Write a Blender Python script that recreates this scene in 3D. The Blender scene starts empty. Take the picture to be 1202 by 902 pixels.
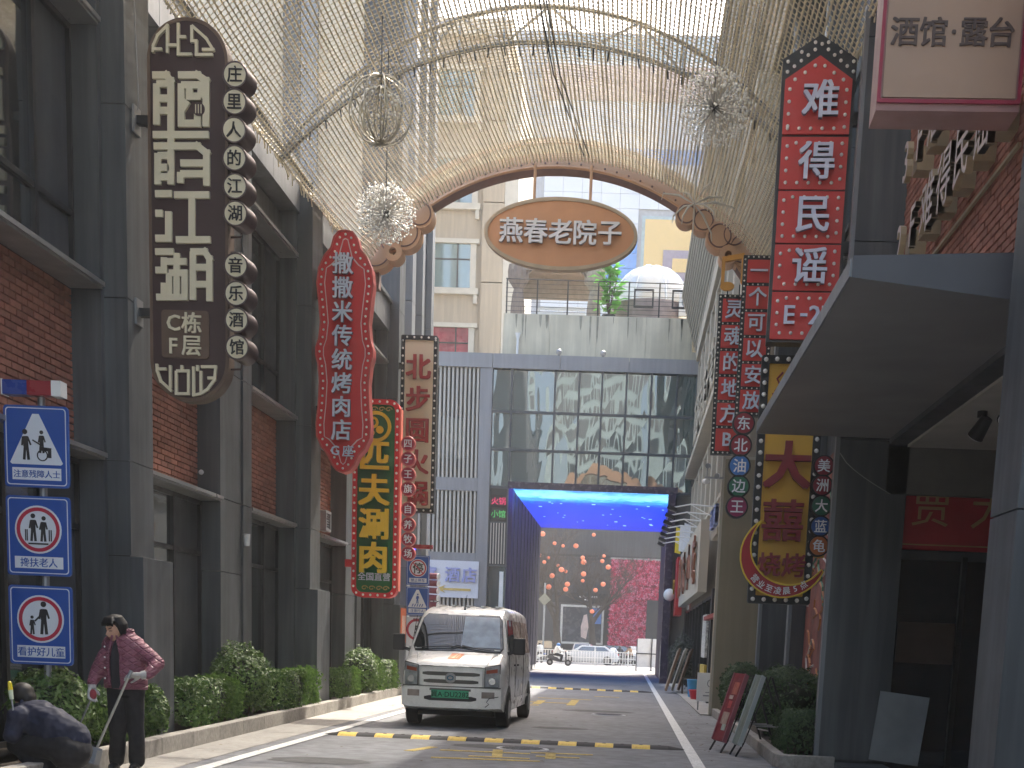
import bpy, math, random
from math import sin, cos, pi, sqrt, radians
from mathutils import Vector, Matrix, noise
random.seed(7)
sc = bpy.context.scene
COL = sc.collection

# ---------------------------------------------------------------- camera
EYE = 1.4
YAW, PITCH, ROLL = .032046, -.158905, .041594
def cam_axes():
    cy, sy, cp, sp, cr, sr = cos(YAW), sin(YAW), cos(PITCH), sin(PITCH), cos(ROLL), sin(ROLL)
    F = Vector((-sy*cp, cy*cp, sp)); R = Vector((cy, sy, 0)); U = R.cross(F)
    return cr*R+sr*U, -sr*R+cr*U, F
CR, CU, CF = cam_axes()
cam = bpy.data.cameras.new('camera'); camo = bpy.data.objects.new('camera', cam); COL.objects.link(camo)
cam.sensor_width = 36; cam.lens = 1500/1202*36
cam.shift_x = (601-679.342)/1202; cam.shift_y = (998.153-451)/1202
cam.clip_start = .1; cam.clip_end = 2000
camo.matrix_world = Matrix(((CR.x, CU.x, -CF.x, 0), (CR.y, CU.y, -CF.y, 0), (CR.z, CU.z, -CF.z, EYE), (0, 0, 0, 1)))
sc.camera = camo

def at(px, py, X=None, Y=None, Z=None):
    """survey helper: the real point seen at photo pixel px,py on the plane X=, Y= or Z="""
    d = (px-679.342)/1500*CR-(py-998.153)/1500*CU+CF
    t = X/d.x if X is not None else (Y/d.y if Y is not None else (Z-EYE)/d.z)
    return Vector((d.x*t, d.y*t, EYE+d.z*t))

# ---------------------------------------------------------------- sky and sun
SUN = Vector((.27, .75, 1.05)).normalized()
w = bpy.data.worlds.new('World'); sc.world = w; w.use_nodes = True
nt = w.node_tree; bg = nt.nodes['Background']
sky = nt.nodes.new('ShaderNodeTexSky'); sky.sky_type = 'NISHITA'; sky.sun_disc = False
sky.sun_elevation = math.asin(SUN.z); sky.sun_rotation = math.atan2(SUN.x, SUN.y)
sky.air_density = 1.2; sky.dust_density = 6.0; sky.ozone_density = 1.0
nt.links.new(sky.outputs[0], bg.inputs[0]); bg.inputs[1].default_value = .15
sl = bpy.data.lights.new('sun', 'SUN'); sl.energy = 2.2; sl.angle = radians(.6); sl.color = (1, .93, .82)
so = bpy.data.objects.new('sun', sl); COL.objects.link(so)
so.rotation_euler = SUN.to_track_quat('Z', 'Y').to_euler()
sc.view_settings.view_transform = 'Standard'; sc.view_settings.look = 'None'
sc.view_settings.gamma = 1; sc.view_settings.exposure = 2.25
try:
    sc.cycles.max_bounces = 8; sc.cycles.transparent_max_bounces = 12
    sc.cycles.use_denoising = True
    sc.cycles.sample_clamp_indirect = 6
except Exception: pass

# ---------------------------------------------------------------- materials
MATS = {}
def hx(s):
    s = s.lstrip('#'); c = [int(s[i:i+2], 16)/255 for i in (0, 2, 4)]
    return tuple(x/12.92 if x <= .04045 else ((x+.055)/1.055)**2.4 for x in c)
def mat(name, col, rough=.6, metal=0, var=.12, scale=3., bump=0., bscale=60., stretch=(1, 1, 1), spots=0., rnd=0., emit=None, es=1., trans=0, ior=1.45, streak=0., coat=0., spec=.5):
    if name in MATS: return MATS[name]
    m = bpy.data.materials.new(name); m.use_nodes = True; n = m.node_tree; N = n.nodes; L = n.links
    b = N['Principled BSDF']; b.inputs['Roughness'].default_value = rough; b.inputs['Metallic'].default_value = metal
    b.inputs['Specular IOR Level'].default_value = spec; b.inputs['IOR'].default_value = ior
    if coat: b.inputs['Coat Weight'].default_value = coat; b.inputs['Coat Roughness'].default_value = .08
    if trans: b.inputs['Transmission Weight'].default_value = trans
    if isinstance(col, str): col = hx(col)
    tc = N.new('ShaderNodeTexCoord'); mp = N.new('ShaderNodeMapping'); mp.inputs['Scale'].default_value = stretch
    L.new(tc.outputs['Object'], mp.inputs[0])
    def nz(sc_, det=5, src=None):
        t = N.new('ShaderNodeTexNoise'); t.inputs['Scale'].default_value = sc_; t.inputs['Detail'].default_value = det
        L.new((src or mp).outputs[0], t.inputs['Vector']); return t
    def mrange(src, a, b_, lo, hi):
        r = N.new('ShaderNodeMapRange'); r.inputs[1].default_value = a; r.inputs[2].default_value = b_
        r.inputs[3].default_value = lo; r.inputs[4].default_value = hi; L.new(src, r.inputs[0]); return r.outputs[0]
    def mul(a, b_):
        q = N.new('ShaderNodeMath'); q.operation = 'MULTIPLY'; L.new(a, q.inputs[0]); L.new(b_, q.inputs[1]); return q.outputs[0]
    f = mrange(nz(scale).outputs[0], .3, .7, 1-var, 1+var)
    if streak:
        mp2 = N.new('ShaderNodeMapping'); mp2.inputs['Scale'].default_value = (6, 6, .35); L.new(tc.outputs['Object'], mp2.inputs[0])
        f = mul(f, mrange(nz(1.2, 6, mp2).outputs[0], .42, .68, 1-streak, 1.05))
    if spots:
        f = mul(f, mrange(nz(scale*9, 3).outputs[0], .35, .65, 1-spots, 1+spots))
    if rnd:
        oi = N.new('ShaderNodeObjectInfo'); gm = N.new('ShaderNodeNewGeometry')
        a = N.new('ShaderNodeMath'); a.operation = 'ADD'; L.new(oi.outputs['Random'], a.inputs[0]); L.new(gm.outputs['Random Per Island'], a.inputs[1])
        fr = N.new('ShaderNodeMath'); fr.operation = 'FRACT'; L.new(a.outputs[0], fr.inputs[0])
        f = mul(f, mrange(fr.outputs[0], 0, 1, 1-rnd, 1+rnd))
    vm = N.new('ShaderNodeVectorMath'); vm.operation = 'SCALE'; vm.inputs[0].default_value = col[:3]; L.new(f, vm.inputs['Scale'])
    L.new(vm.outputs[0], b.inputs['Base Color'])
    if bump:
        bp = N.new('ShaderNodeBump'); bp.inputs['Strength'].default_value = bump; bp.inputs['Distance'].default_value = .01
        L.new(nz(bscale, 4).outputs[0], bp.inputs['Height']); L.new(bp.outputs[0], b.inputs['Normal'])
    L.new(mrange(nz(scale*2.3).outputs[0], .3, .7, max(rough-.08, .02), min(rough+.08, 1)), b.inputs['Roughness'])
    if emit is not None:
        if isinstance(emit, str): emit = hx(emit)
        b.inputs['Emission Color'].default_value = (*emit, 1); b.inputs['Emission Strength'].default_value = es
    MATS[name] = m; return m
def glass(name, tint, rough=.04, wave=0., wscale=.6, spec=.9, metal=0., zs=1.):
    """dark window glass that mirrors what stands opposite"""
    if name in MATS: return MATS[name]
    m = mat(name, tint, rough=rough, var=.15, scale=.8, spec=spec, metal=metal)
    n = m.node_tree; N = n.nodes; L = n.links; b = N['Principled BSDF']
    for l in list(b.inputs['Roughness'].links): L.remove(l)
    b.inputs['IOR'].default_value = 1.9
    if wave:
        tc = N.new('ShaderNodeTexCoord'); t = N.new('ShaderNodeTexNoise'); t.inputs['Scale'].default_value = wscale; t.inputs['Detail'].default_value = 1
        mq = N.new('ShaderNodeMapping'); mq.inputs['Scale'].default_value = (1, 1, zs); L.new(tc.outputs['Object'], mq.inputs[0]); L.new(mq.outputs[0], t.inputs['Vector']); bp = N.new('ShaderNodeBump'); bp.inputs['Strength'].default_value = 1; bp.inputs['Distance'].default_value = wave
        L.new(t.outputs[0], bp.inputs['Height']); L.new(bp.outputs[0], b.inputs['Normal'])
    return m

# ---------------------------------------------------------------- mesh builder
class MB:
    def __init__(s): s.v = []; s.f = []; s.m = []
    def add(s, vs, fs, m=0):
        o = len(s.v); s.v += [tuple(p) for p in vs]; s.f += [tuple(i+o for i in f) for f in fs]; s.m += [m]*len(fs); return s
    def box(s, x0, y0, z0, x1, y1, z1, m=0):
        x0, x1 = min(x0, x1), max(x0, x1); y0, y1 = min(y0, y1), max(y0, y1); z0, z1 = min(z0, z1), max(z0, z1)
        return s.add([(x0,y0,z0),(x1,y0,z0),(x1,y1,z0),(x0,y1,z0),(x0,y0,z1),(x1,y0,z1),(x1,y1,z1),(x0,y1,z1)],
              [(0,3,2,1),(4,5,6,7),(0,1,5,4),(1,2,6,5),(2,3,7,6),(3,0,4,7)], m)
    def obox(s, c, u, v, w_, m=0):
        """box by centre and three half vectors"""
        c, u, v, w_ = map(Vector, (c, u, v, w_)); P = [c+a*u+b*v+d*w_ for d in (-1, 1) for a, b in ((-1,-1),(1,-1),(1,1),(-1,1))]
        return s.add(P, [(0,3,2,1),(4,5,6,7),(0,1,5,4),(1,2,6,5),(2,3,7,6),(3,0,4,7)], m)
    def bar(s, a, b, wd, th, m=0, up=(0, 0, 1)):
        a, b = Vector(a), Vector(b); d = (b-a); l = d.length
        if l < 1e-6: return s
        d /= l; u = d.cross(Vector(up))
        if u.length < 1e-3: u = d.cross(Vector((1, 0, 0)))
        u.normalize(); v = u.cross(d).normalized()
        return s.obox((a+b)/2, d*l/2, u*wd/2, v*th/2, m)
    def prism(s, pts, y0, y1, m=0, me=None):
        """outline in x,z extruded along y; y0 is the front"""
        n = len(pts); me = m if me is None else me
        A = sum(pts[i][0]*pts[(i+1) % n][1]-pts[(i+1) % n][0]*pts[i][1] for i in range(n))
        if A < 0: pts = pts[::-1]
        o = len(s.v); s.v += [(p[0], y0, p[1]) for p in pts]+[(p[0], y1, p[1]) for p in pts]
        s.f += [tuple(o+i for i in range(n)), tuple(o+n+i for i in reversed(range(n)))]; s.m += [m, m]
        for i in range(n):
            j = (i+1) % n; s.f.append((o+j, o+i, o+n+i, o+n+j)); s.m.append(me)
        return s
    def ring(s, outer, inner, y0, y1, m=0):
        """band between two outlines with the same count, closed"""
        n = len(outer); o = len(s.v)
        s.v += [(p[0], y0, p[1]) for p in outer]+[(p[0], y0, p[1]) for p in inner]+[(p[0], y1, p[1]) for p in outer]+[(p[0], y1, p[1]) for p in inner]
        for i in range(n):
            j = (i+1) % n
            s.f += [(o+i, o+j, o+n+j, o+n+i), (o+2*n+j, o+2*n+i, o+3*n+i, o+3*n+j), (o+j, o+i, o+2*n+i, o+2*n+j), (o+n+i, o+n+j, o+3*n+j, o+3*n+i)]; s.m += [m]*4
        return s
    def cyl(s, a, b, r0, r1=None, n=12, m=0, caps=True):
        r1 = r0 if r1 is None else r1; a, b = Vector(a), Vector(b); d = (b-a).normalized()
        u = d.cross(Vector((0, 0, 1)));  u = d.cross(Vector((1, 0, 0))) if u.length < 1e-3 else u
        u.normalize(); v = d.cross(u); o = len(s.v)
        for c, r in ((a, r0), (b, r1)):
            for i in range(n):
                t = 2*pi*i/n; s.v.append(tuple(c+u*r*cos(t)+v*r*sin(t)))
        for i in range(n):
            j = (i+1) % n; s.f.append((o+i, o+j, o+n+j, o+n+i)); s.m.append(m)
        if caps: s.f += [tuple(o+i for i in reversed(range(n))), tuple(o+n+i for i in range(n))]; s.m += [m, m]
        return s
    def tube(s, pts, r, n=6, m=0, closed=False):
        pts = [Vector(p) for p in pts]; K = len(pts); o = len(s.v); ref = None
        for k, p in enumerate(pts):
            a = pts[k-1] if (k > 0 or closed) else p; b = pts[(k+1) % K] if (k < K-1 or closed) else p
            d = (b-a).normalized() if (b-a).length > 1e-9 else Vector((0, 0, 1))
            if ref is None:
                ref = d.cross(Vector((0, 0, 1)));  ref = d.cross(Vector((1, 0, 0))) if ref.length < .05 else ref
            u = (ref-d*ref.dot(d)).normalized(); ref = u; v = d.cross(u); rr = r[k] if isinstance(r, (list, tuple)) else r
            for i in range(n):
                t = 2*pi*i/n; s.v.append(tuple(p+u*rr*cos(t)+v*rr*sin(t)))
        for k in range(K if closed else K-1):
            k2 = (k+1) % K
            for i in range(n):
                j = (i+1) % n; s.f.append((o+k*n+i, o+k*n+j, o+k2*n+j, o+k2*n+i)); s.m.append(m)
        if not closed: s.f += [tuple(o+i for i in reversed(range(n))), tuple(o+(K-1)*n+i for i in range(n))]; s.m += [m, m]
        return s
    def sphere(s, c, r, nu=10, nv=7, m=0, sc_=(1, 1, 1)):
        o = len(s.v); c = Vector(c)
        s.v.append((c.x, c.y, c.z+r*sc_[2]))
        for k in range(1, nv):
            p = pi*k/nv
            for i in range(nu):
                t = 2*pi*i/nu; s.v.append((c.x+r*sc_[0]*sin(p)*cos(t), c.y+r*sc_[1]*sin(p)*sin(t), c.z+r*sc_[2]*cos(p)))
        s.v.append((c.x, c.y, c.z-r*sc_[2])); e = len(s.v)-1
        for i in range(nu):
            j = (i+1) % nu; s.f.append((o, o+1+i, o+1+j)); s.m.append(m); s.f.append((e, e-nu+j, e-nu+i)); s.m.append(m)
            for k in range(nv-2):
                a = o+1+k*nu; s.f.append((a+i, a+nu+i, a+nu+j, a+j)); s.m.append(m)
        return s
    def loft(s, rings, m=0, cap=True, closed=True):
        o = len(s.v); n = len(rings[0])
        for r in rings: s.v += [tuple(p) for p in r]
        for k in range(len(rings)-1):
            for i in range(n if closed else n-1):
                j = (i+1) % n; s.f.append((o+k*n+i, o+k*n+j, o+(k+1)*n+j, o+(k+1)*n+i)); s.m.append(m)
        if cap: s.f += [tuple(o+i for i in reversed(range(n))), tuple(o+(len(rings)-1)*n+i for i in range(n))]; s.m += [m, m]
        return s
    def mesh(s, name, mats, smooth=None):
        me = bpy.data.meshes.new(name); me.from_pydata(s.v, [], s.f)
        for q in (mats if isinstance(mats, (list, tuple)) else [mats]): me.materials.append(q)
        if any(s.m): me.polygons.foreach_set('material_index', s.m)
        if smooth is not None:
            me.polygons.foreach_set('use_smooth', [True]*len(me.polygons)); me.set_sharp_from_angle(angle=radians(smooth))
        me.update(); return me
    def build(s, name, mats, parent=None, loc=None, smooth=None, **kw):
        return link(name, s.mesh(name, mats, smooth), parent, loc, **kw)
def link(name, me, parent=None, loc=None, rotz=0, kind=None, label=None, cat=None, group=None, bevel=0):
    o = bpy.data.objects.new(name, me); COL.objects.link(o)
    if parent: o.parent = parent
    if loc is not None: o.location = loc
    if rotz: o.rotation_euler.z = rotz
    if kind: o['kind'] = kind
    if label: o['label'] = label
    if cat: o['category'] = cat
    if group: o['group'] = group
    if bevel:
        b = o.modifiers.new('bevel', 'BEVEL'); b.width = bevel; b.segments = 2; b.limit_method = 'ANGLE'; b.angle_limit = radians(35)
    return o
def thing(name, label, cat, loc=(0, 0, 0), rotz=0, group=None):
    o = bpy.data.objects.new(name, None); o.empty_display_size = .2; COL.objects.link(o)
    o.location = loc; o.rotation_euler.z = rotz; o['label'] = label; o['category'] = cat
    if group: o['group'] = group
    return o
def dup(o, parent=None, loc=None, rotz=None, label=None):
    c = o.copy(); COL.objects.link(c); c.parent = parent
    if loc is not None: c.location = loc
    if rotz is not None: c.rotation_euler.z = rotz
    if label: c['label'] = label
    for ch in list(o.children): dup(ch, c)
    return c
def structure(mb, name, m, smooth=None): return mb.build(name, m, smooth=smooth, kind='structure')

def text_mesh(s, size=1., extrude=0., bold=0., align='CENTER', vcenter=True, res=2, sx=1.):
    cu = bpy.data.curves.new('t', 'FONT'); cu.body = s; cu.size = size; cu.extrude = 0
    cu.align_x = align; cu.resolution_u = res; cu.fill_mode = 'BOTH'; cu.extrude = extrude
    o = bpy.data.objects.new('t', cu); COL.objects.link(o)
    dg = bpy.context.evaluated_depsgraph_get(); me = bpy.data.meshes.new_from_object(o.evaluated_get(dg), depsgraph=dg)
    bpy.data.objects.remove(o); bpy.data.curves.remove(cu)
    if not me.vertices: return me
    V = [v.co.copy() for v in me.vertices]; F = [tuple(p.vertices) for p in me.polygons]
    zs = [v.y for v in V]; xs = [v.x for v in V]
    cz = (min(zs)+max(zs))/2 if vcenter else 0; cx = (min(xs)+max(xs))/2 if align == 'CENTER' else 0
    bo = bold*size; offs = [(0, 0)] if bo <= 0 else [(0, 0), (bo, bo*.6), (-bo, bo*.6), (-bo, -bo*.6), (bo, -bo*.6)]
    m = MB()
    for k, (dx, dz) in enumerate(offs):
        d = k*min(.0006, max(extrude*.3, .0002)); m.add([((v.x-cx+dx)*sx, -v.z-extrude+d, v.y-cz+dz) for v in V], F)
    bpy.data.meshes.remove(me); me = bpy.data.meshes.new('text'); me.from_pydata(m.v, [], m.f); me.update(); return me
def letters(s, m, parent, x, z, y, size, extrude=.01, bold=.02, name='character', sx=1., side=None, rot=0, res=2):
    me = text_mesh(s, size, extrude, bold, sx=sx, res=res); me.materials.append(m)
    if side:
        me.materials.append(side)
        for p in me.polygons:
            if abs(p.normal.y) < .5: p.material_index = 1
    o = link(name, me, parent, (x, y, z))
    if rot: o.rotation_euler.y = rot
    return o
def rrect(x0, z0, x1, z1, r, n=5):
    P = []
    for cx, cz, a in ((x1-r, z1-r, 0), (x0+r, z1-r, 90), (x0+r, z0+r, 180), (x1-r, z0+r, 270)):
        for i in range(n+1):
            t = radians(a+90*i/n); P.append((cx+r*cos(t), cz+r*sin(t)))
    return P
def ell(cx, cz, rx, rz, n=32, a0=0, a1=360):
    k = n if a1-a0 == 360 else n+1
    return [(cx+rx*cos(radians(a0+(a1-a0)*i/n)), cz+rz*sin(radians(a0+(a1-a0)*i/n))) for i in range(k)]
def along(pts, step):
    """points every step metres along a closed outline"""
    out = []; n = len(pts); acc = 0
    for i in range(n):
        a, b = Vector(pts[i]), Vector(pts[(i+1) % n]); l = (b-a).length; d = acc
        while d < l: out.append(tuple(a+(b-a)*d/l)); d += step
        acc = d-l
    return out
_sk = [0]
def stroke(mb, pts, wd, y0, y1, m=0, closed=False):
    """flat line of constant width in x,z, as thin slabs"""
    K = len(pts)
    for i in range(K if closed else K-1):
        a, b = Vector(pts[i]), Vector(pts[(i+1) % K]); d = b-a
        if d.length < 1e-6: continue
        d.normalize(); nrm = Vector((-d.y, d.x))*wd/2; ea = d*wd*(.5 if (i > 0 or closed) else 0); eb = d*wd*(.5 if (i < K-2 or closed) else 0)
        _sk[0] += 1; mb.prism([tuple(a-ea+nrm), tuple(b+eb+nrm), tuple(b+eb-nrm), tuple(a-ea-nrm)], y0-(_sk[0] % 12)*.0003, y1+(_sk[0] % 12)*.0002, m)
    return mb
# ================================================================ common materials
M = {}
M['asphalt'] = mat('asphalt', (.158, .162, .172), rough=.85, var=.13, scale=.5, bump=.5, bscale=90, spots=.16)
M['concrete_paving'] = mat('concrete_paving', (.3, .285, .26), rough=.85, var=.12, scale=1.2, bump=.3, bscale=60, spots=.1)
M['kerb'] = mat('kerb', (.3, .28, .25), rough=.85, var=.16, scale=2, bump=.4, bscale=50, spots=.14, rnd=.1)
M['white_line'] = mat('white_line', (.62, .62, .6), rough=.8, var=.12, scale=6, spots=.22, bump=.2)
M['yellow_line'] = mat('yellow_line', (.42, .31, .08), rough=.8, var=.25, scale=5, spots=.35)
M['rubber'] = mat('rubber', (.03, .03, .032), rough=.8, var=.2, scale=6, bump=.3)
M['bump_yellow'] = mat('bump_yellow', (.62, .43, .08), rough=.7, var=.2, scale=12, spots=.2)
M['soil'] = mat('soil', (.05, .038, .028), rough=1, var=.3, scale=12, bump=.8)
M['cladding'] = mat('cladding', (.102, .112, .12), rough=.48, metal=.15, var=.12, scale=.9, streak=.32, bump=.12, bscale=120, spec=.4)
M['cladding_dark'] = mat('cladding_dark', (.066, .074, .084), rough=.5, metal=.1, var=.1, scale=.9, streak=.15)
M['cladding_pale'] = mat('cladding_pale', (.22, .235, .25), rough=.45, metal=.2, var=.08, scale=.6, streak=.12)
M['brick'] = mat('brick', (.31, .125, .085), rough=.9, var=.12, scale=2, bump=.5, bscale=90, rnd=.22, spots=.1)
M['mortar'] = mat('mortar', (.11, .055, .042), rough=.95, var=.2, scale=8, bump=.4)
M['ledge'] = mat('ledge', (.3, .3, .3), rough=.35, metal=.5, var=.1, scale=2)
M['frame_dark'] = mat('frame_dark', (.03, .032, .035), rough=.4, metal=.3, var=.1)
M['black'] = mat('black', (.012, .012, .013), rough=.5, var=.1)
M['window_glass'] = glass('window_glass', (.022, .028, .032), wave=.004, wscale=1.5)
M['white_paint'] = mat('white_paint', (.72, .72, .70), rough=.45, var=.06)
M['bulb'] = mat('bulb', (.85, .82, .75), rough=.3, var=.05)
M['steel'] = mat('steel', (.28, .29, .3), rough=.45, metal=.6, var=.1)

# ================================================================ ground
g = MB(); g.box(-130, -100, -.5, 130, 200, -.02); structure(g, 'ground', mat('far_ground', (.16, .155, .15), rough=.95, var=.15, scale=.3))
g = MB(); g.box(-5.6, -6, -.018, 8, 69.4, 0)
g.box(-60, 36.4, -.018, -5.6, 52.3, 0)
structure(g, 'road', M['asphalt'])
g = MB()
for yy in range(-6, 34, 3): g.box(-5.55, yy+.01, 0, -4.55, yy+2.99, .006)
structure(g, 'gutter_paving', M['concrete_paving'])
g = MB(); g.box(1.9, 16.6, 0, 3.6, 27.9, .012)
for a in range(6): g.box(1.62, 28.0+a*4, 0, 3.8, 31.98+a*4, .03)
structure(g, 'pavement', M['concrete_paving'])
g = MB(); g.box(-40, 69.4, -.018, 40, 78, .02); structure(g, 'far_pavement', mat('far_paving', (.27, .26, .24), rough=.85, var=.1, scale=1, spots=.1))
g = MB(); g.box(-120, 78, -.018, 120, 122, .004); structure(g, 'cross_road', M['asphalt'])
g = MB(); g.box(-120, 122, -.018, 120, 126, .12); structure(g, 'opposite_pavement', M['concrete_paving'])
g = MB()
for (x0, x1, y0, y1) in ((-4.35, -4.2, -6, 36), (.84, .99, -6, 69.2)):
    y = y0
    while y < y1: g.box(x0, y+.01, .0065, x1, min(y+6, y1), .0105); y += 6
structure(g, 'lane_line', M['white_line'])
# worn yellow markings on the asphalt
g = MB()
for (a, b_) in (((-1.9, 15.6), (-1.15, 15.6)), ((-2.35, 16.3), (-1.2, 16.3)), ((-2.7, 15.95), (-2.5, 16.7)), ((-1.55, 15.6), (-1.65, 16.7)), ((-1.1, 16.0), (-.55, 16.0)), ((-.9, 15.7), (-.95, 16.6)),
               ((-2.3, 15.2), (-1.0, 15.3)), ((-1.2, 16.5), (-.4, 16.55))):
    g.bar((a[0], a[1], .0045), (b_[0], b_[1], .0045), .13, .004)
for (a, b_) in (((-2.4, 31), (-1.2, 31)), ((-2.3, 33.5), (-.9, 33.5)), ((-2.9, 29.4), (-2.0, 29.4)), ((-.9, 36), (-.2, 36)), ((-2.1, 30), (-2.1, 32)), ((-1.3, 30), (-1.3, 33))):
    g.bar((a[0], a[1], .0045), (b_[0], b_[1], .0045), .2, .004)
structure(g, 'road_lettering', M['yellow_line'])
g = MB()
rr = random.Random(3)
for x, y, a, b_ in ((-1.6, 17.2, .75, .38), (-1.1, 21.6, .5, .33), (-.6, 27.8, .8, .5), (-3.4, 14.2, .6, .4)):
    pts = [(x+a*cos(t*pi/12)*(.85+.2*rr.random()), y+b_*sin(t*pi/12)*(.85+.2*rr.random()), .0035) for t in range(24)]
    g.add(pts, [tuple(range(24))])
structure(g, 'asphalt_patch', mat('patch', (.05, .05, .052), rough=.8, var=.2, scale=3, spots=.2))

def manhole(x, y, lab):
    t = thing('manhole_cover', lab, 'manhole cover', (x, y, 0))
    g = MB(); g.cyl((0, 0, 0), (0, 0, .012), .36, .35, 28); g.build('rim', M['steel'], t)
    g = MB(); g.cyl((0, 0, .0122), (0, 0, .016), .3, .3, 28)
    for i in range(-4, 5):
        q = sqrt(max(.27**2-(i*.06)**2, 0)); g.box(-q, i*.06-.012, .016, q, i*.06+.012, .02)
    g.build('lid', M['frame_dark'], t)
manhole(-1.35, 17.0, 'round iron manhole cover just in front of the nearer speed bump')
manhole(-.35, 26.5, 'round iron manhole cover further up the lane beyond the van')

def speed_bump(y, x0, x1, lab, sk=.0):
    t = thing('speed_bump', lab, 'speed bump', (0, y, 0), group='rubber speed bumps across the lane')
    n = int((x1-x0-.5)/.26); prof = [(-.17, .0), (-.12, .028), (-.05, .045), (.05, .045), (.12, .028), (.17, 0)]
    x = x0+.25
    mes = {}
    for i in range(n):
        col = 'bump_yellow' if i % 2 == 0 else 'rubber'
        if col not in mes:
            b = MB(); b.loft([[(0, p[0], p[1]) for p in prof], [(.255, p[0], p[1]) for p in prof]])
            b.box(.1, -.02, .045, .15, .02, .05, 1)
            mes[col] = b.mesh('bump_block', [M[col], M['black']])
        link('bump_block', mes[col], t, (x, 0, .0))
        x += .26
    for xa, xb in ((x0+.245, x0), (x, x+.25)):
        b = MB(); b.loft([[(xa, p[0], p[1]) for p in prof], [(xb, p[0]*.35, p[1]*.15) for p in prof]]); b.build('end_cap', M['rubber'], t)
speed_bump(18.1, -4.3, .98, 'yellow and black rubber speed bump in front of the white van')
speed_bump(40.9, -4.3, 1.0, 'yellow and black rubber speed bump far up the lane behind the white van')

# kerbs of the planters, stone by stone
def kerb_wall(name, lab, pts, h=.2, w_=.15, step=1.1, z=0):
    t = thing(name, lab, 'kerb')
    for i in range(len(pts)-1):
        a, b = Vector((*pts[i], 0)), Vector((*pts[i+1], 0)); L_ = (b-a).length; k = max(1, round(L_/step)); d = (b-a)/k
        for j in range(k):
            p = a+d*j; q = p+d*(.996 if k > 1 else 1); nr = Vector((-d.y, d.x, 0)).normalized()*w_
            m = MB(); dz = random.uniform(-.004, .004)
            m.add([p+Vector((0,0,z)), q+Vector((0,0,z)), q-nr+Vector((0,0,z)), p-nr+Vector((0,0,z)), p+Vector((0,0,h+dz)), q+Vector((0,0,h+dz)), q-nr+Vector((0,0,h+dz)), p-nr+Vector((0,0,h+dz))],
                  [(0,3,2,1),(4,5,6,7),(0,1,5,4),(1,2,6,5),(2,3,7,6),(3,0,4,7)])
            m2 = m.build('kerb_stone', M['kerb'], t, bevel=.012)
    return t
LK = lambda y: -5.03-(y-10)*.0258      # left kerb face
kerb_wall('left_kerb', 'low stone kerb of the hedge planter along the left building', [(LK(4)-.15, 4), (LK(33)-.15, 33)], w_=.15)
kerb_wall('right_kerb', 'curved low concrete kerb of the planter on the right of the lane', [(2.6, 15.82), (2.1, 15.83), (1.93, 15.9), (1.87, 16.1), (1.9, 19.5), (1.88, 24), (1.86, 27.9)][::-1], w_=-.13, step=1.6, h=.17)
g = MB(); g.box(-6.3, 4, 0, -5.6, 33, .13); g.add([(LK(4)-.14, 4, .13), (LK(33)-.14, 33, .13), (-5.95, 33, .13), (-5.95, 4, .13)], [(0, 1, 2, 3)])
g.add([(1.98, 15.95, .12), (3.3, 15.95, .12), (3.3, 27.9, .12), (1.98, 27.9, .12)], [(0, 1, 2, 3)]); structure(g, 'planter_soil', M['soil'])

# ================================================================ bricks
def brick_panel(parent, plane, a0, a1, z0, z1, axis, face, single=300, L_=.243, H_=.066, j=.01, seed=1):
    """bricks on a wall: axis 'y' for a wall of constant x, face=+1/-1 the side they show"""
    r = random.Random(seed); me = {}
    def bm_(l):
        l = round(l, 3)
        if l not in me:
            b = MB(); q = .004; d = .028
            # chamfered face brick
            if face > 0: f = [(0,0,0),(0,l,0),(0,l,H_),(0,0,H_)]; t = [(d,q,q),(d,l-q,q),(d,l-q,H_-q),(d,q,H_-q)]
            else: f = [(0,0,0),(0,0,H_),(0,l,H_),(0,l,0)]; t = [(-d,q,q),(-d,q,H_-q),(-d,l-q,H_-q),(-d,l-q,q)]
            b.add(f+t, [(4,5,6,7),(0,1,5,4),(1,2,6,5),(2,3,7,6),(3,0,4,7)]); me[l] = (b, b.mesh('brick', M['brick']))
        return me[l]
    rest = MB(); cnt = 0; k = 0; z = z0; cells = []
    while z+H_ < z1:
        a = a0-(k % 2)*(L_+j)/2
        while a < a1:
            s, e = max(a, a0), min(a+L_, a1)
            if e-s > .04: cells.append((s, z, e-s))
            a += L_+j
        z += H_+j; k += 1
    cells.sort(key=lambda c: c[0])
    for (s, z, l) in cells:
        x = plane+face*r.uniform(-.003, .003)
        if cnt < single: link('brick', bm_(l)[1], parent, (x, s, z)); cnt += 1
        else:
            b = bm_(l)[0]; rest.add([(p[0]+x, p[1]+s, p[2]+z) for p in b.v], b.f)
    if rest.v: rest.build('brickwork', M['brick'], parent, kind='stuff')
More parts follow.
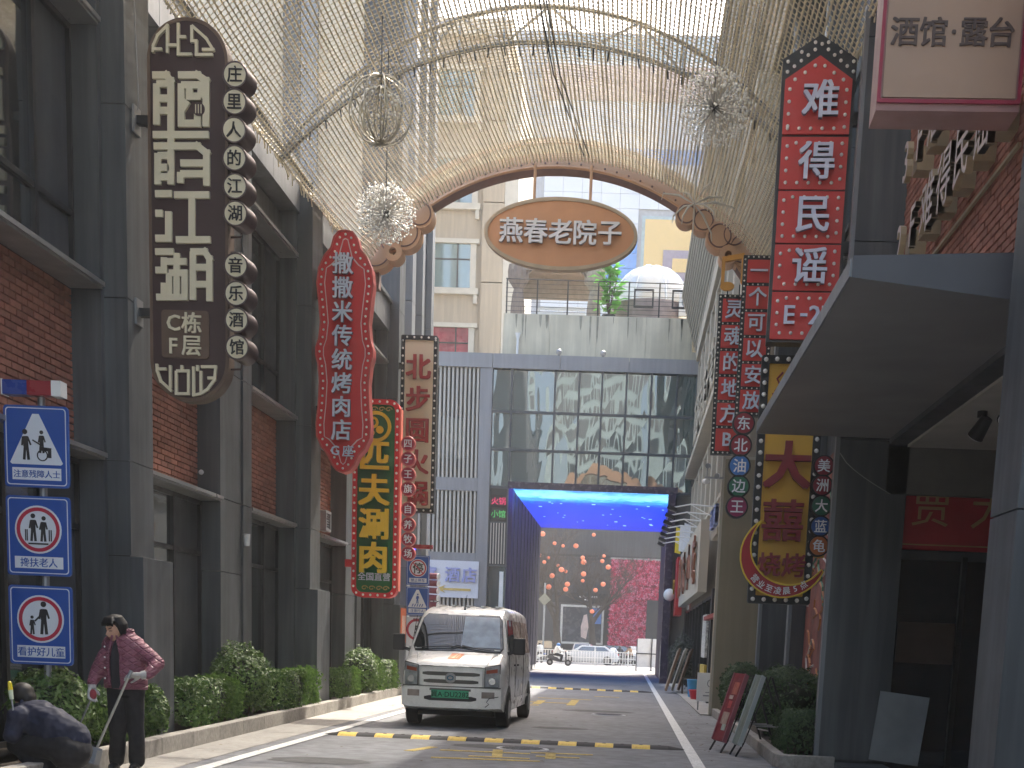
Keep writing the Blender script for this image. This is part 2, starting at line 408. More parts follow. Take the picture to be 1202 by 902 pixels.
# ================================================================ left building
XF, XR, XP, XB = -6.0, -6.34, -5.74, -5.6
PER = 8.32; Y0 = 14.78
LB = thing('grey_clad_building', 'long grey metal clad building with red brick bays along the left of the lane', 'building', (0, 0, 0))
g = MB(); g.box(-15, -6, 0, XR-.05, 33, 9.15); g.build('core_wall', M['mortar'], LB)
Z1, Z2, Z3, ZT = 3.3, 5.12, 7.8, 8.45
def bay(ya, yb, near):
    """one recessed bay from ya to yb"""
    g = MB(); bw = MB()
    # ledges
    for z in (Z1, Z2, Z3):
        l = MB(); l.box(XR, ya, z-.06, XF+.02, yb, z); l.box(XF+.02, ya, z-.035, XF+.05, yb, z+.012); l.build('ledge', M['ledge'], LB)
    # brick panel
    if near == 2: brick_panel(LB, XR-.02, ya, yb, Z1+.01, Z2-.07, 'y', 1, single=300)
    elif near == 1: brick_panel(LB, XR-.02, ya, yb, Z1+.01, Z2-.07, 'y', 1, single=0)
    # fascia
    f = MB(); f.box(XR-.03, ya, Z3, XR+.08, yb, ZT); f.build('fascia_panel', M['cladding'], LB)
    # windows : ground and upper
    for za, zb in ((.13, Z1-.06), (Z2, Z3-.06)):
        fr = MB(); fx = XR+.03
        n = 3; dy = (yb-ya)/n
        for i in range(n+1): y = ya+i*dy; fr.box(fx-.05, max(y-.035, ya), za, fx+.03, min(y+.035, yb), zb)
        zt = zb-.75 if za < 1 else za+.7
        fr.box(fx-.05, ya, zt-.03, fx+.025, yb, zt+.03); fr.box(fx-.05, ya, za, fx+.028, yb, za+.06); fr.box(fx-.05, ya, zb-.06, fx+.028, yb, zb)
        o = fr.build('window_frame', M['frame_dark'], LB)
        for i in range(n):
            for (a_, b_) in ((za+.06, zt-.03), (zt+.03, zb-.06)):
                p = MB(); p.box(fx-.03, ya+i*dy+.036, a_, fx-.02+random.uniform(-.002, .002), ya+(i+1)*dy-.036, b_)
                if i == n-1 and near: p.build('spandrel_panel', M['cladding_dark'], o)
                else: p.build('window_pane', M['window_glass'], o)
def panel_stack(x0, y0, x1, y1, zs, m, name='cladding_panel', parent=LB, gap=.006):
    for a, b_ in zip(zs[:-1], zs[1:]):
        q = MB(); q.box(x0, y0, a+gap, x1, y1, b_-gap); q.build(name, m, parent)
for k in range(-2, 3):
    yA = Y0+PER*k
    if k <= 1:
        ya, yb = yA+.72, yA+4.07
        bay(ya, yb, 1 if k in (0, 1) else 0)
        # mid pier B
        panel_stack(XR-.04, yb, XF, yb+1.0, (0, 2.25, Z1, Z2, Z3, ZT+.05), M['cladding'])
        panel_stack(XR-.04, yb+1.012, XF+.03, yb+1.45, (0, Z1, Z2, Z3, ZT+.05), M['cladding'])
        bay(yb+1.45, yA+PER-.1, 2 if k == -1 else 1 if k == 0 else 0)
        # surround edge strip
        q = MB(); q.box(XR-.04, yA+PER-.1, 0, XF+.0, yA+PER-.012, ZT+.05); q.build('edge_strip', M['cladding'], LB)
        # parapet
        for i in range(5):
            y = ya-.7+i*(PER/5); q = MB(); q.box(XR-.04, y+.006, ZT+.05, XF+.04, y+PER/5-.006, 9.12); q.build('parapet_panel', mat('parapet_grey', (.13, .135, .14), rough=.5, metal=.15, var=.1, scale=.8, streak=.2), LB)
        q = MB(); q.box(XR-.04, yA, 9.12, XF+.1, yA+PER, 9.2); q.build('coping', M['cladding'], LB)
    # big pier A with base block
    if k < 3:
        zs = (2.2, 3.25, 5.0, 7.0, 9.0) if k < 2 else (2.2, 3.25, 5.0, 7.0, 9.0, 11, 13)
        panel_stack(XR-.04, yA, XP, yA+.72, zs, M['cladding'])
        q = MB(); q.box(XR-.03, yA+.02, 2.19, XP-.02, yA+.7, zs[-1]); q.build('pier_core', M['frame_dark'], LB)
        q = MB(); q.box(XR-.04, yA-.0, 0, XB, yA+.97, 2.19); q.build('base_block', M['cladding'], LB, bevel=.006)
# soffit strip lights and little lamps
for px, py in ((233, 555),):
    p = at(px, py, X=XR); t = thing('security_camera', 'small white dome camera on the brick panel behind the tall brown sign', 'camera', p)
    q = MB(); q.sphere((.06, 0, 0), .075, 12, 8); q.build('dome', M['white_paint'], t, smooth=60)
    q = MB(); q.cyl((-.02, 0, 0), (.05, 0, .03), .05, .06, 12); q.build('mount', M['steel'], t)
p = at(286, 634, X=XF+.03); t = thing('wall_lamp', 'small pale wall lamp on the grey pier beside a dark window', 'lamp', p)
q = MB(); q.cyl((.05, 0, -.09), (.05, 0, .09), .04, .05, 10); q.build('lamp_shade', M['white_paint'], t, smooth=50); q = MB(); q.box(0, -.03, -.03, .05, .03, .03); q.build('bracket', M['steel'], t)
p = at(379, 612, X=XR+.05); t = thing('vent_box', 'small louvred vent box on the brick beside the second big pier', 'vent', p)
q = MB(); q.ring(rrect(-.22, -.2, .22, .2, .01, 1), rrect(-.17, -.15, .17, .15, .01, 1), -.12, .02); me = q
q2 = MB()
for v in me.v: q2.v.append((-v[1], v[0], v[2]))
q2.f, q2.m = me.f, me.m; q2.build('vent_frame', M['ledge'], t)
for i in range(6): q = MB(); q.box(.0, -.17, -.14+i*.05, .09, .17, -.12+i*.05); q.build('slat', M['steel'], t)
# orange notice on the fourth base block
o = MB(); o.box(0, -.33, -.42, .02, .33, .42); p = Vector((XB, 31.88, 1.7))
t = thing('orange_notice', 'orange printed notice fixed on the grey pier beside the white van', 'poster', p)
o.build('board', mat('orange_print', (.75, .17, .06), rough=.5), t)
q = MB(); q.box(.0205, -.24, -.3, .0225, .24, .24)
q.build('print_field', mat('notice_print', (.8, .5, .4), rough=.5, spots=.3, scale=6), t)

# taller pale blue grey tower block behind the fourth pier
T = thing('ribbed_grey_tower', 'tall blue grey ribbed tower standing behind the cream hotpot sign', 'building')
g = MB(); g.box(-7.0, 33.01, 0, -6.05, 36.3, 19); g.build('tower_wall', M['cladding_dark'], T)
for (xa, y0, y1, m_) in ((-5.72, 33.02, 33.5, 'cladding_pale'), (-5.9, 33.5, 34.4, 'cladding'), (-5.7, 34.4, 34.75, 'cladding_pale'), (-5.85, 34.75, 35.9, 'cladding_dark'), (-5.7, 35.9, 36.3, 'cladding_pale')):
    z = 0
    while z < 19:
        q = MB(); q.box(-6.1, y0+.005, z+.008, xa, y1-.005, min(z+3.2, 19)-.008); q.build('rib_panel', M[m_], T); z += 3.2

# ================================================================ right building
RB = thing('brick_corner_building', 'red brick and grey clad building with a deep entrance canopy at the right edge', 'building')
g = MB(); g.box(3.02, 9.4, 4.0, 14, 16.0, 10.2); g.box(3.3, 9.4, 0, 14, 12.2, 4.0); g.box(5.6, 12.2, 0, 14, 16.0, 4.0); g.build('core_wall', M['mortar'], RB)
brick_panel(RB, 3.0, 9.4, 16.0, 4.12, 10.1, 'y', -1, single=300, seed=5)
# near pier
for za, zb in ((0, 2.4), (2.4, 4.8), (4.8, 7.2), (7.2, 10)):
    q = MB(); q.box(2.5, 8.72, za+.006, 3.3, 9.36, zb-.006); q.build('cladding_panel', M['cladding'], RB)
g = MB(); g.box(3.3, 2, 0, 14, 9.37, 10.2); g.build('side_wall', M['cladding'], RB)
# far pier
for za, zb in ((0, 3.97), (3.97, 6.2), (6.2, 8.4), (8.4, 10.2)):
    q = MB(); q.box(2.42, 16.0, za+.006, 3.25, 16.5, zb-.006); q.build('cladding_panel', M['cladding'], RB)
q = MB(); q.box(2.37, 16.01, 0, 2.42, 16.1, 10.2); q.build('edge_strip', M['cladding_pale'], RB)
# canopy
C = MB(); zc = 3.99
C.add([(1.42, 9.42, zc), (3.0, 9.98, zc), (3.0, 15.99, zc), (1.42, 15.99, zc), (1.42, 9.42, zc+.13), (3.0, 9.98, zc+.36), (3.0, 15.99, zc+.36), (1.42, 15.99, zc+.13)], [(0,3,2,1),(4,5,6,7),(0,1,5,4),(1,2,6,5),(2,3,7,6),(3,0,4,7)]); C.build('entrance_canopy', mat('canopy_metal', (.24, .235, .225), rough=.5, metal=.1, var=.06, scale=.6), RB)
q = MB(); q.box(1.405, 9.43, zc+.006, 1.419, 12.6, zc+.125); q.build('fascia_panel', M['cladding_pale'], RB)
q = MB(); q.box(1.405, 12.62, zc+.006, 1.419, 15.98, zc+.125); q.build('fascia_panel', M['cladding_pale'], RB)
q = MB(); q.add([(1.42, 9.405, zc-.004), (3.0, 9.965, zc-.004), (3.0, 9.965, zc+.37), (1.42, 9.405, zc+.137)], [(0, 1, 2, 3)]); q.build('fascia_panel', mat('fascia_grey', (.14, .147, .16), rough=.5, metal=.1, var=.05), RB)
# porch beyond the wall line
q = MB(); q.box(3.22, 11.6, 3.9, 5.6, 16.19, 4.0); q.build('porch_ceiling', mat('porch_plaster', (.45, .42, .36), rough=.9, var=.08), RB)
q = MB(); q.box(3.0, 9.4, 3.93, 3.22, 16.0, 4.12); q.build('porch_beam', M['cladding_dark'], RB)
q = MB(); q.box(3.0, 16.0, 3.35, 5.6, 16.3, 3.9); q.build('back_wall', mat('porch_wall', (.14, .135, .12), rough=.8), RB)
q = MB(); q.box(3.25, 16.25, 0, 5.6, 16.6, 3.35); q.build('inner_wall', M['cladding_dark'], RB)
for a, b_ in ((3.2, 3.26), (4.02, 4.08), (5.5, 5.56)):
    q = MB(); q.box(a, 16.12, 0, b_, 16.22, 2.65); q.build('door_frame', M['black'], RB)
for a, b_ in ((3.27, 4.01), (4.09, 5.49)):
    q = MB(); q.box(a, 16.17, .1, b_, 16.19, 2.6); d = q.build('glass_door', M['window_glass'], RB)
q = MB(); q.box(3.3, 16.13, 1.35, 4.0, 16.16, 1.85); q.build('kick_panel', mat('dark_wood', (.05, .03, .02), rough=.6), RB)
# red name board over the door
t = thing('red_shop_board', 'dark red name board with gold characters over the shop door under the canopy', 'sign', (3.06, 16.1, 2.72))
q = MB(); q.box(0, 0, 0, 2.4, .08, .98); q.build('board', mat('deep_red', (.34, .014, .022), rough=.6, var=.1), t)
for i, ch in enumerate('贾大'): letters(ch, mat('dull_gold', (.35, .2, .08), rough=.5), t, .52+i*.72, .5, -.012, .5, .008, .0)
q = MB(); q.ring(rrect(.05, .05, 2.35, .93, .01, 1), rrect(.065, .065, 2.335, .915, .01, 1), -.006, 0.0); q.build('gold_border', mat('dull_gold', (.35, .2, .08)), t)
t = thing('leaning_board', 'plain white board leaning in the dark doorway at the right', 'board', (3.0, 15.75, .12))
q = MB(); q.obox((.36, .12, .43), (.3, 0, -.03), (0, .012, 0), (.045, .02, .42)); q.build('sheet', mat('board_white', (.24, .26, .265), rough=.6), t)
# wire
t = thing('hanging_cable', 'thin pale cable drooping across the dark pier towards the red board', 'cable')
q = MB(); q.tube([at(986+(1045-986)*s/8, 532+48*(s/8)**.7, Y=15.94) for s in range(9)], .006, 5); q.build('wire', M['ledge'], t)
# spotlights
def spot(p, d, lab, grp=None, s=1., m='black'):
    t = thing('spotlight', lab, 'lamp', p, group=grp); d = Vector(d).normalized()
    q = MB(); q.cyl((0, 0, .16*s), (0, 0, .1*s), .05*s, .05*s, 10); q.cyl((0, 0, .12*s), (0, 0, 0), .012*s, .012*s, 6); q.build('bracket', M['black'], t)
    q = MB(); a = -d*.11*s; b_ = d*.11*s; q.cyl(a, b_, .06*s, .085*s, 14); q.build('lamp_housing', M[m], t, smooth=40)
    q = MB(); q.cyl(b_, b_+d*.012*s, .072*s, .07*s, 14); q.build('lens', M['white_paint'], t)
spot((3.52, 12.8, 3.74), (-.5, -.5, -.7), 'round black spotlight hanging lowest from the porch ceiling at the right')
spot((3.62, 12.6, 3.74), (.5, -.4, -.6), 'black spotlight beside the pier, nearest the right edge of the porch ceiling')
spot((3.46, 13.6, 3.74), (-.3, .5, -.7), 'small spotlight further back on the porch ceiling')
# A step at the doorway bottom right
q = MB(); q.box(2.6, 15.2, 0, 3.2, 15.95, .1); q.build('door_step', M['cladding_dark'], RB)
# box sign overhead
# ================================================================ far right buildings
M['beige_wall'] = mat('beige_wall', (.36, .325, .26), rough=.85, var=.07, scale=.6, streak=.12, spots=.04)
M['olive_wall'] = mat('olive_wall', (.27, .235, .165), rough=.85, var=.06, scale=1, streak=.08, bump=.3, bscale=70)
M['beige_trim'] = mat('beige_trim', (.42, .385, .31), rough=.8, var=.06, scale=1)
M['corrugated'] = mat('corrugated', (.36, .33, .27), rough=.6, var=.06, scale=.5, streak=.1)
M['groove'] = mat('groove', (.12, .105, .08), rough=.8)
R2 = thing('beige_shop_building', 'long beige building with a ribbed upper storey along the right of the lane', 'building')
g = MB(); g.box(3.32, 16.6, 0, 16, 27.95, 13.1); g.box(2.42, 16.6, 12.9, 3.319, 27.95, 13.09); g.build('near_wall', M['cladding'], R2)
g = MB(); g.box(2.35, 28.25, 0, 16, 52.4, 13.1); g.build('far_wall', M['beige_wall'], R2)
# olive end wall with trim
g = MB(); g.box(1.86, 28.0, 0, 5, 28.25, 5.4); g.build('olive_return_wall', M['olive_wall'], R2)
g = MB(); g.box(1.8, 28.0, 0, 1.86, 28.2, 5.42); g.box(1.8, 28.0, 5.4, 5, 28.27, 5.46); g.build('pale_trim', M['beige_trim'], R2)
# grey piers
for (x0, x1, y0, y1) in ((2.89, 3.31, 23.4, 24.0), (2.58, 3.31, 25.6, 26.2)):
    for za, zb in ((0, 3.3), (3.3, 6.6), (6.6, 9.9), (9.9, 13.0)):
        q = MB(); q.box(x0, y0, za+.006, x1, y1, zb-.006); q.build('pier_panel', M['cladding'], R2)
    q = MB(); q.box(x0-.05, y0+.1, 0, x0-.001, y0+.35, 13); q.build('edge_strip', M['cladding_pale'], R2)
for (ya, yb) in ((16.9, 19.6), (19.9, 23.2), (26.3, 27.9)):
    for za, zb in ((.2, 3.1), (5.2, 7.7), (8.3, 10.7)):
        fr = MB(); fr.box(3.26, ya, za, 3.33, yb, za+.07); fr.box(3.26, ya, zb-.07, 3.33, yb, zb); fr.box(3.26, ya, za+.07, 3.33, ya+.06, zb-.07); fr.box(3.26, yb-.06, za+.07, 3.33, yb, zb-.07); fr.box(3.26, (ya+yb)/2-.03, za+.07, 3.33, (ya+yb)/2+.03, zb-.07)
        o = fr.build('window_frame', M['frame_dark'], R2)
        for a, b_ in ((ya+.061, (ya+yb)/2-.031), ((ya+yb)/2+.031, yb-.061)):
            p = MB(); p.box(3.29, a, za+.071, 3.315, b_, zb-.071); p.build('window_pane', M['window_glass'], o)
    for z in (3.2, 7.8):
        q = MB(); q.box(3.2, ya, z, 3.33, yb, z+.1); q.build('ledge', M['ledge'], R2)
# upper facade of the far part
for i in range(9):
    y0 = 28.6+i*2.62
    for za, zb in ((8.9, 12.2), (5.5, 7.6)):
        fr = MB(); x = 2.18
        fr.box(x, y0-.12, za-.1, 2.36, y0+.12, zb+.1); fr.box(x, y0+2.2, za-.1, 2.36, y0+2.44, zb+.1); fr.box(x+.02, y0+.12, zb, 2.36, y0+2.2, zb+.1); fr.box(x+.02, y0+.12, za-.1, 2.36, y0+2.2, za)
        o = fr.build('window_surround', M['beige_trim'], R2)
        p = MB(); p.box(2.33, y0+.12, za, 2.345, y0+2.2, zb); p.build('window_pane', M['window_glass'], o)
        p = MB(); p.box(2.3, y0+1.13, za, 2.33, y0+1.19, zb); p.build('mullion', M['frame_dark'], o)
g = MB(); g.box(1.9, 28.3, 8.05, 2.35, 52.3, 8.25); g.build('letter_ledge', M['beige_trim'], R2)
g = MB(); g.box(2.1, 28.3, 12.5, 2.35, 52.3, 13.1); g.build('eaves_band', M['beige_trim'], R2)
# ribbed mansard
prof = []
n = 15; a = Vector((2.42, 13.1)); b_ = Vector((1.56, 15.9)); d = (b_-a)/n; nr = Vector((-d.y, d.x)).normalized()*-.07
if nr.x > 0: nr = -nr
g = MB(); yA, yB = 16.6, 56
for i in range(n):
    p = a+d*i; q = p+d*.58; r_ = a+d*(i+1)
    g.add([(p.x+nr.x, yA, p.y+nr.y), (q.x+nr.x, yA, q.y+nr.y), (q.x+nr.x, yB, q.y+nr.y), (p.x+nr.x, yB, p.y+nr.y)], [(0, 1, 2, 3)])
    g.add([(p.x, yA, p.y), (p.x+nr.x, yA, p.y+nr.y), (p.x+nr.x, yB, p.y+nr.y), (p.x, yB, p.y)], [(0, 1, 2, 3)])
    g.add([(q.x+nr.x, yA, q.y+nr.y), (q.x, yA, q.y), (q.x, yB, q.y), (q.x+nr.x, yB, q.y+nr.y)], [(0, 1, 2, 3)])
    g.add([(q.x, yA, q.y), (r_.x, yA, r_.y), (r_.x, yB, r_.y), (q.x, yB, q.y)], [(0, 1, 2, 3)], 1)
g.add([(1.56, yA, 15.9), (16, yA, 15.9), (16, yB, 15.9), (1.56, yB, 15.9)], [(0, 1, 2, 3)]); g.add([(2.42, yA, 13.101), (16, yA, 13.1), (16, yA, 15.9), (1.56, yA, 15.9)], [(0, 1, 2, 3)])
g.add([(2.42, yB, 13.101), (16, yB, 13.1), (16, yB, 15.9), (1.56, yB, 15.9)], [(3, 2, 1, 0)])
g.build('ribbed_roof_storey', [M['corrugated'], M['groove']], R2)
# shop fronts
def shop(ya, yb, lab_col):
    fr = MB()
    for y in (ya, (ya*2+yb)/3, (ya+2*yb)/3, yb-.08): fr.box(2.2, y, .03, 2.34, y+.08, 2.9)
    fr.box(2.2, ya, 2.82, 2.34, yb, 2.9)
    o = fr.build('shop_front_frame', M['frame_dark'], R2)
    for i in range(3):
        s = (yb-ya)/3; p = MB(); p.box(2.27, ya+i*s+.09, .2, 2.29, ya+(i+1)*s-.02, 2.8); p.build('shop_window', M['window_glass'], o)
shop(28.4, 34, 0); shop(34.2, 40, 0); shop(40.2, 46, 0); shop(46.2, 52, 0)
q = MB(); q.box(2.1, 33.9, 0, 2.35, 34.3, 3); q.build('door_post', M['frame_dark'], R2)
q = MB(); q.box(2.12, 36.0, 0, 2.19, 38.2, 1.0); q.build('yellow_panel', mat('yellow_panel', (.5, .36, .06), rough=.6), R2)
q = MB(); q.box(2.12, 36.2, 1.2, 2.19, 38.0, 2.4); q.build('pale_poster', mat('pale_poster', (.5, .5, .46), rough=.6, spots=.4, scale=2), R2)
q = MB(); q.box(2.0, 31.0, 2.2, 2.4, 35.5, 2.3); q.build('red_awning', mat('awning_red', (.3, .04, .03), rough=.7), R2)
# mural on the side wall
t = thing('mural_panel', 'reddish mural with white and orange strokes beside the yellow barbecue sign', 'mural', (3.12, 19.6, 0))
q = MB(); q.box(0, 0, .3, .14, 3.7, 4.6); q.build('panel', mat('mural_base', (.22, .06, .045), rough=.6, var=.5, scale=2), t)
mr = random.Random(5)
for col, nm in (((.55, .5, .45), 'white_stroke'), ((.5, .2, .07), 'orange_stroke'), ((.08, .2, .12), 'green_stroke')):
    q = MB()
    for i in range(16):
        y, z = mr.uniform(.1, 3.5), mr.uniform(.6, 4.2); P = []
        for k in range(6): P.append((-.005, y, z)); y = min(max(y+mr.uniform(-.3, .3), .05), 3.6); z = min(z+mr.uniform(.02, .16), 4.5)
        q.tube(P, .022, 4)
    q.build(nm, mat(nm, col, rough=.6), t, kind='stuff')

# signs above the far right shops
def side_sign(name, lab, cat, x, ya, yb, z0, z1, m_, text, tm, size, th=.25):
    t = thing(name, lab, cat, (x, (ya+yb)/2, (z0+z1)/2), -pi/2)
    w2, h2 = (yb-ya)/2, (z1-z0)/2
    q = MB(); q.box(-w2, 0, -h2, w2, th, h2); q.build('board', m_, t)
    for i, ch in enumerate(text):
        if ch != ' ': letters(ch, tm, t, -w2+(i+.5)*2*w2/len(text), 0, -.04, size, .03, .02)
    return t
side_sign('beige_shop_sign', 'long beige shop sign with raised red and brown characters over the far right shops', 'sign', 1.83, 36.2, 50.2, 3.0, 4.95, M['beige_trim'], '风味小吃', mat('sign_redbrown', (.3, .13, .08), rough=.5), 1.5)
q = side_sign('red_shop_sign', 'red shop sign with a white round lamp at the far end of the right shops', 'sign', 1.72, 50.3, 52.3, 2.7, 4.9, mat('sign_red', (.45, .03, .03), rough=.5), '店', mat('yellow_letter', (.7, .5, .1), rough=.5), .6)
l = MB(); l.sphere((.0, -.22, -.3), .24, 14, 10); l.build('round_lamp', M['white_paint'], q, smooth=60)
for i, c in enumerate(((.8, .6, .05), (.75, .75, .75), (.7, .72, .75))):
    t = thing('small_flag_board', ('small yellow', 'small white', 'small grey')[i]+' hanging board over the red sign at the far right', 'sign', (1.7+.12*i, 50.2-.9*i, 5.5))
    q = MB(); q.prism([(-.12, -.45), (.1, -.5), (.14, .4), (-.1, .5)], -.02, .02); q.build('board', mat('flag%d' % i, c), t)
    q = MB(); q.cyl((0, 0, .45), (.3, 0, .55), .015, n=6); q.build('rod', M['steel'], t)
t = side_sign('ledge_sign', 'small blue and white lettered sign on a bracket above the beige shop sign', 'sign', 1.85, 29.5, 31.5, 4.0, 4.15, M['beige_trim'], ' ', M['white_paint'], .3, .5)
for i, ch in enumerate('云上小厨'): letters(ch, mat('blue_letter', (.3, .36, .6), rough=.4), t, -.75+i*.5, .35, .02, .5, .04, .02)
# raised letters on the ledge
t = thing('roof_letters', 'row of raised beige letters standing on the ledge of the right building', 'sign', (1.98, 40, 8.26), -pi/2)
for i, ch in enumerate('燕春老院子美食'): letters(ch, M['beige_trim'], t, -5.2+i*1.75, .75, 0, 1.5, .05, .02)
# arm lamps over the sign
for i in range(7):
    y = 36.8+i*2.1; t = thing('arm_lamp', 'pale arm lamp over the beige shop sign, '+('nearest the viewer', 'second nearest', 'third nearest', 'middle one', 'third from the far end', 'second from the far end', 'farthest')[i], 'lamp', (2.33, y, 5.35), group='arm lamps over the beige shop sign')
    q = MB(); q.tube([(0, 0, 0), (-.8, 0, .05), (-1.25, 0, -.05)], .022, 6); q.tube([(0, 0, -.35), (-.8, 0, .05)], .014, 5); q.build('arm', M['white_paint'], t)
    q = MB(); q.obox((-1.3, 0, -.08), (.13, 0, -.05), (0, .12, 0), (.02, 0, .05)); q.build('lamp_head', M['black'], t)
# cameras on the trim
p = Vector((1.78, 27.95, 5.0)); t = thing('camera_cluster', 'pair of white security cameras on a bracket at the corner of the olive wall', 'camera', p)
q = MB(); q.bar((.05, 0, 0), (-.35, 0, 0), .04, .04); q.bar((-.3, 0, 0), (-.3, 0, .25), .03, .03); q.build('bracket', M['ledge'], t)
for dx, dz, a in ((-.3, -.1, -1), (-.1, .02, 1), (-.3, .22, 1)):
    q = MB(); q.cyl((dx, -.14, dz), (dx+a*.04, .12, dz+.04), .055, .05, 10); q.build('camera_housing', M['white_paint'] if a < 0 else M['steel'], t, smooth=40)

# leaning boards, chair, bucket near the far shops
def at0(px, py): return at(px, py, Z=.03)
p = Vector((1.35, 42.5, .0))
for i in range(3):
    t = thing('leaning_board', ('tall brown framed board leaning outermost by the far shops', 'pale framed board leaning between two brown ones by the far shops', 'brown board leaning nearest the chair by the far shops')[i], 'board', (1.25+.22*i, 41.6+.5*i, .03), group=None)
    q = MB(); q.obox((.2, 0, .72), (.2, 0, .68), (0, .4, 0), (.03, 0, -.01)); q.build('panel', mat('board_brown%d' % i, ((.16, .09, .05), (.4, .36, .28), (.12, .07, .04))[i], rough=.6), t)
    q = MB(); q.obox((.155, 0, .735), (.17, 0, .6), (0, .32, 0), (.004, 0, -.001)); q.build('face', mat('board_face%d' % i, ((.35, .28, .2), (.5, .47, .4), (.3, .2, .14))[i], rough=.6, spots=.3, scale=3), t)
t = thing('wooden_chair', 'dark wooden chair standing behind the leaning boards', 'chair', (1.75, 40.6, .03))
for x, y in ((0, 0), (.42, 0), (0, .4), (.42, .4)):
    q = MB(); q.bar((x, y, 0), (x*.95, y, .45), .045, .045); q.build('leg', mat('dark_wood', (.05, .03, .02)), t)
q = MB(); q.box(-.03, -.03, .45, .45, .43, .49); q.build('seat', mat('dark_wood', (.05, .03, .02)), t)
q = MB(); q.bar((.42, 0, .49), (.5, 0, .95), .04, .04); q.bar((.42, .4, .49), (.5, .4, .95), .04, .04); q.bar((.48, 0, .9), (.48, .4, .9), .03, .1); q.bar((.46, 0, .7), (.46, .4, .7), .03, .06); q.build('backrest', mat('dark_wood', (.05, .03, .02)), t)
def tub(lab, p, c, r, h):
    t = thing('plastic_tub', lab, 'tub', p); q = MB(); q.cyl((0, 0, 0), (0, 0, h), r*.8, r, 16); q.build('body', mat('plastic'+lab[:4], c, rough=.4), t, smooth=40)
    q = MB(); q.tube([(r*cos(k*pi/8), r*sin(k*pi/8), h) for k in range(16)], .015, 5, closed=True); q.build('rim', mat('plastic'+lab[:4], c), t)
tub('blue plastic bucket by the far right shop door', (2.0, 38.0, .03), (.04, .22, .42), .24, .5); tub('red plastic tub in front of the yellow panel', (2.05, 36.4, .03), (.5, .03, .04), .3, .25)
t = thing('notice_stand', 'white notice box on thin legs beside the first right bush', 'sign', (1.62, 29.9, .03))
q = MB(); q.box(0, 0, .2, .62, .06, .86); q.build('board', M['white_paint'], t)
q = MB(); q.ring(ell(.33, .62, .1, .1, 20), ell(.33, .62, .08, .08, 20), -.004, 0); q.box(.15, -.003, .32, .5, 0, .35); q.box(.2, -.003, .4, .45, 0, .42); q.build('print_mark', M['steel'], t)
for x in (.03, .56): q = MB(); q.box(x, .0, 0, x+.03, .05, .2); q.build('leg', M['steel'], t)
# ================================================================ end building with LED passage
EY = 52.5
EB = thing('glass_end_building', 'glass and grey louvre building with the blue screen passage at the end of the lane', 'building')
M['end_beam'] = mat('end_beam', (.23, .235, .25), rough=.45, metal=.2, var=.06, scale=.5, streak=.08)
M['slat'] = mat('slat', (.42, .405, .37), rough=.5, metal=.2, var=.06)
M['curtain_glass'] = glass('curtain_glass', (.025, .06, .065), rough=.02, wave=.02, wscale=1.15, metal=.0, zs=.2)
M['dark_purple'] = mat('dark_purple', (.03, .022, .05), rough=.25, var=.2, scale=2)
g = MB(); g.box(-20, EY+.35, 0, -5.1, 69.3, 12.5); g.box(1.62, EY+.35, 0, 2.3, 69.3, 12.5); g.box(-5.1, EY+.35, 7.85, 1.62, 69.3, 12.5); g.build('core_wall', M['cladding_dark'], EB)
TX0, TX1, TZ = -5.06, 1.6, 7.45
for x0, x1 in ((-20, -14), (-14, -8.2), (-8.2, -5.85), (-5.85, -3.2), (-3.2, -.5), (-.5, 2.3)):
    q = MB(); q.box(x0+.01, EY-.12, 12.02, x1-.01, EY+.4, 12.56); q.build('roof_beam', M['end_beam'], EB)
# posts and beams of the louvre part
q = MB(); q.box(-6.33, EY-.08, 0, -5.85, EY+.3, 12.02); q.build('post', M['end_beam'], EB)
for z0, z1 in ((7.3, 7.8), (4.45, 4.88)):
    for x0, x1 in ((-20, -14), (-14, -10.2), (-10.2, -6.33)):
        q = MB(); q.box(x0+.005, EY-.07, z0, x1-.005, EY+.3, z1); q.build('beam', M['end_beam'], EB)
sl_ = {}
for z0, z1 in ((7.8, 12.02), (4.88, 7.3), (0.2, 4.45)):
    b_ = MB(); b_.box(-.043, -.02, z0, .035, .14, z1); me = b_.mesh('slat', M['slat'])
    x = -6.42
    while x > -13.9: link('slat', me, EB, (x, EY, 0)); x -= .165
    q = MB(); q.box(-14, EY+.22, z0, -6.33, EY+.26, z1); q.build('backing', M['frame_dark'], EB)
    for (xa, xb, za, zb) in ((-8.0, -6.9, .18, .55), (-10.5, -9.2, .2, .6)):
        q = MB(); h = z1-z0; q.box(xa, EY+.205, z0+h*za, xb, EY+.219, z0+h*zb); q.build('window_pane', M['curtain_glass'], EB)
# curtain wall
xs = [-5.85, -5.08, -3.37, -2.42, -1.52, -.56, .42, 1.42, 2.2]; zs = [7.5, 8.95, 10.4, 12.02]
fr = MB()
for x in xs: fr.box(x-.04, EY-.03, 0 if x < -5 or x > 1.6 else 7.5, x+.04, EY+.1, 12.02)
for z in zs[:-1]: fr.box(-5.85, EY-.025, z-.05, 2.2, EY+.1, z+.05)
fr.build('curtain_wall_frame', M['cladding_dark'], EB)
gr = random.Random(9)
for i in range(len(xs)-1):
    for k in range(3):
        q = MB(); e = gr.uniform(-.006, .006), gr.uniform(-.006, .006)
        x0, x1, z0, z1 = xs[i]+.041, xs[i+1]-.041, zs[k]+.051, zs[k+1]-.051
        q.add([(x0, EY+.03+e[0], z0), (x1, EY+.03-e[0]+e[1], z0), (x1, EY+.03-e[0], z1), (x0, EY+.03+e[0]+e[1], z1)], [(0, 1, 2, 3)])
        q.build('glass_pane', M['curtain_glass'], EB)
